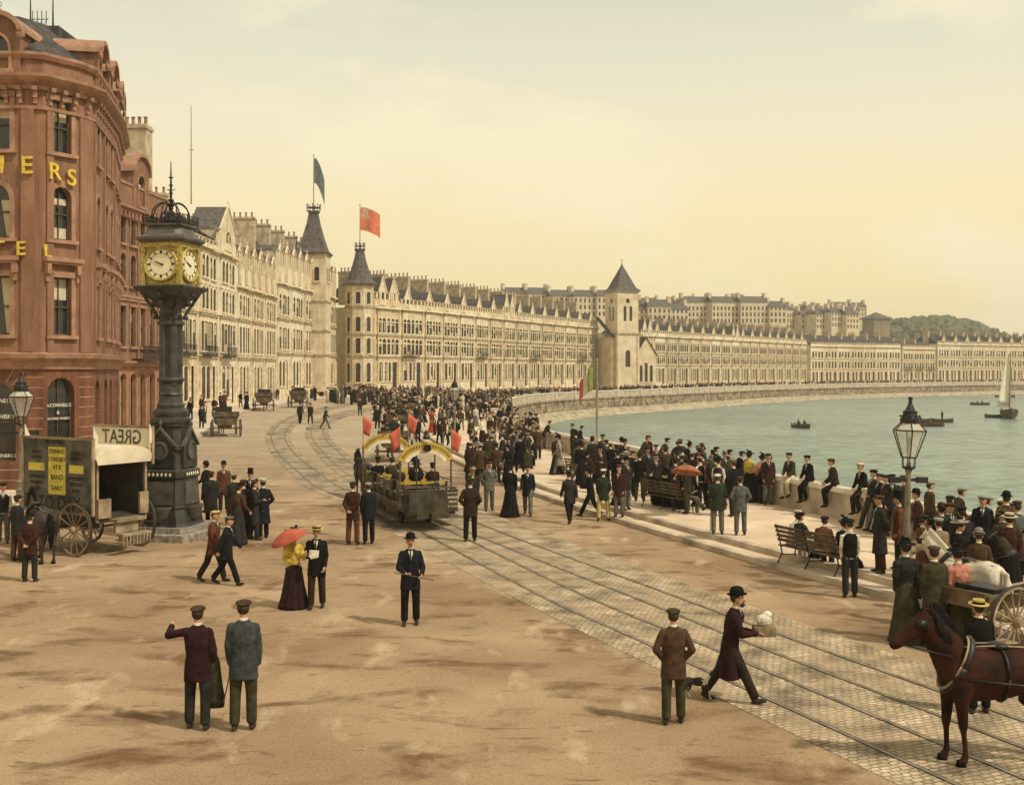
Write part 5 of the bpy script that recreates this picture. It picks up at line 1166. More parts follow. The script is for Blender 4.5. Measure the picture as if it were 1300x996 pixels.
# ---- open horse tram ----
M_tgreen = mat('tram_paint', (.062,.052,.031), rough=.5, ns=3, amt=.3, bump=.1); M_tyel = mat('tram_yellow', (.50,.35,.06), rough=.5, ns=4, amt=.12); M_twhite = mat('tram_cream', (.72,.62,.44), rough=.5, ns=4, amt=.1); M_seat = mat('seat_slats', (.13,.088,.045), ns=4, amt=.3)
def tram():
    p0 = Vector((-2.73, 36.2, 0)); p1 = Vector((-4.6, 41.4, 0)); d = p1-p0; rz = math.atan2(d.y, d.x)-math.pi/2
    root = empty('open_tram', (p0.x, p0.y, 0), rz); tag(root, 'open toast-rack horse tram with yellow arched boards and red flags', 'tram')
    W_, L = .84, 5.4
    mb = MB(); mb.box(-W_,W_,-.1,L+.1,.58,.70); mb.box(-W_+.1,W_-.1,-.75,-.1,.52,.62); mb.box(-W_+.1,W_-.1,L+.1,L+.75,.52,.62); mb.box(-.5,.5,0,L,.38,.58)
    mb.box(-.08,.08,-1.0,-.7,.42,.58); mb.box(-.5,.5,-.8,-.74,.40,.6)
    mb.build('platform', M_tgreen, root)
    for sx in (-1,1):
        mb = MB(); mb.box(sx*(W_+.12)-.14,sx*(W_+.12)+.14,.1,L-.1,.30,.34); 
        for k in range(14): y = .2+k*(L-.4)/13; mb.box(sx*(W_+.03)-.02,sx*(W_+.03)+.02,y-.02,y+.02,.32,.72)
        mb.box(sx*(W_)-.02,sx*(W_)+.02,0,L,.64,.80); mb.build('footboard', M_twhite if False else M_seat, root)
    for y in (1.4, 4.0):
        for sx in (-1,1):
            mb = MB(); mb.M = Matrix.Translation((sx*.46,y,.36)) @ Matrix.Rotation(R(90),4,'Y'); mb.lathe([(.36,-.05),(.36,.05),(.30,.05),(.30,.02),(.08,.02),(.08,-.06)], 20); mb.build('wheel', M_tyre, root)
            mb = MB(); mb.box(sx*.56-.05,sx*.56+.05,y-.16,y+.16,.25,.58); mb.build('axle_box', M_iron, root)
    # benches across
    for k in range(6):
        y = .45+k*.92; b = MB(); b.box(-W_+.05,W_-.05,y-.2,y+.22,1.03,1.08,0); b.box(-W_+.05,W_-.05,y-.02,y+.02,.7,1.03,0)
        for z_ in (1.22,1.36): b.box(-W_+.03,W_-.03,y-.02,y+.02,z_,z_+.09,1 if z_ > 1.3 else 0)
        b.build('bench', [M_seat, M_tyel], root)
        for sx in (-1,1): b = MB(); b.box(sx*(W_-.03)-.02,sx*(W_-.03)+.02,y-.07,y+.09,.92,1.44); b.box(sx*(W_-.03)-.02,sx*(W_-.03)+.02,y-.18,y+.2,.92,1.10); b.build('bench_end', M_tgreen, root)
    # posts at the end arches
    for y in (.02, L-.02):
        for sx in (-1,1): mb = MB(); mb.tube([(sx*W_,y,.6),(sx*W_,y,2.3)], .03, 8); mb.ball((sx*W_,y,2.1),.045,8,6); mb.build('post', M_seat, root)
    for ai, y in enumerate((.0, L)):
        def arch(r0, r1, yo, th, m, nm, par):
            mb = MB(); n = 18; z0 = 2.02
            def pt(r, t, base): return (r*math.cos(t), y+yo, z0+base+ (r-W_)*1.0*math.sin(t) + .62*math.sin(t))
            for k in range(n):
                t0, t1 = math.pi*k/n, math.pi*(k+1)/n; t0, t1 = [.22+(math.pi-.44)*v/math.pi for v in (t0,t1)]
                mb.prism([pt(r0,t0,0),pt(r0,t1,0),pt(r1,t1,0),pt(r1,t0,0)], (0,th,0))
            return mb.build(nm, m, par)
        ab = arch(W_-.14, W_+.09, -.03, .05, M_tyel, 'arch_board', root); arch(W_-.26, W_-.14, -.028, .045, M_twhite, 'arch_trim', ab)
        # small plain lettering blocks round the arch
        for k in range(22):
            if 9 < k < 12: continue
            t = .42+(math.pi-.84)*k/21; r = W_-.025; me_ = MB(); me_.box(-.018,.018,-.002,.0,-.045,.045); me_.box(-.018,.03,-.002,.0,.03,.045); me_.box(-.018,.025,-.002,.0,-.008,.006)
            o = me_.build('lettering', M_seat, ab); o.matrix_basis = Matrix.Translation((r*math.cos(t), y-.034, 2.02+(r-W_)*math.sin(t)+.62*math.sin(t))) @ Matrix.Rotation(-(t-math.pi/2)*.8, 4, 'Y')
        mb = MB(); mb.lathe([(.10,2.82),(.12,2.9),(.07,2.98),(.07,3.05),(.03,3.12)], 10, (0,y-.06,0)); mb.build('bell', M_iron, root)
        if ai == 0: mb = MB(); mb.M = Matrix.Translation((0,y-.12,2.55)) @ Matrix.Rotation(R(90),4,'X'); mb.lathe([(.10,-.05),(.125,0),(.125,.08),(.10,.10),(.09,.04)], 16); mb.build('head_lamp', M_iron, root)
    for sx in (-.30, .30): mb = MB(); mb.tube([(sx,.02,1.0),(sx,.02,2.55)], .025, 6); mb.build('end_post', M_tgreen, root)
    mb = MB(); mb.box(-.25,W_-.04,.0,.05,2.12,2.2); mb.box(.45,W_-.08,.0,.05,1.5,2.1); 

    # dash panels with railings
    for s, y in ((-1,-.75),(1,L+.75)):
        mb = MB(); mb.box(-W_+.1,W_-.02,y-.02,y+.02,.62,1.26,0); mb.box(-W_+.08,W_,y-.035,y+.035,1.25,1.29,0); mb.box(-W_+.08,W_,y-.03,y+.03,.6,.66,0); mb.box(-.02,.03,y-.03,y+.03,.62,1.26,0); mb.box(.44,.47,y-.03,y+.03,.62,1.26,0)
        dp = mb.build('dash_panel', M_tgreen, root)
        mb = MB()
        for sx in (-1,1):
            for k in range(6): yy = y+(k+.2)*.13*(-s); mb.tube([(sx*(W_-.08),yy,.6),(sx*(W_-.08),yy,1.3)], .012, 5)
            mb.tube([(sx*(W_-.08),y,1.3),(sx*(W_-.08),y-s*.75,1.3)], .02, 5)
        mb.tube([(-W_+.1,y,1.36),(W_-.04,y,1.36)], .018, 5); mb.tube([(0,y,.5),(0,y,1.5)], .025, 6); mb.tube([(0,y,1.48),(.2,y+.02,1.52)], .022, 5); mb.build('railing', M_iron, root)
        if s < 0:
            for i, (t_, sz) in enumerate((('DOUGLAS HEAD', .048), ('MARINE', .092), ('DRIVE', .095), ('BY THE SEA', .06))):
                me = text_mesh(t_, sz, M_twhite, .002); o = link('white_lettering', me, dp); o.matrix_basis = Matrix.Translation((.655, y-.024, 1.18-i*.14)) @ Matrix.Rotation(R(90),4,'X')
            me = text_mesh('11', .24, M_seat, .003); o = link('tram_number', me, dp); o.matrix_basis = Matrix.Translation((.22,y-.024,.98)) @ Matrix.Rotation(R(90),4,'X')
    mb = MB()      # side rails and bay dividers
    for sx in (-1,1):
        for k in range(7): y = .05+k*.9; mb.tube([(sx*W_,y,.7),(sx*W_,y,1.5)], .018, 5)
        mb.tube([(sx*W_,0,1.5),(sx*W_,L,1.5)], .02, 5)
    mb.build('side_rail', M_tgreen, root)
    root_m = Matrix.Translation(root.location) @ Matrix.Rotation(rz, 4, 'Z')
    for (x, y, lab, z_) in ((-W_,.0,'red flag at the front left corner of the open tram, in the middle',2.55),(W_,0,'red flag at the front right corner of the open tram',2.45),(-W_,L,'red flag at the rear left corner of the open tram',2.7),(W_,L,'red flag at the rear right corner of the open tram',2.75)):
        q = root_m @ Vector((x, y, 0)); r2 = empty('tram_flag', (q.x, q.y, 2.15)); tag(r2, lab, 'flag', 'red flags on the open tram'); mb = MB(); mb.tube([(0,0,0),(0,0,z_-1.35)], .014, 5); mb.build('staff', M_wheel, r2)
        zt = z_-1.45; mb = MB(); hh = .66
        vs = []
        sgn = -1 if x*1 < 0 and y < 1 else 1
        for i in range(7):
            for j in range(5): u_, v_ = i/6, j/4; vs.append((sgn*u_*.34*(1-.35*v_), math.sin(u_*6+v_)*.05*u_, zt - v_*hh*(.75+.25*(1-u_)) - .28*u_))
        mb.add(vs, [(i*5+j, i*5+j+1, (i+1)*5+j+1, (i+1)*5+j) for i in range(6) for j in range(4)]); fl = mb.build('cloth', M_red, r2, smooth=True)
        so = fl.modifiers.new('thickness', 'SOLIDIFY'); so.thickness = .01
    return root, root_m
tram_root, TM = tram()

# ---- horses ----
HM = {}
def horse_mesh(key, neck=0, stride=0):
    if key in HM: return HM[key]
    mb = MB(); mb.mi = 0; sp = [(.82,1.24,.13,.15),(.72,1.24,.22,.24),(.50,1.22,.28,.31),(.15,1.14,.29,.33),(-.20,1.12,.28,.34),(-.45,1.15,.25,.34),(-.62,1.20,.18,.26),(-.72,1.20,.10,.15)]
    rings = []
    for y, z, rx, rz_ in sp: rings.append([(rx*math.cos(2*math.pi*k/14), y, z+rz_*math.sin(2*math.pi*k/14)) for k in range(14)])
    mb.rings(rings)
    for sx in (-1,1): mb.ball((sx*.13,.60,1.18),(.17,.26,.28)); mb.ball((sx*.13,-.5,1.12),(.13,.2,.27))
    nd = R(neck); nb = Vector((0,-.52,1.28)); v1 = Vector((0,-.42,.50)); v1.rotate(Matrix.Rotation(nd,3,'X')); hp = nb+v1
    for k in range(10):
        t = k/9; c = nb.lerp(hp, t); r = .33*(1-t)+.175*t; mb.ball(c, (r*.52, r*.8, r*.95), 12, 8)
    h1 = Vector((0,-.40,-.34)); h1.rotate(Matrix.Rotation(nd*.8,3,'X')); mz = hp+h1
    mb.ball(hp+Vector((0,-.03,-.03)), (.095,.15,.16)); mb.cone(hp+Vector((0,-.04,-.03)), mz, .125, .074, 12); mb.ball(mz, (.06,.07,.065)); mb.ball(hp.lerp(mz,.35)+Vector((0,.05,-.06)), (.05,.11,.09))
    for sx in (-1,1):
        s_ = sx*stride
        mb.cone((sx*.14,-.50,1.05),(sx*.15,-.52+s_*.08,.78),.15,.095); mb.cone((sx*.15,-.52+s_*.08,.78),(sx*.14,-.52+s_*.16,.48),.085,.06); mb.ball((sx*.14,-.52+s_*.16,.48),(.055,.06,.065)); mb.cone((sx*.14,-.52+s_*.16,.48),(sx*.14,-.50+s_*.2,.15),.042,.036); mb.ball((sx*.14,-.50+s_*.2,.14),.048); mb.cone((sx*.14,-.5+s_*.2,.13),(sx*.14,-.55+s_*.2,.03),.045,.062)
        mb.cone((sx*.15,.60,1.08),(sx*.16,.47-s_*.06,.80),.20,.15); mb.cone((sx*.16,.47-s_*.06,.80),(sx*.145,.70-s_*.12,.52),.12,.065); mb.ball((sx*.145,.71-s_*.12,.52),(.055,.07,.07)); mb.cone((sx*.145,.70-s_*.12,.52),(sx*.145,.64-s_*.16,.15),.045,.038); mb.ball((sx*.145,.64-s_*.16,.14),.05); mb.cone((sx*.145,.64-s_*.16,.13),(sx*.145,.59-s_*.16,.03),.046,.064)
    for i in range(len(mb.m)): pass
    ex = MB()
    for sx in (-1,1):
        e = hp+Vector((sx*.055,.04,.09)); ex.cone(e, e+Vector((sx*.025,-.01,.15)), .032, .004, 8); ex.ball(hp.lerp(mz,.22)+Vector((sx*.082,0,.03)), .02, 8, 6, 1); ex.ball(mz+Vector((sx*.035,-.045,.01)), .014, 6, 4, 1)
        ex.lathe([(.066,0),(.058,.075)], 10, (sx*.14,-.56+sx*stride*.2,0), 1); ex.lathe([(.066,0),(.058,.075)], 10, (sx*.145,.58-sx*stride*.16,0), 1)
    for i in range(1): pass
    src = mb; body = fuse(src, 'body', [MATS['horse_bay'], MATS['horse_dark']], .028, 4, ex)
    mn = MB()
    for k in range(14):
        t = k/13; c = (nb+Vector((0,.10,.18))).lerp(hp+Vector((0,.06,.10)), t); mn.ball(c+Vector((0,.04,.05)), (.045,.08,.09+.05*(1-t)), 6, 5)
        for sx in (-1,1): mn.tube([c+Vector((0,0,.05)), c+Vector((sx*.08,.02,-.08)), c+Vector((sx*.115,.04,-.20)), c+Vector((sx*.12,.05+.02*math.sin(k*2.1),-.30+.05*math.sin(k*1.7)))], [.035,.036,.026,.007], 5)
    mn.ball(hp+Vector((0,-.05,.11)), (.035,.06,.06), 6, 5); mane = fuse(mn, 'mane', [MATS['horse_dark']], .022, 1)
    tl = MB(); tl.tube([(0,.80,1.36),(0,.92,1.30),(0,.97,1.05),(0,.95,.7),(0,.93,.45)], [.05,.06,.09,.085,.02], 8); tail = tl.mesh('tail', [MATS['horse_dark']], True)
    # harness
    hs = MB(); 
    cpos = nb + Vector((0,.02,-.02)); Mx = Matrix.Translation(cpos) @ Matrix.Rotation(R(-28), 4, 'X'); K = 20
    hs.M = Mx; hs.tube([(.235*math.cos(2*math.pi*k/K), 0, .36*math.sin(2*math.pi*k/K)) for k in range(K+1)], .05, 8, 0); hs.tube([(.24*math.cos(2*math.pi*k/K), -.05, .37*math.sin(2*math.pi*k/K)) for k in range(K+1)], .016, 6, 1); hs.M = None
    for y, z, r, rz_ in ((.05,1.13,.305,.345),): hs.tube([(r*math.cos(2*math.pi*k/K), y, z+rz_*math.sin(2*math.pi*k/K)) for k in range(K+1)], .02, 5, 0)
    hs.ball((0,.05,1.49), (.14,.13,.05), 10, 6, 0)
    for sx in (-1,1):
        hs.tube([(sx*.25,-.45,1.12),(sx*.31,0,1.08),(sx*.30,.5,1.02),(sx*.26,1.1,.95)], .014, 5, 0); hs.tube([(sx*.10,-.50,1.5),(sx*.08,.0,1.50),(sx*.1,.7,1.46)], .012, 5, 1)
        hs.tube([hp+Vector((sx*.10,-.02,.02)), mz+Vector((sx*.07,.05,.05))], .010, 4, 0); hs.tube([mz+Vector((sx*.075,.05,.03)), nb+Vector((sx*.2,-.12,.12))], .010, 4, 0)
        hs.box(*(sorted((sx*.10, sx*.115))), hp.y-.16, hp.y-.04, hp.z-.10, hp.z+.02, 0)
    c = hp.lerp(mz,.55); hs.tube([c+Vector((.09*math.cos(a),.0,.09*math.sin(a))) for a in [2*math.pi*k/12 for k in range(13)]], .010, 4, 0)
    hs.tube([hp+Vector((.09*math.cos(a),-.05+.05,.12*math.sin(a))) for a in [2*math.pi*k/12 for k in range(13)]], .010, 4, 0)
    harness = hs.mesh('harness', [M_leather, M_wheel], True)
    HM[key] = (body, mane, tail, harness); return HM[key]
mat('horse_bay', (.040,.013,.007), rough=.78, ns=3.5, amt=.45, c2=(.012,.005,.003), spec=.12, bump=.2, bs=30); mat('horse_dark', (.014,.010,.008), rough=.85, ns=14, amt=.5, spec=.08, bump=.6, bs=60)
mat('horse_grey', (.62,.54,.42), rough=.6, ns=4, amt=.2, c2=(.34,.29,.22)); mat('horse_black', (.05,.036,.026), rough=.5, ns=3, amt=.3)
def horse(pos, rz, coat, lab, s=1.0, key='std', neck=0, stride=.3, harness=True, group=None):
    b, m_, t_, h_ = horse_mesh(key, neck, stride); root = empty('horse', pos, R(rz)); tag(root, lab, 'horse', group); root.scale = (s,s,s)
    o = link('body', b, root); o.material_slots[0].link = 'OBJECT'; o.material_slots[0].material = MATS[coat]
    hm = 'horse_dark' if coat != 'horse_grey' else 'horse_grey'
    for nm, me in (('mane', m_), ('tail', t_)):
        q = link(nm, me, root); q.material_slots[0].link = 'OBJECT'; q.material_slots[0].material = MATS[hm]
    if harness: link('harness', h_, root)
    return root
# ---- carriages ----
def carriage(pos, rz, lab, kind='wagonette', s=1.0, group=None):
    root = empty('open_carriage', pos, R(rz)); root.scale = (s,)*3; tag(root, lab, 'carriage', group)
    mb = MB(); L, W_ = 2.0, .68       # local: forward -Y
    mb.rings([[(-W_*.8,-L/2,.7),(W_*.8,-L/2,.7),(W_*.8,L/2,.7),(-W_*.8,L/2,.7)], [(-W_,-L/2,1.25),(W_,-L/2,1.25),(W_,L/2,1.25),(-W_,L/2,1.25)]]); mb.box(-W_-.04,W_+.04,L/2-.02,L/2+.06,1.2,1.5,0); 
    for sx in (-1,1): mb.box(sx*W_-.04,sx*W_+.04,-L/2,L/2,1.22,1.45,0)
    mb.build('body', M_wood, root)
    for sx in (-1,1): mb = MB(); mb.box(sx*(W_-.22)-.2,sx*(W_-.22)+.2,-L/2,L/2,1.12,1.27); mb.build('seat', M_leather, root)
    mb = MB(); mb.box(-.5,.5,-L/2-.45,-L/2+.05,1.35,1.43); mb.box(-.5,.5,-L/2,-L/2+.05,1.43,1.75); mb.box(-.45,.45,-L/2-.8,-L/2-.75,.85,1.15); mb.build('driver_seat', M_leather, root)
    mb = MB(); mb.tube([(-.8,.65,.5),(.8,.65,.5)], .03, 6); mb.tube([(-.7,-.95,.42),(.7,-.95,.42)], .03, 6); mb.box(-.3,.3,-1.0,.8,.45,.7)
    for sx in (-1,1): mb.tube([(sx*.35,-1.2,.6),(sx*.34,-2.0,.9),(sx*.32,-3.6,1.05)], .025, 5)
    mb.build('undercarriage', M_wood, root)
    put_wheel(root, -.82, .65, .52); put_wheel(root, .82, .65, .52); put_wheel(root, -.74, -.95, .42); put_wheel(root, .74, -.95, .42)
    return root
def gig(pos, rz, lab):
    root = empty('dog_cart', pos, R(rz)); tag(root, lab, 'cart'); mb = MB(); mb.box(-.55,.55,-.55,.55,.85,.95); mb.box(-.56,-.52,-.5,.5,.95,1.10); mb.box(.52,.56,-.5,.5,.95,1.10); mb.box(-.5,.5,.5,.54,.95,1.14); mb.build('body', M_wood, root)
    mb = MB(); mb.box(-.45,.45,-.2,.25,1.10,1.18); mb.build('seat', M_leather, root)
    mb = MB()
    for sx in (-1,1): mb.tube([(sx*.5,.5,.85),(sx*.45,-1.0,.95),(sx*.3,-2.6,1.1)], .028, 6)
    mb.tube([(-.75,0,.62),(.75,0,.62)], .03, 6); mb.build('shafts', M_wheel, root)
    put_wheel(root, -.70, 0, .64, 14); put_wheel(root, .70, 0, .64, 14); return root

# ---- benches ----
def bench_proto():
    root = empty('promenade_bench', (0,0,0)); L = 1.15
    mb = MB()
    for k in range(5): y = -.22+k*.11; mb.box(-L,L,y-.04,y+.04,.43,.46)
    mb.build('seat', M_wood, root); mb = MB()
    for k in range(4): z = .56+k*.11; y = .27+k*.03; mb.box(-L,L,y-.012,y+.018,z,z+.075)
    mb.build('backrest', M_wood, root)
    for x in (-L+.08, 0, L-.08):
        mb = MB(); mb.tube([(x,-.25,0),(x,-.2,.25),(x,-.25,.42)], .02, 6); mb.tube([(x,.34,0),(x,.2,.25),(x,.25,.45),(x,.30,.7),(x,.40,.98)], .02, 6); mb.tube([(x,-.25,.42),(x,.25,.42)], .018, 5); mb.tube([(x,-.22,.2),(x,.25,.2)], .014, 5)
        if x: mb.tube([(x,-.25,.42),(x,-.27,.64),(x,.28,.66)], .018, 5)
        mb.build('iron_leg', M_iron, root)
    return root
BENCH = []
B0 = bench_proto()
for i, (u, v, rz, lab) in enumerate([(1036,716,114,'slatted bench near the right lamp, seen from behind, nearest of the benches'), (848,646,118,'slatted bench crowded with dark-clothed sitters by the rust parasol'), (655,590,125,'slatted bench with a man stretching his legs, past the open tram'), (745,612,122,'slatted bench between the striding man and the parapet, mid promenade')]):
    o = B0 if i == 0 else copy_tree(B0); p = at(u, v); o.location = p; o.rotation_euler = (0,0,R(rz)); tag(o, lab, 'bench', 'benches on the promenade'); BENCH.append((Vector(p), R(rz)))

# ---- boats ----
M_hull = mat('boat_hull', (.10,.055,.03), rough=.5, ns=2, amt=.3); M_sail = mat('sail_cloth', (.80,.72,.56), ns=1, amt=.06); M_oar = mat('oar_wood', (.35,.26,.16), ns=4)
def hull(mb, L, B_, H, mi=0):
    rings = []
    for k in range(11):
        t = k/10; y = -L/2+L*t; w_ = B_/2*(math.sin(math.pi*min(1,(t*.88+.06)))**.6 if t < .95 else .45); h0 = H*(1+.35*(2*t-1)**2)
        if k == 0: w_ = .03
        rings.append([(-w_,y,h0),(-w_*.85,y,H*.35),(-w_*.3,y,-.15),(w_*.3,y,-.15),(w_*.85,y,H*.35),(w_,y,h0),(w_*.86,y,h0),(w_*.7,y,H*.4),(-w_*.7,y,H*.4),(-w_*.86,y,h0)])
    mb.rings(rings, mi)
def W_at(u, v): y = F*8/(v-HOR); return ((u-650)/F*y, y, -3)
def rowboat(u, v, rz, lab, L=4.2, oars=True, group='rowing boats on the bay'):
    root = empty('rowing_boat', W_at(u, v), R(rz)); tag(root, lab, 'rowing boat', group); mb = MB(); hull(mb, L, 1.3, .5); mb.build('hull', M_hull, root)
    for y in (-.8,.2,1.1): mb = MB(); mb.box(-.5,.5,y-.1,y+.1,.32,.36); mb.build('thwart', M_oar, root)
    if oars:
        for sx in (-1,1): mb = MB(); mb.tube([(sx*.4,.2,.6),(sx*.65,.2,.55),(sx*2.9,.6,.12)], [.03,.03,.03], 5); mb.ball((sx*2.7,.57,.16),(.35,.05,.05),8,4); mb.build('oar', M_oar, root)
    return root
RB = [rowboat(1017,543,20,'rowing boat with oars spread and two people, alone at the left of the bay'), rowboat(1168,536,75,'low rowing boat, left one of the cluster behind the lamp',3.4,False), rowboat(1183,541,95,'pale rowing boat in the middle of the cluster behind the lamp',3.8,False), rowboat(1196,536,80,'rowing boat with a standing figure, right one of the cluster behind the lamp',3.4,False),
      rowboat(1244,514,70,'small distant rowing boat left of the sailing boat'), rowboat(1199,501,90,'tiny boat close under the far sea wall',4,False), rowboat(1276,504,90,'long low boat just behind the sail',6,False), rowboat(1262,530,85,'small dinghy tied behind the sailing boat',3,False)]
sb = empty('sailing_boat', W_at(1281,531), R(-15)); tag(sb, 'sailing boat with a tall pale sail near the right edge of the bay', 'sailing boat')
mb = MB(); hull(mb, 5.6, 2.9, 1.3); mb.build('hull', M_hull, sb); mb = MB(); mb.tube([(0,-.9,.4),(.15,-.9,11.2)], [.11,.05], 8); mb.build('mast', M_oar, sb)
mb = MB(); n = 10; vs = []
for i in range(n+1):
    z_ = 2.0+i/n*8.9; w_ = 3.1*(1-i/n)**.8+.35
    for j in range(6): t = j/5; vs.append((.15+.5*math.sin(t*math.pi)*(1-i/n*.5)-t*w_*.35, -.85+t*w_*.9, z_+t*.4))
mb.add(vs, [(i*6+j, i*6+j+1, (i+1)*6+j+1, (i+1)*6+j) for i in range(n) for j in range(5)]); o = mb.build('sail', M_sail, sb, smooth=True); o.matrix_basis = Matrix.Translation((0,-.9,0)) @ Matrix.Rotation(R(88),4,'Z') @ Matrix.Diagonal((1,.62,1,1)) @ Matrix.Translation((0,.9,0)); so = o.modifiers.new('t','SOLIDIFY'); so.thickness = .04
mb = MB(); mb.tube([(0,-.9,1.9),(-2.0,-.6,2.1)], .07, 6); mb.build('boom', M_oar, sb); mb = MB(); mb.tube([(0,-3.5,1.8),(.1,-.9,10.8)], .025, 4); mb.tube([(.9,-.9,1.4),(.15,-.9,9)], .02, 4); mb.build('rigging', M_iron, sb)

# ---- dog ----
def dog():
    p = at(884, 886); root = empty('dog', p, R(80)); root.scale = (.78,.78,.78); tag(root, 'small black and white dog trotting behind the man in the brown jacket', 'dog'); mb = MB(); K = .42
    mb.ball((0,.14,.33),(.075,.12,.085),mi=0); mb.ball((0,-.05,.33),(.08,.16,.09),mi=0); mb.ball((0,-.18,.335),(.075,.09,.10),mi=1); mb.cone((0,-.2,.37),(0,-.29,.47),.055,.045,mi=1); mb.ball((0,-.31,.49),(.05,.06,.05),mi=0); mb.cone((0,-.33,.48),(0,-.42,.455),.032,.02,mi=0)
    for sx in (-1,1):
        mb.cone((sx*.045,-.18,.30),(sx*.045,-.20+sx*.05,.17),.036,.024,mi=0); mb.cone((sx*.045,-.20+sx*.05,.17),(sx*.045,-.18+sx*.08,.02),.022,.016,mi=1); mb.ball((sx*.045,-.20+sx*.08,.018),(.02,.032,.018),mi=1)
        mb.cone((sx*.05,.19,.32),(sx*.05,.15-sx*.04,.20),.05,.032,mi=0); mb.cone((sx*.05,.15-sx*.04,.20),(sx*.05,.24-sx*.06,.12),.026,.018,mi=0); mb.cone((sx*.05,.24-sx*.06,.12),(sx*.05,.21-sx*.08,.02),.017,.015,mi=1); mb.ball((sx*.05,.19-sx*.08,.018),(.02,.03,.018),mi=1)
    ex = MB()
    for sx in (-1,1): ex.ball((sx*.045,-.29,.50),(.012,.028,.045),6,5,0)
    body = fuse(mb, 'body', [mat('dog_black', (.03,.025,.02), ns=8, amt=.3), mat('dog_white', (.6,.54,.43), ns=8)], .014, 2, ex); link('body', body, root)
    mb = MB(); mb.tube([(0,.25,.38),(0,.34,.42),(0,.40,.50)], [.02,.016,.006], 6); mb.build('tail', MATS['dog_black'], root, smooth=True)
dog()
# ================= PEOPLE =================
CL = dict(black=(.012,.010,.009), navy=(.014,.015,.018), charcoal=(.030,.027,.023), brown=(.075,.042,.024), maroon=(.050,.020,.014), rust=(.12,.046,.024), olive=(.052,.045,.022), grey=(.14,.125,.10), bluegrey=(.105,.108,.10), tan=(.26,.19,.11), cream=(.60,.51,.36), white=(.68,.62,.48), yellow=(.60,.44,.08), red=(.38,.065,.035), pink=(.50,.20,.14), green=(.030,.040,.024), darkbrown=(.034,.021,.014), lightgrey=(.28,.25,.19), straw=(.55,.42,.13), plum=(.032,.012,.013), slate=(.050,.055,.055))
WORD = dict(navy='dark navy', charcoal='charcoal', darkbrown='dark brown', bluegrey='blue-grey', lightgrey='light grey', plum='deep maroon')
cw = lambda c: WORD.get(c, c)
CM = {k: mat('cloth_'+k, v, rough=.9, ns=9, amt=.22, bump=.35, bs=28, spec=.1) for k, v in CL.items()}
M_skin = mat('skin', (.50,.28,.17), rough=.6, ns=6, amt=.1, c2=(.42,.22,.13)); M_eye = mat('eye_dark', (.03,.02,.015), rough=.4, ns=9); M_hair = mat('hair_brown', (.05,.03,.018), rough=.7, ns=20, amt=.4); M_boot = mat('boot_leather', (.03,.022,.016), rough=.45, ns=8, amt=.3)
# pose: legs (hip, knee) in degrees, arms (flex, abduct, elbow, inward)
POSE = {
 'stand': dict(L=(3,4), Rr=(-2,3), aL=(2,8,12,5), aR=(-2,8,16,5)),
 'stand_wide': dict(L=(4,3), Rr=(-6,3), sp=7, aL=(-4,14,35,25), aR=(0,10,20,8)),
 'hands_back': dict(L=(2,4), Rr=(-2,2), sp=4, aL=(-22,12,8,-42), aR=(-22,12,8,-42)),
 'pockets': dict(L=(6,8), Rr=(-4,2), sp=3, aL=(-16,24,46,34), aR=(-16,24,46,34)),
 'walk': dict(L=(26,8), Rr=(-20,16), lean=4, aL=(-22,7,12,0), aR=(24,7,24,0)),
 'walk2': dict(L=(-16,14), Rr=(18,6), lean=3, aL=(18,8,26,0), aR=(-16,8,12,0)),
 'stride': dict(L=(27,4), Rr=(-21,12), lean=8, aL=(30,8,70,25), aR=(22,8,72,25)),
 'hold': dict(L=(8,6), Rr=(-6,6), aL=(8,10,96,34), aR=(4,8,30,4)),
 'cane': dict(L=(4,6), Rr=(-3,4), sp=3, aL=(10,14,62,30), aR=(6,16,58,8)),
 'parasol': dict(L=(3,3), Rr=(-2,3), aL=(12,10,58,36), aR=(22,12,98,-8)),
 'armup': dict(L=(-3,3), Rr=(4,5), sp=4, aL=(-4,14,30,10), aR=(30,74,80,-6)),
 'lean_wall': dict(L=(-6,3), Rr=(8,16), lean=30, aL=(28,14,62,38), aR=(28,14,62,38)),
 'bend': dict(L=(6,10), Rr=(10,16), lean=48, aL=(30,10,40,20), aR=(30,10,40,20)),
 'lean_back': dict(L=(22,6), Rr=(14,4), lean=-9, aL=(-30,24,30,0), aR=(-12,18,60,40)),
 'leg_up': dict(L=(10,4), Rr=(40,70), lean=10, aL=(10,14,60,30), aR=(34,10,40,10)),
 'sit': dict(L=(80,80), Rr=(84,86), seat=.45, lean=-6, aL=(22,10,50,24), aR=(22,10,50,24)),
 'sit_fwd': dict(L=(82,84), Rr=(78,70), seat=.45, lean=22, aL=(30,12,60,34), aR=(30,12,60,34)),
 'sit_cross': dict(L=(88,46), Rr=(80,84), seat=.45, lean=-4, aL=(14,22,60,30), aR=(20,14,60,30)),
 'sit_stretch': dict(L=(68,20), Rr=(64,16), seat=.45, lean=-14, aL=(10,18,50,24), aR=(10,18,50,24)),
 'sit_wall': dict(L=(52,60), Rr=(64,78), seat=.98, lean=10, sp=4, aL=(22,10,40,24), aR=(22,10,40,24)),
}
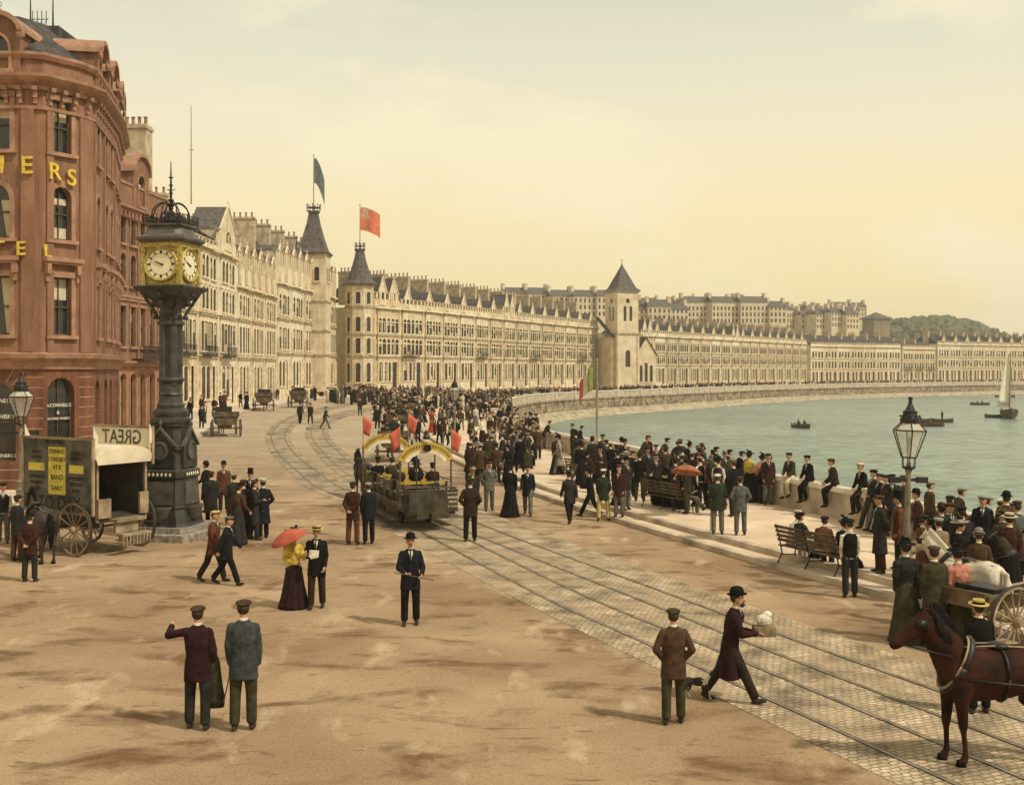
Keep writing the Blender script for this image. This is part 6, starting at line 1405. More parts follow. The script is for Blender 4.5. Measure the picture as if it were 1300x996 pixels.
def bones(pose, female=False):
    p = POSE[pose]; o = {}; k = 1.0; sp = p.get('sp', 2); pel = Vector((0,0,.93)); seat = p.get('seat'); lean = R(p.get('lean', 0))
    def leg(sx, hk):
        h, kn = R(hk[0]), R(hk[1]); hip = pel+Vector((sx*.09,0,-.03)); ab = math.sin(R(sp))*sx
        d = Vector((ab, -math.sin(h), -math.cos(h))).normalized(); knee = hip+d*.43; d2 = Vector((ab*.3, -math.sin(h-kn), -math.cos(h-kn))).normalized(); an = knee+d2*.42
        fp = 0 if abs(math.degrees(h-kn)) < 16 else (h-kn)*.55
        f = Vector((sx*.12, -math.cos(fp), math.sin(fp)*.9)).normalized() if not seat else Vector((sx*.12,-math.cos(h-kn), math.sin(h-kn)*.8)).normalized(); return hip, knee, an, f
    o['L'] = leg(-1, p['L']); o['R'] = leg(1, p['Rr']); dz = -min(o['L'][2].z, o['R'][2].z)+.085
    if seat: dz = seat+.10-pel.z
    sh = Vector((0,0,dz)); pel = pel+sh
    for q in 'LR': a = o[q]; o[q] = (a[0]+sh, a[1]+sh, a[2]+sh, a[3])
    up = Vector((0,-math.sin(lean),math.cos(lean))); fw = Vector((0,-math.cos(lean),-math.sin(lean)))
    S = lambda t, x=0, f=0: pel + up*t + Vector((x,0,0)) + fw*f
    o['S'] = S; o['up'] = up; o['fw'] = fw; sw = .152 if female else .164
    def arm(sx, a):
        fl, ab, ef, inw = [R(v) for v in a]; s = S(.442, sx*sw)
        d = (-up*math.cos(fl)+fw*math.sin(fl))*math.cos(ab)+Vector((sx*math.sin(ab),0,0)); e = s+d.normalized()*.285
        d2 = (-up*math.cos(fl+ef)+fw*math.sin(fl+ef))*math.cos(inw)+Vector((-sx*math.sin(inw),0,0))
        if a[3] < -20: d2 = (-up*.75 - fw*.35 + Vector((-sx*.75,0,0)))
        d2.normalize(); wv = e+d2*.255; return s, e, wv, d2
    o['aL'] = arm(-1, p['aL']); o['aR'] = arm(1, p['aR'])
    hl = lean*.45; hu = Vector((0,-math.sin(hl),math.cos(hl))); nk = S(.53); hc = nk+hu*.152+Vector((0,-.02,0)); o['neck'] = nk; o['head'] = hc; o['pel'] = pel; return o
def ering(c, up, rx, ry, n=16, fl=None):
    fwd = Vector((1,0,0)).cross(up).normalized(); return [tuple(c+Vector((rx*math.cos(2*math.pi*k/n)*(fl(k,n) if fl else 1),0,0))+fwd*(ry*math.sin(2*math.pi*k/n)*(fl(k,n) if fl else 1))) for k in range(n)]
def head_src(mb, hc, mi=0):
    mb.ball(hc+Vector((0,0,.01)), (.077,.094,.105), 14, 10, mi); mb.ball(hc+Vector((0,-.028,-.062)), (.054,.058,.052), 12, 8, mi); mb.cone(hc+Vector((0,-.088,.01)), hc+Vector((0,-.112,-.028)), .012, .018, 8, mi, .02)
    for sx in (-1,1): mb.ball(hc+Vector((sx*.08,.008,-.01)), (.013,.022,.034), 8, 6, mi)
    mb.ball(hc+Vector((0,-.088,-.058)), (.026,.012,.010), 8, 6, mi)
def hand(ex, src, wv, d, sx, mi=0, curl=35):
    d = d.normalized(); side_ = Vector((0,-1,0)) - d*d.dot(Vector((0,-1,0)));
    if side_.length < .2: side_ = Vector((0,0,1)) - d*d.z
    side_.normalize(); nrm = d.cross(side_).normalized()*(-sx)     # palm looks towards the body
    if nrm.x*sx > 0: nrm = -nrm
    c = wv+d*.045; Mx = Matrix((side_, nrm, d)).transposed(); src.ball(c, (.040,.017,.050), 10, 6, mi, M=Mx)
    for k, L in enumerate((.070,.078,.072,.056)):
        b = wv+d*.078+side_*(.028-.0185*k); q = R(curl); d1 = (d*math.cos(q)+nrm*math.sin(q)); m_ = b+d1*L*.55; q2 = R(curl*2.2); d2 = (d*math.cos(q2)+nrm*math.sin(q2)); ex.tube([b-d*.02, b+d1*.004, m_, m_+d2*L*.5], [.0095,.0098,.0088,.0068], 6, mi)
    b = wv+d*.03+side_*.034; t = (d*.72+side_*.58+nrm*.30).normalized(); ex.tube([b-side_*.012, b, b+t*.034, b+t*.034+(d*.85+nrm*.5).normalized()*.028], [.011,.0115,.0105,.008], 6, mi)
BM = {}
def body_mesh(pose, female=False):
    key = ('b', pose, female)
    if key in BM: return BM[key]
    o = bones(pose, female); mb = MB(); ex = MB(); S = o['S']
    head_src(mb, o['head']); mb.cone(S(.49), o['head']+Vector((0,.015,-.05)), .056, .050, 12, 0)
    up = o['up']; mb.rings([ering(S(t), up, rx, ry) for t, rx, ry in ((-.1,.15,.11),(.0,.155,.115),(.12,.135,.10),(.28,.155,.11),(.42,.17,.105),(.50,.10,.07))], 3)
    for q, sx in (('L',-1),('R',1)):
        h, k, a, f = o[q]; mb.cone(h, k, .102, .080, 12, 1); mb.ball(k, .078, 12, 8, 1); mb.cone(k, a+Vector((0,0,.02)), .078, .072, 12, 1)
        mb.cone(a+Vector((0,0,.02)), a+Vector((0,0,-.03)), .045, .042, 10, 2); c = a+f*.06+Vector((0,0,-.045)); Mx = Matrix((Vector((0,0,1)).cross(f).normalized() if abs(f.z) < .99 else Vector((1,0,0)), f, Vector((1,0,0)).cross(f))).transposed()
        mb.ball(c, (.047,.135,.040), 12, 6, 2, M=Matrix.Rotation(0,3,'X') if f.z == 0 else Vector((0,-1,0)).rotation_difference(f).to_matrix())
        s, e, wv, d = o['a'+q]; mb.cone(s, e, .052, .042, 10, 3); mb.cone(e, wv, .042, .030, 10, 3); mb.cone(wv-d*.03, wv+d*.02, .027, .025, 8, 0); hand(ex, mb, wv, d, sx)
    for sx in (-1,1): ex.ball(o['head']+Vector((sx*.030,-.088,.012)), (.011,.006,.007), 8, 6, 4)
    ex.tube([o['head']+Vector((-.022,-.094,-.055)), o['head']+Vector((0,-.099,-.053)), o['head']+Vector((.022,-.094,-.055))], .0035, 4, 4)
    BM[key] = fuse(mb, 'body', [M_skin, CM['black'], M_boot, CM['white'], M_eye], .0165, 2, ex); return BM[key]
TORSO = {'suit': [(-.26,.205,.148),(-.04,.188,.138),(.12,.168,.124),(.28,.188,.135),(.39,.198,.13),(.455,.176,.108),(.50,.125,.085),(.54,.066,.062)],
 'coat': [(-.52,.235,.17),(-.30,.21,.155),(-.04,.19,.138),(.12,.168,.122),(.28,.19,.135),(.40,.20,.13),(.465,.162,.10),(.505,.11,.08),(.54,.07,.066)],
 'vest': [(-.06,.17,.125),(.02,.168,.122),(.12,.152,.115),(.28,.175,.128),(.41,.178,.118),(.475,.12,.09),(.505,.065,.06)],
 'dress': [(.02,.135,.11),(.10,.118,.098),(.20,.142,.115),(.32,.168,.142),(.42,.16,.12),(.48,.12,.085),(.545,.056,.056)],
 'cape': [(-.25,.27,.20),(-.05,.24,.18),(.15,.22,.17),(.35,.215,.15),(.45,.17,.11),(.53,.07,.065)]}
def torso_src(mb, o, outfit, mi, seated, sleeves=True, only=False):
    S, up = o['S'], o['up']; prof = TORSO[outfit]
    if seated: prof = [q for q in prof if q[0] > -.1] or prof
    rings = []
    for t, rx, ry in prof:
        c = S(t) if t >= -.06 else S(-.04)+Vector((0,0,t+.04)); rings.append(ering(c, up if t > -.1 else Vector((0,0,1)), rx, ry, 20))
    mb.rings(rings, mi)
    if outfit == 'vest': return
    for q in 'LR':
        s, e, wv, d = o['a'+q]; pf = 1.45 if outfit == 'dress' else 1.0
        if outfit == 'dress': mb.ball(s.lerp(e,.18), .088, 12, 8, mi)
        mb.ball(s, .062, 10, 8, mi); mb.cone(s, e, .064*pf**.5, .058*pf**.4, 12, mi); mb.ball(e, .058, 10, 8, mi); mb.cone(e, wv, .058, .047, 12, mi)
def crease(me, amp=.006, f=16):
    vs = [(v.co.copy(), v.normal.copy()) for v in me.vertices]
    for v, (c, n) in zip(me.vertices, vs):
        k = noise.noise(Vector((c.x*f, c.y*f, c.z*f*.55)))+.5*noise.noise(c*f*2.3); v.co = c+n*amp*k
    me.update(); return me
def jacket_mesh(pose, outfit, female=False):
    key = ('j', pose, outfit)
    if key in BM: return BM[key]
    o = bones(pose, female); mb = MB(); torso_src(mb, o, outfit, 0, bool(POSE[pose].get('seat')))
    # collar and lapels as raised cloth
    S = o['S']; fw = o['fw']
    if outfit in ('suit','coat'):
        for sx in (-1,1): mb.tube([S(.535, sx*.035, -.045), S(.53, sx*.068, .02), S(.44, sx*.055, .112), S(.30, sx*.02, .138)], [.016,.018,.02,.008], 6, 0)
        if not POSE[pose].get('seat'): mb.box(0,0,0,0,0,0) if False else None
    BM[key] = crease(fuse(mb, 'jacket', [CM['black']], .0165, 2)); return BM[key]
def shirt_mesh(pose, female=False, tie=True):
    key = ('s', pose, female)
    if key in BM: return BM[key]
    o = bones(pose, female); S = o['S']; mb = MB(); up = o['up']
    mb.rings([ering(S(.505), up, .064, .060), ering(S(.565), up, .058, .056), ering(S(.57), up, .052, .050)], 0)
    if not female:
        vs = [S(.51,-.048,.088), S(.51,.048,.088), S(.42,.030,.134), S(.33,.006,.147), S(.33,-.006,.147), S(.42,-.030,.134)]; mb.prism([tuple(v) for v in vs], tuple(-fw_*.02 for fw_ in o['fw']), 0)
        mb.tube([S(.515,0,.094), S(.44,0,.140), S(.34,0,.150)], [.012,.013,.008], 5, 1)
    BM[key] = mb.mesh('shirt_front', [CM['white'], CM['black']]); return BM[key]
def skirt_mesh(pose):
    key = ('k', pose)
    if key in BM: return BM[key]
    o = bones(pose, True); mb = MB(); up = Vector((0,0,1)); N_ = 64; pel = o['pel']
    fold = lambda amp: (lambda k, n: 1+amp*(math.sin(k*2*math.pi*13/n)+.6*math.sin(k*2*math.pi*7/n+1)))
    if not POSE[pose].get('seat'):
        prof = [(1.05,.118,.098,0,0),(1.0,.135,.115,.005,0),(.92,.175,.155,.012,.01),(.75,.20,.185,.02,.03),(.5,.235,.225,.04,.045),(.25,.285,.28,.065,.055),(.08,.325,.33,.09,.06),(.015,.345,.36,.105,.06)]
        mb.rings([ering(Vector((0,dy,z)), up, rx, ry, N_, fold(a)) for z, rx, ry, dy, a in prof])
    else:
        s = pel.z-.10; mb.rings([ering(Vector((0,y,z)), u_, rx, ry, N_, fold(a)) for y, z, u_, rx, ry, a in ((0,s+.24,up,.125,.105,0),(-.02,s+.12,Vector((0,-.4,.9)),.20,.17,.01),(-.22,s+.09,Vector((0,-1,.1)),.22,.13,.02),(-.42,s+.05,Vector((0,-.8,.6)),.22,.14,.03),(-.47,s-.15,up,.24,.17,.04),(-.5,.02,up,.28,.24,.05))])
    BM[key] = mb.mesh('skirt', [CM['black']], True); return BM[key]
def hat_mesh(kind):
    key = ('h', kind)
    if key in BM: return BM[key]
    mb = MB()
    if kind == 'cap': mb.ball((0,.0,.085), (.112,.125,.042), 16, 8, 0); mb.ball((0,.005,.065), (.092,.108,.045), 16, 6, 0); mb.ball((0,-.10,.058), (.066,.055,.011), 12, 4, 1)
    elif kind == 'bowler': mb.lathe([(.128,.060),(.135,.072),(.128,.066),(.092,.062),(.093,.10),(.088,.14),(.068,.172),(.03,.188)], 20, sy=1.16); mb.lathe([(.0935,.064),(.0935,.088)], 20, sy=1.16, mi=1)
    elif kind == 'boater': mb.lathe([(.155,.062),(.155,.074),(.092,.074),(.090,.138),(.086,.142)], 22, sy=1.12); mb.lathe([(.0935,.075),(.0935,.112)], 22, sy=1.12, mi=1)
    elif kind == 'tophat': mb.lathe([(.125,.058),(.132,.072),(.09,.066),(.086,.14),(.092,.235),(.088,.238)], 20, sy=1.12); mb.lathe([(.0915,.068),(.0905,.105)], 20, sy=1.12, mi=1)
    elif kind == 'peaked': mb.lathe([(.088,.055),(.090,.10),(.112,.125),(.10,.14)], 18, sy=1.1); mb.ball((0,-.095,.06), (.06,.05,.01), 12, 4, 1)
    elif kind == 'lady': mb.lathe([(.17,.075),(.175,.085),(.10,.088),(.085,.13),(.05,.15)], 20, sy=1.05, sx=1.1); mb.ball((.03,-.03,.15), (.06,.05,.04), 8, 6, 1); mb.ball((-.04,.0,.16), (.04,.06,.045), 8, 6, 1); mb.tube([(.02,0,.14),(.06,.03,.22),(.11,.08,.22)], [.02,.03,.01], 6, 1)
    elif kind == 'bonnet': mb.lathe([(.12,.07),(.10,.10),(.06,.14)], 14, sy=1.1); mb.ball((0,-.05,.13), (.07,.05,.035), 8, 6, 1)
    BM[key] = mb.mesh('hat', [CM['black'], CM['charcoal']], True); 
    try: smooth_angle(BM[key], 45)
    except Exception: pass
    return BM[key]
def hair_mesh(kind):
    key = ('hair', kind)
    if key in BM: return BM[key]
    mb = MB(); mb.ball((0,.020,.022), (.085,.090,.098), 14, 10)
    if kind == 'f': mb.ball((0,.02,.03), (.100,.105,.095), 14, 8); mb.ball((0,.10,.05), (.05,.05,.05), 10, 8); mb.ball((0,-.065,.075), (.065,.035,.03), 10, 6)
    if kind == 'm2': mb.ball((0,-.103,-.040), (.032,.014,.010), 10, 6); 
    if kind == 'm3': mb.ball((0,-.103,-.040), (.032,.014,.010), 10, 6); mb.ball((0,-.07,-.095), (.052,.042,.045), 10, 6)
    for sx in (-1,1): mb.ball((sx*.03,-.090,.030), (.018,.007,.005), 6, 4)
    BM[key] = mb.mesh('hair', [M_hair], True); return BM[key]
def slot(o, i, m): o.material_slots[i].link = 'OBJECT'; o.material_slots[i].material = m
def far_mesh(pose, outfit, hat, female):
    key = ('far', pose, outfit, hat, female)
    if key in BM: return BM[key]
    o = bones(pose, female); mb = MB(); hc = o['head']; mb.ball(hc, (.085,.1,.12), 10, 8, 0); mb.cone(o['neck'], hc, .06, .06, 8, 5); torso_src(mb, o, outfit, 3, bool(POSE[pose].get('seat')))
    for q in 'LR':
        h, k, a, f = o[q]
        if not female: mb.cone(h, k, .10, .075, 10, 1); mb.cone(k, a, .075, .062, 10, 1)
        mb.ball(a+f*.06+Vector((0,0,-.04)), (.055,.12,.045), 8, 5, 2); s, e, wv, d = o['a'+q]; mb.ball(wv+d*.06, .045, 8, 5, 0)
        if outfit == 'vest': mb.cone(s, e, .06, .05, 8, 5); mb.cone(e, wv, .05, .04, 8, 5)
    if female and not POSE[pose].get('seat'): mb.rings([ering(Vector((0,dy,z)), Vector((0,0,1)), rx, ry, 16) for z, rx, ry, dy in ((1.02,.13,.11,0),(.8,.2,.18,.02),(.4,.26,.25,.05),(.02,.34,.35,.1))], 1)
    elif female: mb.rings([ering(Vector((0,y,z)), Vector((0,0,1)) if z < .3 else Vector((0,-1,.3)).normalized(), rx, ry, 16) for y, z, rx, ry in ((-.05,.5,.2,.16),(-.42,.5,.22,.16),(-.5,.02,.27,.22))], 1)
    hz = {'cap': (.115,.13,.045,.085), 'bowler': (.13,.14,.07,.11), 'boater': (.16,.16,.04,.09), 'tophat': (.11,.12,.12,.13), 'lady': (.18,.17,.06,.11), 'peaked': (.11,.12,.05,.1), 'bonnet': (.12,.12,.06,.1)}[hat]
    mb.ball(hc+Vector((0,0,hz[3])), hz[:3], 12, 8, 4)
    BM[key] = fuse(mb, 'person', [M_skin, CM['black'], M_boot, CM['charcoal'], CM['black'], CM['white']], .034, 1); return BM[key]
HIP = {}
def person(pos, rz, pose, outfit, jc, tc, hat, hc, lab, s=1.0, band='black', yaw=0, hair=None, group=None, far=False, shirt='white', pitch=0):
    female = outfit in ('dress','cape')
    if far:
        o = link('person', far_mesh(pose, outfit, hat, female), None, pos, R(rz)); o.scale = (s,s,s)
        slot(o, 1, CM[tc]); slot(o, 3, CM[jc]); slot(o, 4, CM[hc]); slot(o, 5, CM[shirt]); tag(o, lab, 'person', group); return o
    root = empty('person', pos, R(rz)); root.scale = (s,s,s); tag(root, lab, 'person', group)
    b = link('body', body_mesh(pose, female), root); slot(b, 1, CM[tc]); slot(b, 3, CM[jc if female else (shirt if outfit != 'vest' else 'white')])
    j = link({'dress':'bodice','cape':'cape','vest':'waistcoat','coat':'overcoat'}.get(outfit,'jacket'), jacket_mesh(pose, outfit, female), root); slot(j, 0, CM[jc])
    f = link('collar' if female else 'shirt_front', shirt_mesh(pose, female), root); slot(f, 0, CM[shirt]); slot(f, 1, CM[band])
    if female: k = link('skirt', skirt_mesh(pose), root); slot(k, 0, CM[tc])
    hp = bones(pose, female)['head']; M = Matrix.Translation(hp) @ Matrix.Rotation(R(yaw), 4, 'Z') @ Matrix.Rotation(R(-3-pitch), 4, 'X')
    link('hair', hair_mesh(hair or ('f' if female else ('m2' if (int(abs(pos[0]*7)) % 2) else 'm1'))), root, M=M)
    h = link('hat', hat_mesh(hat), root, M=M); slot(h, 0, CM[hc]); slot(h, 1, CM[band]); return root
def pp(u, v, rz, pose, outfit, jc, tc, hat, hc, lab, s=1.0, **k): return person(at(u, v), rz, pose, outfit, jc, tc, hat, hc, lab, s, **k)

# ---- foreground figures ----
n1 = pp(251, 925, 178, 'armup', 'suit', 'plum', 'charcoal', 'cap', 'brown', 'man from behind in deep maroon jacket and brown cap, elbow raised, coat over arm', .97)
n2 = pp(309, 926, 182, 'stand', 'suit', 'slate', 'olive', 'cap', 'brown', 'man seen from behind in grey jacket and brown cap, beside the man with raised elbow', 1.02)
n3 = pp(521, 793, 8, 'cane', 'suit', 'navy', 'black', 'bowler', 'black', 'man in navy suit and bowler hat holding a cane across himself, alone mid-road', 1.0)
n4 = pp(402, 772, 2, 'hold', 'suit', 'black', 'darkbrown', 'boater', 'straw', 'man with yellow straw boater and dark suit walking beside the woman in yellow', .98, band='black')
n5 = pp(373, 772, 14, 'parasol', 'dress', 'yellow', 'plum', 'lady', 'black', 'woman in bright yellow blouse and deep maroon skirt carrying a red parasol', .93, shirt='yellow', yaw=10)
pp(271, 738, 78, 'walk2', 'suit', 'rust', 'darkbrown', 'cap', 'straw', 'walker in rust-brown jacket and mustard cap near the clock tower base', .97)
pp(288, 742, 84, 'walk', 'suit', 'navy', 'black', 'cap', 'grey', 'walker in dark navy suit and grey cap, arm in arm with the mustard-capped man', .94)
pp(448, 691, 160, 'hands_back', 'suit', 'maroon', 'rust', 'cap', 'charcoal', 'man in maroon jacket and rust trousers with hands clasped behind, by the tram', 1.02)
pp(468, 690, 200, 'stand', 'suit', 'navy', 'black', 'cap', 'lightgrey', 'man in dark suit and pale grey cap at the side of the open tram', 1.0)
pp(597, 687, 180, 'pockets', 'suit', 'darkbrown', 'black', 'cap', 'charcoal', 'broad man seen from behind in dark brown jacket, right of the open tram', 1.05)
pp(600, 657, 5, 'stand', 'suit', 'charcoal', 'charcoal', 'boater', 'lightgrey', 'youth with a bright yellow shirt and boater behind the broad man', .97, shirt='yellow', band='yellow')
pp(621, 648, 10, 'pockets', 'suit', 'grey', 'bluegrey', 'cap', 'brown', 'man in pale grey-green jacket and grey trousers, hands in pockets', 1.0)
pp(648, 655, 165, 'stand', 'dress', 'black', 'black', 'lady', 'black', 'woman in long black dress beside the grey-jacketed man', 1.0)
pp(670, 654, -5, 'walk2', 'suit', 'navy', 'grey', 'cap', 'darkbrown', 'man in navy jacket and white shirt with a walking stick, beside the woman in black', 1.0)
pp(723, 664, 195, 'walk', 'suit', 'charcoal', 'black', 'cap', 'black', 'man in dark suit striding in the road beside the promenade kerb', 1.0)
pp(766, 661, 168, 'stand_wide', 'suit', 'green', 'straw', 'cap', 'white', 'man in white cap, dark green jacket and yellow trousers at the kerb', .98)
pp(750, 656, 260, 'stride', 'suit', 'black', 'black', 'bowler', 'black', 'man in black taking a long step up the kerb', .98)
pp(786, 656, -30, 'stand', 'suit', 'maroon', 'grey', 'cap', 'brown', 'man in maroon jacket and grey trousers standing on the kerb step', .98)
pp(795, 647, 30, 'pockets', 'suit', 'charcoal', 'grey', 'bowler', 'black', 'man in charcoal jacket and bowler just behind the maroon jacket', 1.0)
pp(855, 918, 180, 'pockets', 'suit', 'brown', 'olive', 'cap', 'olive', 'man seen from behind in brown jacket near the bottom, small dog beside him', .92, pitch=0)
n6 = pp(927, 890, 82, 'stride', 'coat', 'plum', 'darkbrown', 'bowler', 'black', 'bearded man in bowler hat and maroon-black coat striding right with a parcel', 1.0, hair='m3')
n7 = pp(911, 678, 170, 'cane', 'suit', 'green', 'grey', 'cap', 'white', 'man with white cap and dark green jacket leaning on a stick, back turned', .98)
pp(940, 679, 172, 'pockets', 'suit', 'bluegrey', 'bluegrey', 'cap', 'brown', 'man in pale blue-grey loose jacket standing on the promenade', .95)
pp(1079, 758, 178, 'stand', 'vest', 'black', 'charcoal', 'cap', 'black', 'man in black waistcoat and white shirt sleeves near the right bench', .98)
# left of the clock, beside the wagon
pp(38, 738, 172, 'hands_back', 'suit', 'maroon', 'charcoal', 'cap', 'black', 'man in maroon jacket seen from behind, in front of the show wagon wheel', .92)
pp(22, 712, 150, 'stand', 'suit', 'charcoal', 'brown', 'cap', 'charcoal', 'man in charcoal jacket at the far left behind the maroon-jacketed man', .98)
pp(4, 690, 20, 'stand', 'vest', 'charcoal', 'grey', 'cap', 'darkbrown', 'man with white sleeves at the very left edge below the hotel window', 1.0)
pp(60, 672, 90, 'stand', 'suit', 'black', 'black', 'bowler', 'black', 'man in black standing between the wagon horse and the hotel', 1.0)
pp(182, 590, 170, 'stand', 'suit', 'darkbrown', 'black', 'bowler', 'black', 'dark figure waiting on the pavement between wagon roof and clock pillar', 1.0)
# knot of people right of the clock
for (u, v, rz, pose, out_, jc, tc, hat, hc, lab) in [
 (268,668,200,'stand','coat','charcoal','black','cap','brown','man in long charcoal coat closest to the clock tower base'),
 (262,650,250,'cane','coat','black','black','bowler','darkbrown','man in black coat half hidden behind the clock tower base'),
 (297,672,175,'pockets','coat','olive','charcoal','cap','lightgrey','man in long olive coat seen from behind, right of the clock tower'),
 (284,650,10,'stand','suit','rust','darkbrown','bowler','black','figure in a rust-red jacket and bowler beside the clock tower'),
 (309,684,185,'stand','coat','darkbrown','black','cap','brown','man in long dark brown coat, left of the knot beyond the clock'),
 (318,668,5,'stand','coat','black','black','tophat','black','man in black with a tall top hat in the knot beyond the clock'),
 (323,685,100,'hold','coat','charcoal','charcoal','bonnet','brown','figure in charcoal holding something in the knot beyond the clock'),
 (334,683,215,'pockets','coat','navy','black','peaked','white','man in long navy coat and white-topped cap in the knot beyond the clock'),
 (302,690,140,'walk2','dress','brown','charcoal','bonnet','black','woman in brown bodice partly hidden in the knot beyond the clock')]: pp(u, v, rz, pose, out_, jc, tc, hat, hc, lab, 1.0)
# people leaning and sitting along the parapet
def on_wall(y, off=-.42, dz=.3): p = offset_curve(WALL, [y-.6, y, y+.6], off)[1]; return (p.x, p.y, dz)
def wall_rz(y): a = Vector((wallx(y+.5)-wallx(y-.5), 1)).normalized(); return math.degrees(math.atan2(a.y, a.x))  # facing the sea: vector (a.y,-a.x)
def face_sea(y): a = Vector((wallx(y+.5)-wallx(y-.5), 1)).normalized(); f = Vector((a.y, -a.x)); return math.degrees(math.atan2(f.x, -f.y))
def yw(u):
    """distance at which the inner parapet line appears at column u"""
    lo, hi = 15, 80
    for _ in range(40):
        m_ = (lo+hi)/2
        if 650+F*(wallx(m_)-.42)/m_ > u: lo = m_
        else: hi = m_
    return lo
WL = [(690,'lean_wall','charcoal','grey','cap','dark figure leaning on the parapet at its far end above the water',0),
 (724,'stand','charcoal','charcoal','cap','lone figure against the parapet left of the flagpole',180),(730,'lean_wall','black','black','cap','dark figure leaning on the parapet left of the flagpole',0),
 (812,'lean_wall','olive','grey','cap','man in olive leaning over the parapet left of the dense group',0),(820,'stand','maroon','grey','cap','man in maroon at the parapet beside the olive jacket',200),(836,'lean_wall','maroon','lightgrey','cap','man in maroon with light trousers leaning on the parapet',0),
 (850,'lean_wall','charcoal','charcoal','cap','man in charcoal leaning at the parapet, centre of the row',0),(864,'lean_wall','black','black','lady','figure in black with broad hat bowed over the parapet',0),(875,'bend','black','black','bowler','man in black bent over the parapet',0),(886,'stand','green','charcoal','bowler','tall figure in dark green and bowler on the parapet row',30),
 (897,'lean_wall','maroon','grey','cap','man in maroon jacket, grey trousers, right half of the parapet row',0),(914,'lean_wall','charcoal','charcoal','cap','man in pale collar and charcoal jacket looking at the sea',0),(929,'lean_wall','black','black','cap','man in black leaning right of the pale collar',0),(938,'lean_wall','darkbrown','brown','bowler','man in dark brown and bowler leaning at the parapet',0),
 (946,'stand','dress:yellow','black','lady','woman with bright yellow bodice at the parapet',20),(955,'lean_wall','dress:pink','black','lady','woman with salmon-pink bodice beside the yellow one at the parapet',0),(963,'lean_wall','black','charcoal','bowler','man in black beside the pink bodice',0),(970,'stand','maroon','grey','cap','man in maroon jacket turned towards the women at the parapet',250),
 (1100,'lean_back','charcoal','olive','cap','man in charcoal lounging back against the parapet near the lamp',180),(1108,'lean_back','navy','grey','cap','man in navy lounging against the parapet, second from the sitter',190),(1116,'lean_back','maroon','charcoal','cap','man in maroon lounging against the parapet near the lamp',170),(1126,'stand','charcoal','darkbrown','cap','man standing sideways at the parapet left of the lamp',240),(1142,'stand','olive','charcoal','cap','man in olive at the parapet directly behind the lamp post',150)]
for (u, pose, jc, tc, hat, lab, dr) in WL:
    y = yw(u); out_ = 'suit'
    if jc.startswith('dress:'): out_ = 'dress'; jc = jc[6:]
    off = -.36 if pose == 'lean_wall' else -.30
    person(on_wall(y, off), face_sea(y)+dr, pose, out_, jc, tc, hat, RW.choice(['brown','black','charcoal','olive']) if hat != 'lady' else 'black', lab, RW.uniform(.96,1.03))
for (u, rzd, jc, tc, hc, lab) in [(984,200,'olive','cream','charcoal','man in olive jacket and cream trousers propped on the parapet end'),(1007,190,'black','black','black','man in black sitting on the parapet, leftmost of three spaced sitters'),(1038,160,'darkbrown','black','brown','man in dark brown hunched on the parapet, middle of three spaced sitters'),(1073,190,'black','charcoal','cream','man with pale cap and white collar sitting sideways on the parapet')]:
    y = yw(u); p = on_wall(y, .16, .3)
    person(p, face_sea(y)+rzd, 'sit_wall', 'suit', jc, tc, 'cap', hc, lab, 1.0)
# benches: sitters face the sea
def sitters(bi, lst):
    c, a = BENCH[bi]; 
    for (dx, pose, out_, jc, tc, hat, hc, lab, dr) in lst:
        q = c + Vector((dx*math.cos(a), dx*math.sin(a), 0)); person((q.x, q.y, q.z), math.degrees(a)+dr, pose, out_, jc, tc, hat, hc, lab, .98)
sitters(0, [(-.75,'sit_fwd','dress','black','black','lady','black','woman in black sitting hunched on the left of the nearest bench',-10),(-.2,'sit_fwd','suit','rust','charcoal','cap','darkbrown','sitter in rust jacket turned sideways on the nearest bench',30),(.55,'sit','suit','charcoal','black','cap','black','dark-capped sitter on the right half of the nearest bench',0),(.95,'sit_fwd','vest','white','cream','boater','cream','sitter in white with pale hat at the right end of the nearest bench',10)])
sitters(1, [(-.95,'sit_cross','suit','black','grey','cap','white','man in white cap with crossed legs at the left end of the crowded bench',-60),(-.45,'sit','suit','maroon','black','cap','brown','man in maroon seated second on the crowded bench',0),(.05,'sit','dress','black','black','lady','black','woman in black seated in the middle of the crowded bench',0),(.5,'sit_fwd','dress','black','black','lady','black','woman in black leaning forward on the crowded bench',10),(.95,'sit','dress','black','black','bonnet','black','woman in spreading black skirt at the right end of the crowded bench, under the parasol',20)])
sitters(2, [(-.8,'sit','suit','green','black','cap','black','man in dark green at the left end of the far bench',-10),(-.2,'sit','suit','rust','black','cap','brown','sitter in rust jacket in the middle of the far bench',0),(.35,'sit_fwd','dress','charcoal','black','lady','black','woman in charcoal on the far bench',10),(.9,'sit_stretch','suit','olive','charcoal','cap','charcoal','man stretching out his legs at the right end of the far bench',-30)])
sitters(3, [(-.7,'sit_fwd','suit','black','black','cap','black','man in black leaning forward on the mid-promenade bench',0),(-.1,'sit','dress','charcoal','charcoal','lady','black','woman in charcoal with feathered hat on the mid-promenade bench',0),(.6,'sit','suit','olive','brown','cap','brown','man in olive at the end of the mid-promenade bench',15)])
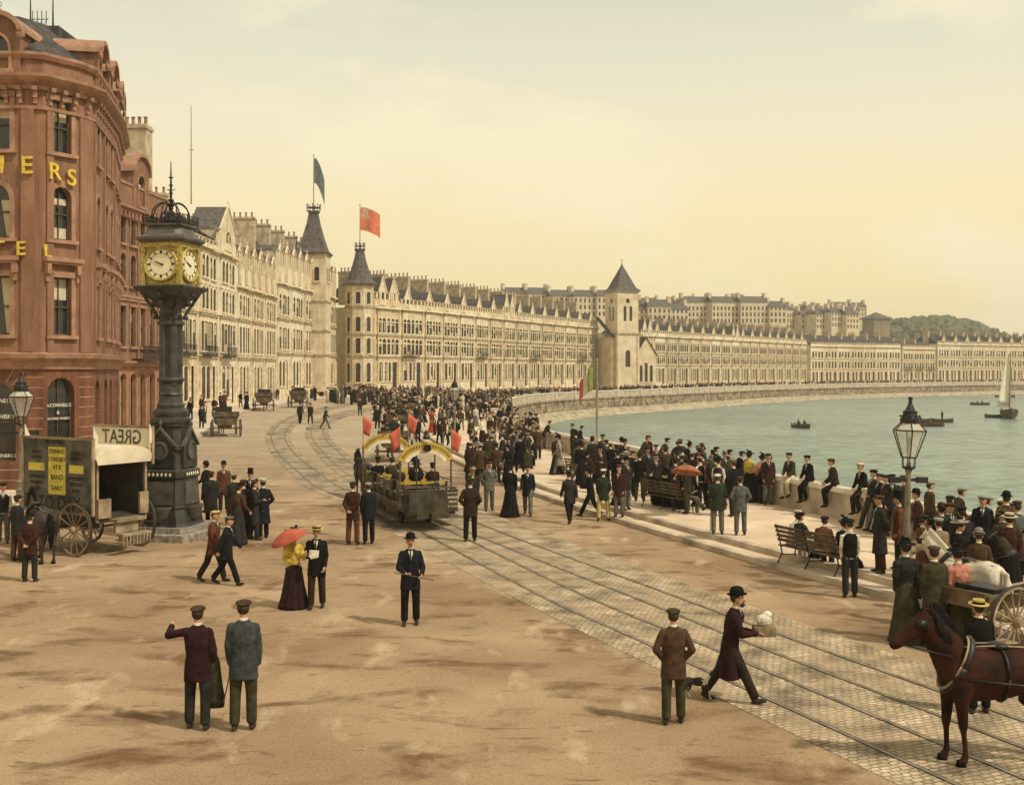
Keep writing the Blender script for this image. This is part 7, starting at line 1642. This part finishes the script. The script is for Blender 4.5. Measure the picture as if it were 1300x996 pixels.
# standing people between kerb and parapet, around the middle group
MID = [(832,640,10,'stand','suit','charcoal','black','cap','man facing the road just behind the crowded bench'),(812,636,160,'hold','suit','black','olive','cap','man in black with bent arm left of the crowded bench'),(822,628,20,'stand','coat','charcoal','black','bowler','man in long charcoal coat behind the crowded bench'),(800,630,180,'stand','suit','navy','black','bowler','man in navy left of the crowded bench'),
 (866,640,200,'stand','suit','maroon','brown','cap','man in maroon standing close behind the rust parasol'),(880,632,150,'lean_back','suit','darkbrown','grey','cap','man in dark brown near the parapet above the parasol'),(858,630,0,'stand','suit','black','charcoal','cap','man in black with white shirt facing the road, centre of the promenade group'),(872,652,240,'stand','suit','charcoal','olive','cap','man in charcoal at the end of the crowded bench'),
 (845,625,170,'stand','suit','brown','charcoal','boater','man in brown with a boater in the centre of the promenade group'),(752,606,170,'stand','coat','charcoal','charcoal','bowler','man in long charcoal coat right of the flagpole foot'),(765,600,20,'stand','coat','olive','black','cap','man in long olive coat near the flagpole foot'),(775,615,190,'stand','suit','black','black','cap','man in black on the promenade right of the flagpole'),
 (762,625,10,'hold','suit','darkbrown','black','bowler','man in dark brown near the mid-promenade bench'),(738,615,215,'stand','dress','black','black','lady','woman in black with broad hat left of the mid-promenade bench'),(783,622,200,'stand','suit','black','charcoal','cap','man in black close behind the mid-promenade group'),(770,610,240,'stand','suit','olive','olive','cap','man in olive between bench and parapet'),
 (892,640,190,'stand','suit','brown','charcoal','cap','man in brown right of the parasol group'),(905,628,170,'stand','coat','grey','grey','cap','man in grey coat with pale collar near the parapet'),(920,632,10,'stand','suit','olive','charcoal','bowler','man in olive and bowler near the parapet row')]
for (u, v, rz, pose, out_, jc, tc, hat, lab) in MID: pp(u, v, rz, pose, out_, jc, tc, hat, RW.choice(['black','charcoal','brown','lightgrey']) if hat != 'lady' else 'black', lab, RW.uniform(.95,1.03))
# crowd at the right around the horses and the lamp
RT = [(1117,727,265,'hands_back','coat','charcoal','maroon','cap','man in charcoal with maroon trousers, left of the lamp post'),(1141,724,250,'stand','suit','rust','charcoal','tophat','man in rust jacket and flat black hat touching the lamp post'),
 (1166,705,262,'walk','suit','maroon','lightgrey','bowler','man in maroon jacket and light trousers just right of the lamp post'),(1180,694,95,'stand','suit','brown','grey','cap','man in brown jacket right of the light trousers'),(1190,712,120,'bend','suit','brown','grey','cap','man in brown bending by the white horse head'),
 (1205,700,110,'lean_wall','suit','olive','tan','cap','man in olive leaning over towards the sea at the right'),(1232,700,112,'bend','suit','maroon','black','cap','man in maroon bending over the parapet at the right'),(1248,705,115,'bend','vest','cream','black','cap','figure with pale back bending at the right parapet'),(1262,712,112,'bend','coat','grey','black','cap','man in grey coat bending at the right parapet'),
 (1278,725,170,'stand','coat','brown','charcoal','bowler','man in long brown coat and bowler at the right'),(1205,738,20,'stand','suit','green','charcoal','cap','man in green jacket facing the road between lamp and white horse'),(1172,752,100,'hold','suit','rust','charcoal','cap','man in rust jacket stretching towards the horse'),(1192,760,190,'stand','suit','tan','charcoal','cap','figure in tan with pale cap by the white horse'),
 (1292,735,190,'stand','coat','bluegrey','black','peaked','man in pale peaked cap at the right edge by the sea'),
 (1150,812,184,'stand','dress','charcoal','olive','lady','woman in charcoal seen from behind, left of the two by the brown horse'),(1186,822,180,'stand','coat','olive','olive','cap','figure in long olive coat seen from behind above the brown horse'),(1216,820,188,'stand','dress','pink','olive','lady','woman in pink bodice and olive skirt above the brown horse')]
for (u, v, rz, pose, out_, jc, tc, hat, lab) in RT:
    pos_ = at(u, v)
    if u >= 1205 and pose in ('lean_wall','bend'): pos_ = on_wall(yw(u), -.42); rz = face_sea(pos_[1])
    person(pos_, rz, pose, out_, jc, tc, hat, 'black' if hat in ('lady','bowler','tophat') else RW.choice(['brown','lightgrey','charcoal','white']), lab, RW.uniform(.97,1.04))
pp(1243,905,175,'stand','coat','black','black','boater','straw','man in black with yellow straw hat half hidden behind the brown horse',.93)
# horses and carts
def G(u, Y, dz=0): x = (u-650)/F*Y; return (x, Y, surf(x, Y)+dz)
horse(G(1262, 14.6), -86, 'horse_bay', 'chestnut-brown harnessed horse in the right foreground facing left', 1.0, 'near', -6, .3)
horse(G(1226, 21.8), 212, 'horse_grey', 'white-grey horse seen from behind among the people at the right', .94, 'std')
gig(G(1247, 20.4), 118, 'two-wheeled cart with pale spoked wheels behind the brown horse')
horse(G(1300, 23.6), 110, 'horse_black', 'dark harnessed horse at the right edge behind the cart', .95, 'std')
q = TM @ Vector((.0, 9.2, 0)); horse((q.x, q.y, 0), math.degrees(math.atan2(1.87,5.2))*1+182-0, 'horse_black', 'dark horse harnessed ahead of the open tram', .95, 'std')
horse(at(52,712), 218, 'horse_black', 'dark horse in front of the show wagon at the left', .95, 'std')
# carriages in the road and at the pavement
CR = [(286,553,200,'open carriage drawn up at the left kerb beyond the clock'),(379,517,185,'loaded carriage at the kerb further up the street'),(466,508,215,'black covered carriage standing before the corner turret'),(500,585,190,'long open carriage full of people behind the tram, nearest'),(508,556,195,'open carriage full of people behind the tram, middle'),(522,536,200,'open carriage full of people behind the tram, farthest'),(335,521,190,'carriage waiting by the left pavement')]
SEATED = []
cr_ = random.Random(21)
for i, (u, v, rz, lab) in enumerate(CR):
    p = at(u, v); c = carriage(p, rz, lab, s=1.15, group='open carriages'); M = Matrix.Translation(p) @ Matrix.Rotation(R(rz), 4, 'Z')
    hp_ = M @ Vector((0,-3.2,0)); horse(tuple(hp_), rz, ['horse_bay','horse_black','horse_grey'][i % 3], ['brown','dark','pale grey'][i % 3]+' horse of the '+lab, .9, 'std')
    if i in (0,6): continue
    for k, (sx, yy) in enumerate([(-1,-.6),(-1,0),(-1,.6),(1,-.6),(1,0),(1,.6)]):
        if i < 3 and k in (2,4): continue
        q = M @ Vector((sx*.52, yy*1.1, .82+.0)); jc = cr_.choice(['black','charcoal','darkbrown','navy','maroon','white','grey','olive']); out_ = cr_.choice(['suit','suit','dress'])
        side_ = ['left','right'][sx > 0]; wh = ['at the front','in the middle','at the back'][k % 3]
        person(tuple(q), rz+(-90*sx), 'sit', out_, jc, 'charcoal', 'lady' if out_ == 'dress' else cr_.choice(['cap','bowler','boater']), cr_.choice(['black','charcoal','cream','brown']), f'passenger in {cw(jc)}, {side_} seat {wh} of the {["","kerbside","turret","nearest"][i]} carriage' if i not in (4,5) else f'passenger in {cw(jc)}, {side_} seat {wh} of the {["middle","farthest"][i-4]} carriage', 1.0, far=True)
# tram passengers (backs to the camera) and driver
for (k, x, jc, hat, hc, out_, lab) in [(1,.05,'black','lady','black','dress','woman in black seated mid row on the open tram'),(1,-.55,'maroon','cap','brown','suit','passenger in maroon at the left of the rear row on the tram'),(1,.6,'darkbrown','cap','black','suit','passenger in dark brown at the right of the rear row on the tram'),(2,.3,'black','bowler','black','suit','passenger in black and bowler in the second row of the tram'),(4,-.6,'black','peaked','black','suit','man in black peaked cap near the far end of the tram'),(4,-.1,'olive','cap','olive','suit','passenger in olive near the far end of the tram'),(3,.5,'charcoal','lady','black','dress','woman in charcoal in the middle rows of the tram')]:
    q = TM @ Vector((x, .45+k*.92, .62)); person(tuple(q), 180+20, 'sit', out_, jc, 'black', hat, hc, lab, 1.0)
# people in boats
def bsit(b, y, jc, lab, pose='sit'):
    p = b.matrix_basis @ Vector((0,y,0)); p = b.location + Matrix.Rotation(b.rotation_euler.z,3,'Z') @ Vector((0,y,-.1 if pose == 'sit' else .1)); person(tuple(p), 30, pose, 'suit', jc, 'charcoal', 'cap', 'brown', lab, 1.0, far=True)
bsit(RB[0],-.8,'darkbrown','rower in dark brown in the lone rowing boat'); bsit(RB[0],.6,'black','rower in black in the lone rowing boat'); bsit(RB[3],.0,'black','figure standing up in the right boat of the cluster','stand'); bsit(RB[1],.0,'charcoal','sitter in the left boat of the cluster'); bsit(RB[4],-.5,'black','first of two sitters in the small distant boat'); bsit(RB[4],.5,'brown','second of two sitters in the small distant boat')
# street figures beyond
for (u, v, rz, pose, out_, jc, tc, hat, lab) in [(381,538,178,'walk2','suit','charcoal','black','cap','left of two men walking away up the tram lines'),(394,538,182,'walk','suit','darkbrown','charcoal','cap','right of two men walking away up the tram lines'),(413,544,100,'walk','suit','green','grey','cap','small figure in green stepping across the tram lines'),(457,528,190,'walk2','suit','maroon','charcoal','cap','figure in maroon on the road beyond the tram flag'),
 (452,505,180,'stand','dress','pink','pink','lady','figure in salmon pink on the pavement by the corner turret'),(412,503,180,'stand','dress','red','pink','lady','woman in red on the pavement below the spire tower'),(426,504,180,'stand','dress','white','pink','lady','woman in white and pink on the pavement below the spire tower'),
 (549,549,190,'stand','dress','red','red','lady','woman in bright red deep in the crowd behind the tram'),(640,520,190,'stand','dress','rust','rust','lady','woman in rust near the bend of the sea wall'),(285,520,180,'stand','dress','rust','maroon','lady','woman in rust-red dress on the left pavement'),(313,521,175,'stand','dress','black','black','lady','woman in black at the kerb of the left pavement')]:
    pp(u, v, rz, pose, out_, jc, tc, hat, 'black', lab, 1.0, far=(v < 530))

# ---- crowds ----
CR = random.Random(77); placed = []
def free(p, d): 
    for q in placed:
        if abs(q[0]-p[0]) < d and abs(q[1]-p[1]) < d: return False
    placed.append(p); return True
JC = ['black']*4+['charcoal']*5+['darkbrown']*4+['navy']*2+['olive']*2+['brown']*3+['maroon']*2+['grey','rust','lightgrey','tan']
HC = ['black']*4+['charcoal']*3+['brown']*3+['olive','lightgrey','cream','tan']
SEEN = {}
def crowd(n, region, zone, grp, group, d=.6, far=True, heading=None, poses=('stand','walk','walk2','pockets','hold','stand_wide')):
    k = 0; tries = 0
    while k < n and tries < n*60:
        tries += 1; u, v = region(CR); p = P(u, v)
        if not free((p.x, p.y), d*(1+p.y/300)): continue
        fem = CR.random() < .28; out_ = 'dress' if fem else CR.choice(['suit','suit','suit','coat','vest']); pose = CR.choice(['stand','walk','walk2','hold']) if fem else CR.choice(poses)
        jc = CR.choice(JC+(['white','cream','pink','white'] if fem else [])); tc = CR.choice(['black','charcoal','darkbrown','grey','olive','black']); hat = CR.choice(['lady','lady','bonnet','boater']) if fem else CR.choice(['cap','cap','bowler','boater','cap','peaked']); hcl = CR.choice(HC) if hat != 'boater' else CR.choice(['cream','tan','lightgrey'])
        rz = CR.choice([0,180,180,160,200,90,270,20,-20]) + CR.uniform(-20,20)
        kind = 'woman' if fem else 'man'; lab = f"{kind} in {cw(jc)}, {cw(tc)} {'skirt' if fem else 'trousers'}, {cw(hcl)} {dict(cap='cap',bowler='bowler',boater='boater',peaked='peaked cap',lady='wide hat',bonnet='bonnet',tophat='top hat')[hat]}, {zone(p, u, v)}"
        person((p.x, p.y, p.z), rz, pose, out_, jc, tc, hat, hcl, lab, CR.uniform(.93,1.05), far=far, group=grp); k += 1
def reg(pts):
    """region between two polylines given as (u, vtop, vbottom)"""
    def f(r):
        u = r.uniform(pts[0][0], pts[-1][0]); a = interp([(q[0], q[1]) for q in pts], u); b = interp([(q[0], q[2]) for q in pts], u); t = r.random(); t = t**.9; return u, a+(b-a)*t
    return f
# left pavement
crowd(32, reg([(222,528,560),(245,512,560),(262,505,538),(300,502,521),(355,500,511)]), lambda p,u,v: 'left pavement '+('near clock' if u < 262 else ('by kerb carriage' if u < 300 else 'towards spire')), 'people on the left pavement', None, .55)
crowd(10, reg([(360,499,508),(430,500,503),(475,500,503)]), lambda p,u,v: 'under the '+('spire tower' if u < 420 else 'corner turret'), 'people before the spire and turret', None, .6)
# dense crowd between the tram and the bend of the wall
crowd(34, reg([(596,575,618),(620,566,616),(650,560,612),(690,566,590)]), lambda p,u,v: 'promenade '+('near the tram' if u < 630 else 'beside the far bench'), 'people on the near promenade', None, .5, far=False)
crowd(66, reg([(474,530,558),(520,530,564),(560,530,570),(600,530,568),(640,530,562),(684,552,572)]), lambda p,u,v: 'behind the tram '+('on the left' if u < 540 else ('round the lamp' if u < 600 else 'towards the wall')), 'dense crowd behind the tram', None, .42)
crowd(26, reg([(700,585,610),(760,592,640),(830,600,650),(900,622,652),(960,640,662)]), lambda p,u,v: 'promenade '+('near the flagpole' if u < 790 else ('behind the parasol' if u < 880 else 'by the parapet row')), 'people on the middle promenade', None, .42, far=False)
crowd(9, reg([(1160,712,760),(1225,716,772),(1292,735,770)]), lambda p,u,v: 'beside the white horse', 'people round the horses at the right', None, .5, far=False)
# the crowd thickens beyond the counted people
def mass(n, region, name, lab, seed, d=.38):
    rn = random.Random(seed); mats = [M_skin, M_boot] + [CM[c] for c in ('black','charcoal','darkbrown','olive','maroon','grey','cream','brown')]; V, Fc, Mi = [], [], []; k = 0; tr = 0
    while k < n and tr < n*40:
        tr += 1; u, v = region(rn); p = P(u, v)
        if not free((p.x, p.y), d): continue
        fem = rn.random() < .3; me = far_mesh(rn.choice(['stand','walk','hold'] if fem else ['stand','walk2','pockets','walk']), 'dress' if fem else rn.choice(['suit','coat']), rn.choice(['lady','bonnet'] if fem else ['cap','bowler','boater']), fem)
        mp_ = [0, rn.choice([2,3,4,7]), 1, rn.choice([2,2,3,3,4,5,6,7,9]+([8] if fem else [])), rn.choice([2,3,4,8,9]), 8]; s = rn.uniform(.92,1.04); M = Matrix.Translation(p) @ Matrix.Rotation(rn.uniform(0,6.28), 4, 'Z') @ Matrix.Scale(s, 4)
        o_ = len(V); V += [tuple(M @ q.co) for q in me.vertices]; Fc += [tuple(i+o_ for i in q.vertices) for q in me.polygons]; Mi += [mp_[q.material_index] for q in me.polygons]; k += 1
    m_ = MB(); m_.v, m_.f, m_.m = V, Fc, Mi; tag(m_.build(name, mats, smooth=True), lab, 'crowd', kind='stuff')
mass(125, reg([(474,508,532),(520,504,534),(560,502,534),(600,502,534),(640,510,532),(650,514,530)]), 'packed_crowd', 'packed mass of people filling the road beyond the open tram as far as the sea wall bend', 4)
# far crowd below the terraces: beyond the counted ones, one mass
crowd(0, reg([(480,503,514),(540,499,512),(600,497,511),(640,500,512)]), lambda p,u,v: 'far off in front of the turret terrace, '+('left' if u < 560 else 'right'), 'far people before the turret terrace', None, .6)
mbx = MB(); fr = random.Random(9)
for k in range(1500):
    y = fr.choice([fr.uniform(128, 300), fr.uniform(140,420), fr.uniform(250,420)]); t = fr.random()
    x = wallx(y) - 1.0 - t*fr.choice([3.5,7,14]) - (fr.uniform(0,14) if y < 260 else 0); z = surf(x, y); s = fr.uniform(.92,1.06); c = fr.choice([0,0,1,1,1,2,2,6,6,3,4])
    w_ = .2*s; f_ = fr.random() < .3
    mbx.lathe([(.16*s if not f_ else .32*s,0),(.17*s if not f_ else .24*s,.5*s),(.18*s,.95*s),(.23*s,1.3*s),(.10*s,1.48*s)], 6, (x,y,z), c, sy=.75); mbx.ball((x,y,z+1.6*s), .11*s, 6, 4, 5); mbx.ball((x,y,z+1.68*s), (.14*s,.14*s,.06*s), 6, 3, fr.choice([0,0,1,3]))
tag(mbx.build('distant_crowd', [CM['black'], CM['charcoal'], CM['darkbrown'], CM['cream'], CM['maroon'], M_skin, CM['grey']], smooth=True), 'mass of tiny far-off people all along the curved sea wall', 'crowd', kind='stuff')

# ---- held and dropped things ----
def stick(lab, root, a, b, nm='walking_stick', r=.010, m=None):
    M = Matrix.Translation(root.location) @ Matrix.Rotation(root.rotation_euler.z, 4, 'Z') @ Matrix.Scale(root.scale[0], 4); a = M @ Vector(a); b = M @ Vector(b)
    mb = MB(); mb.tube([Vector((0,0,0)), (b-a)*.5, b-a], r, 6); mb.ball((0,0,0), r*2, 8, 6); tag(mb.build(nm, m or M_wood, loc=a), lab, 'walking stick')
def hand_at(pose, sd, female=False): o = bones(pose, female); s, e, wv, d = o['a'+sd]; return wv+d*.09
hL, hR = hand_at('cane','L'), hand_at('cane','R'); dv = (hR-hL).normalized()
stick('thin cane held across the body of the man in the bowler hat', n3, hR+dv*.22, hL-dv*.28)
h = hand_at('stand','R'); stick('cane hanging from the hand of the grey-jacketed man seen from behind', n2, h+Vector((0,.03,.05)), h+Vector((.10,.05,-.42)))
h = hand_at('cane','R'); stick('upright stick under the hand of the white-capped man', n7, h, Vector((h.x+.02,h.y-.05,.0)))
def umbrella(lab, tip, ax, m, r=.5, L=.85):
    ax = Vector(ax).normalized(); root = empty('parasol', tip); tag(root, lab, 'parasol'); q = Vector((0,0,1)).rotation_difference(ax); mb = MB(); n = 8; rows = []
    for j in range(6):
        t = j/5; ring = []
        for k in range(n*3): a = 2*math.pi*k/(n*3); sc = 1 - .07*t*(1-abs(math.cos(a*n/2))); ring.append((r*t*sc*math.cos(a), r*t*sc*math.sin(a), -.30*r*t*t*1.6))
        rows.append([tuple(q @ Vector(p)) for p in ring]) if t else rows.append([tuple(q @ Vector((.004*math.cos(2*math.pi*k/(n*3)), .004*math.sin(2*math.pi*k/(n*3)), 0))) for k in range(n*3)])
    mb.rings(rows, closed=False); o = mb.build('canopy', m, root, smooth=True); so = o.modifiers.new('t','SOLIDIFY'); so.thickness = .008
    mb = MB(); mb.tube([q @ Vector((0,0,.06)), q @ Vector((0,0,-L))], .009, 6); mb.build('shaft', M_wood, root)
    mb = MB()
    for k in range(n): a = 2*math.pi*k/n; mb.tube([q @ Vector((0,0,-.02)), q @ Vector((r*.6*math.cos(a), r*.6*math.sin(a), -.30*r*.36*1.6-.015)), q @ Vector((r*math.cos(a), r*math.sin(a), -.30*r*1.6-.01))], .004, 4)
    mb.build('rib', M_iron, root)
M = Matrix.Translation(n5.location) @ Matrix.Rotation(n5.rotation_euler.z, 4, 'Z') @ Matrix.Scale(n5.scale[0], 4)
# woman's hand on the picture's left holds it
oo = bones('parasol', True); hw = M @ (oo['aL'][2] + oo['aL'][3]*.09); tip = Vector((hw.x-.16, hw.y-.12, hw.z+.72)); umbrella('small red parasol tilted over the shoulder of the woman in yellow', tip, tip-hw+Vector((-.12,0,0)), mat('parasol_red', (.42,.09,.05), ns=5, amt=.15), .40, .80)
pq = at(874, 655); umbrella('rust-coloured parasol over the crowded bench', (pq[0]-.05, pq[1]-.1, 1.95), (.12,.25,1), mat('parasol_rust', (.33,.12,.05), ns=5, amt=.15), .52, .95)
# coat carried over an arm
M = Matrix.Translation(n1.location) @ Matrix.Rotation(n1.rotation_euler.z, 4, 'Z'); hh = bones('armup')['aL']; c = M @ hh[2]; mb = MB(); N_ = 18
mb.rings([ering(Vector((0,0,z)), Vector((0,0,1)), rx, ry, N_, lambda k, n: 1+.12*math.sin(k*3.1)) for z, rx, ry in ((.12,.05,.06),(.0,.09,.08),(-.25,.12,.07),(-.5,.16,.08),(-.62,.15,.07))]); tag(mb.build('coat', [CM['olive']], loc=(c.x, c.y, c.z), smooth=True), 'folded olive coat hanging over the arm of the man in deep maroon', 'coat')
# parcel and papers
M = Matrix.Translation(n6.location) @ Matrix.Rotation(n6.rotation_euler.z, 4, 'Z'); o_ = bones('stride'); c = M @ ((o_['aL'][2]+o_['aR'][2])/2+Vector((0,-.12,.05))); mb = MB(); mb.box(-.16,.16,-.10,.10,-.09,.06,0); mb.ball((0,.0,.14),(.12,.09,.10),10,8,1); mb.ball((.05,.02,.22),(.08,.07,.06),8,6,1); tag(mb.build('parcel', [CM['tan'], CM['white']], loc=tuple(c)), 'pale parcel and bundle carried by the bearded man in the bowler hat', 'parcel')
M = Matrix.Translation(n4.location) @ Matrix.Rotation(n4.rotation_euler.z, 4, 'Z'); o_ = bones('hold'); c = M @ (o_['aL'][2]+o_['aL'][3]*.1); mb = MB(); mb.prism([(-.10,-.02,-.06),(.10,-.03,-.07),(.11,.01,.07),(-.09,.02,.08)], (0,-.012,.006)); mb.prism([(-.06,-.04,-.10),(.09,-.06,-.07),(.07,-.02,.04),(-.07,-.01,.03)], (0,-.01,.004)); tag(mb.build('folded_paper', [CM['white']], loc=tuple(c)), 'folded white paper in the hand of the man in the boater', 'paper')
# ---- distant air ----
mb = MB(); mb.box(-700, 1300, -58, 1350, -6, 75)
hm = bpy.data.materials.new('haze'); hm.use_nodes = True; t = hm.node_tree; t.nodes.clear(); o_ = N(t, 'ShaderNodeOutputMaterial'); v_ = N(t, 'ShaderNodeVolumePrincipled')
v_.inputs['Color'].default_value = (1.0, .97, .86, 1); v_.inputs['Density'].default_value = .0004; v_.inputs['Anisotropy'].default_value = .2; t.links.new(v_.outputs[0], o_.inputs['Volume'])
tag(mb.build('haze', hm), 'thin pale yellow sea haze lying over the whole bay and town', 'haze', kind='stuff')

bpy.data.scenes.remove(WORK)
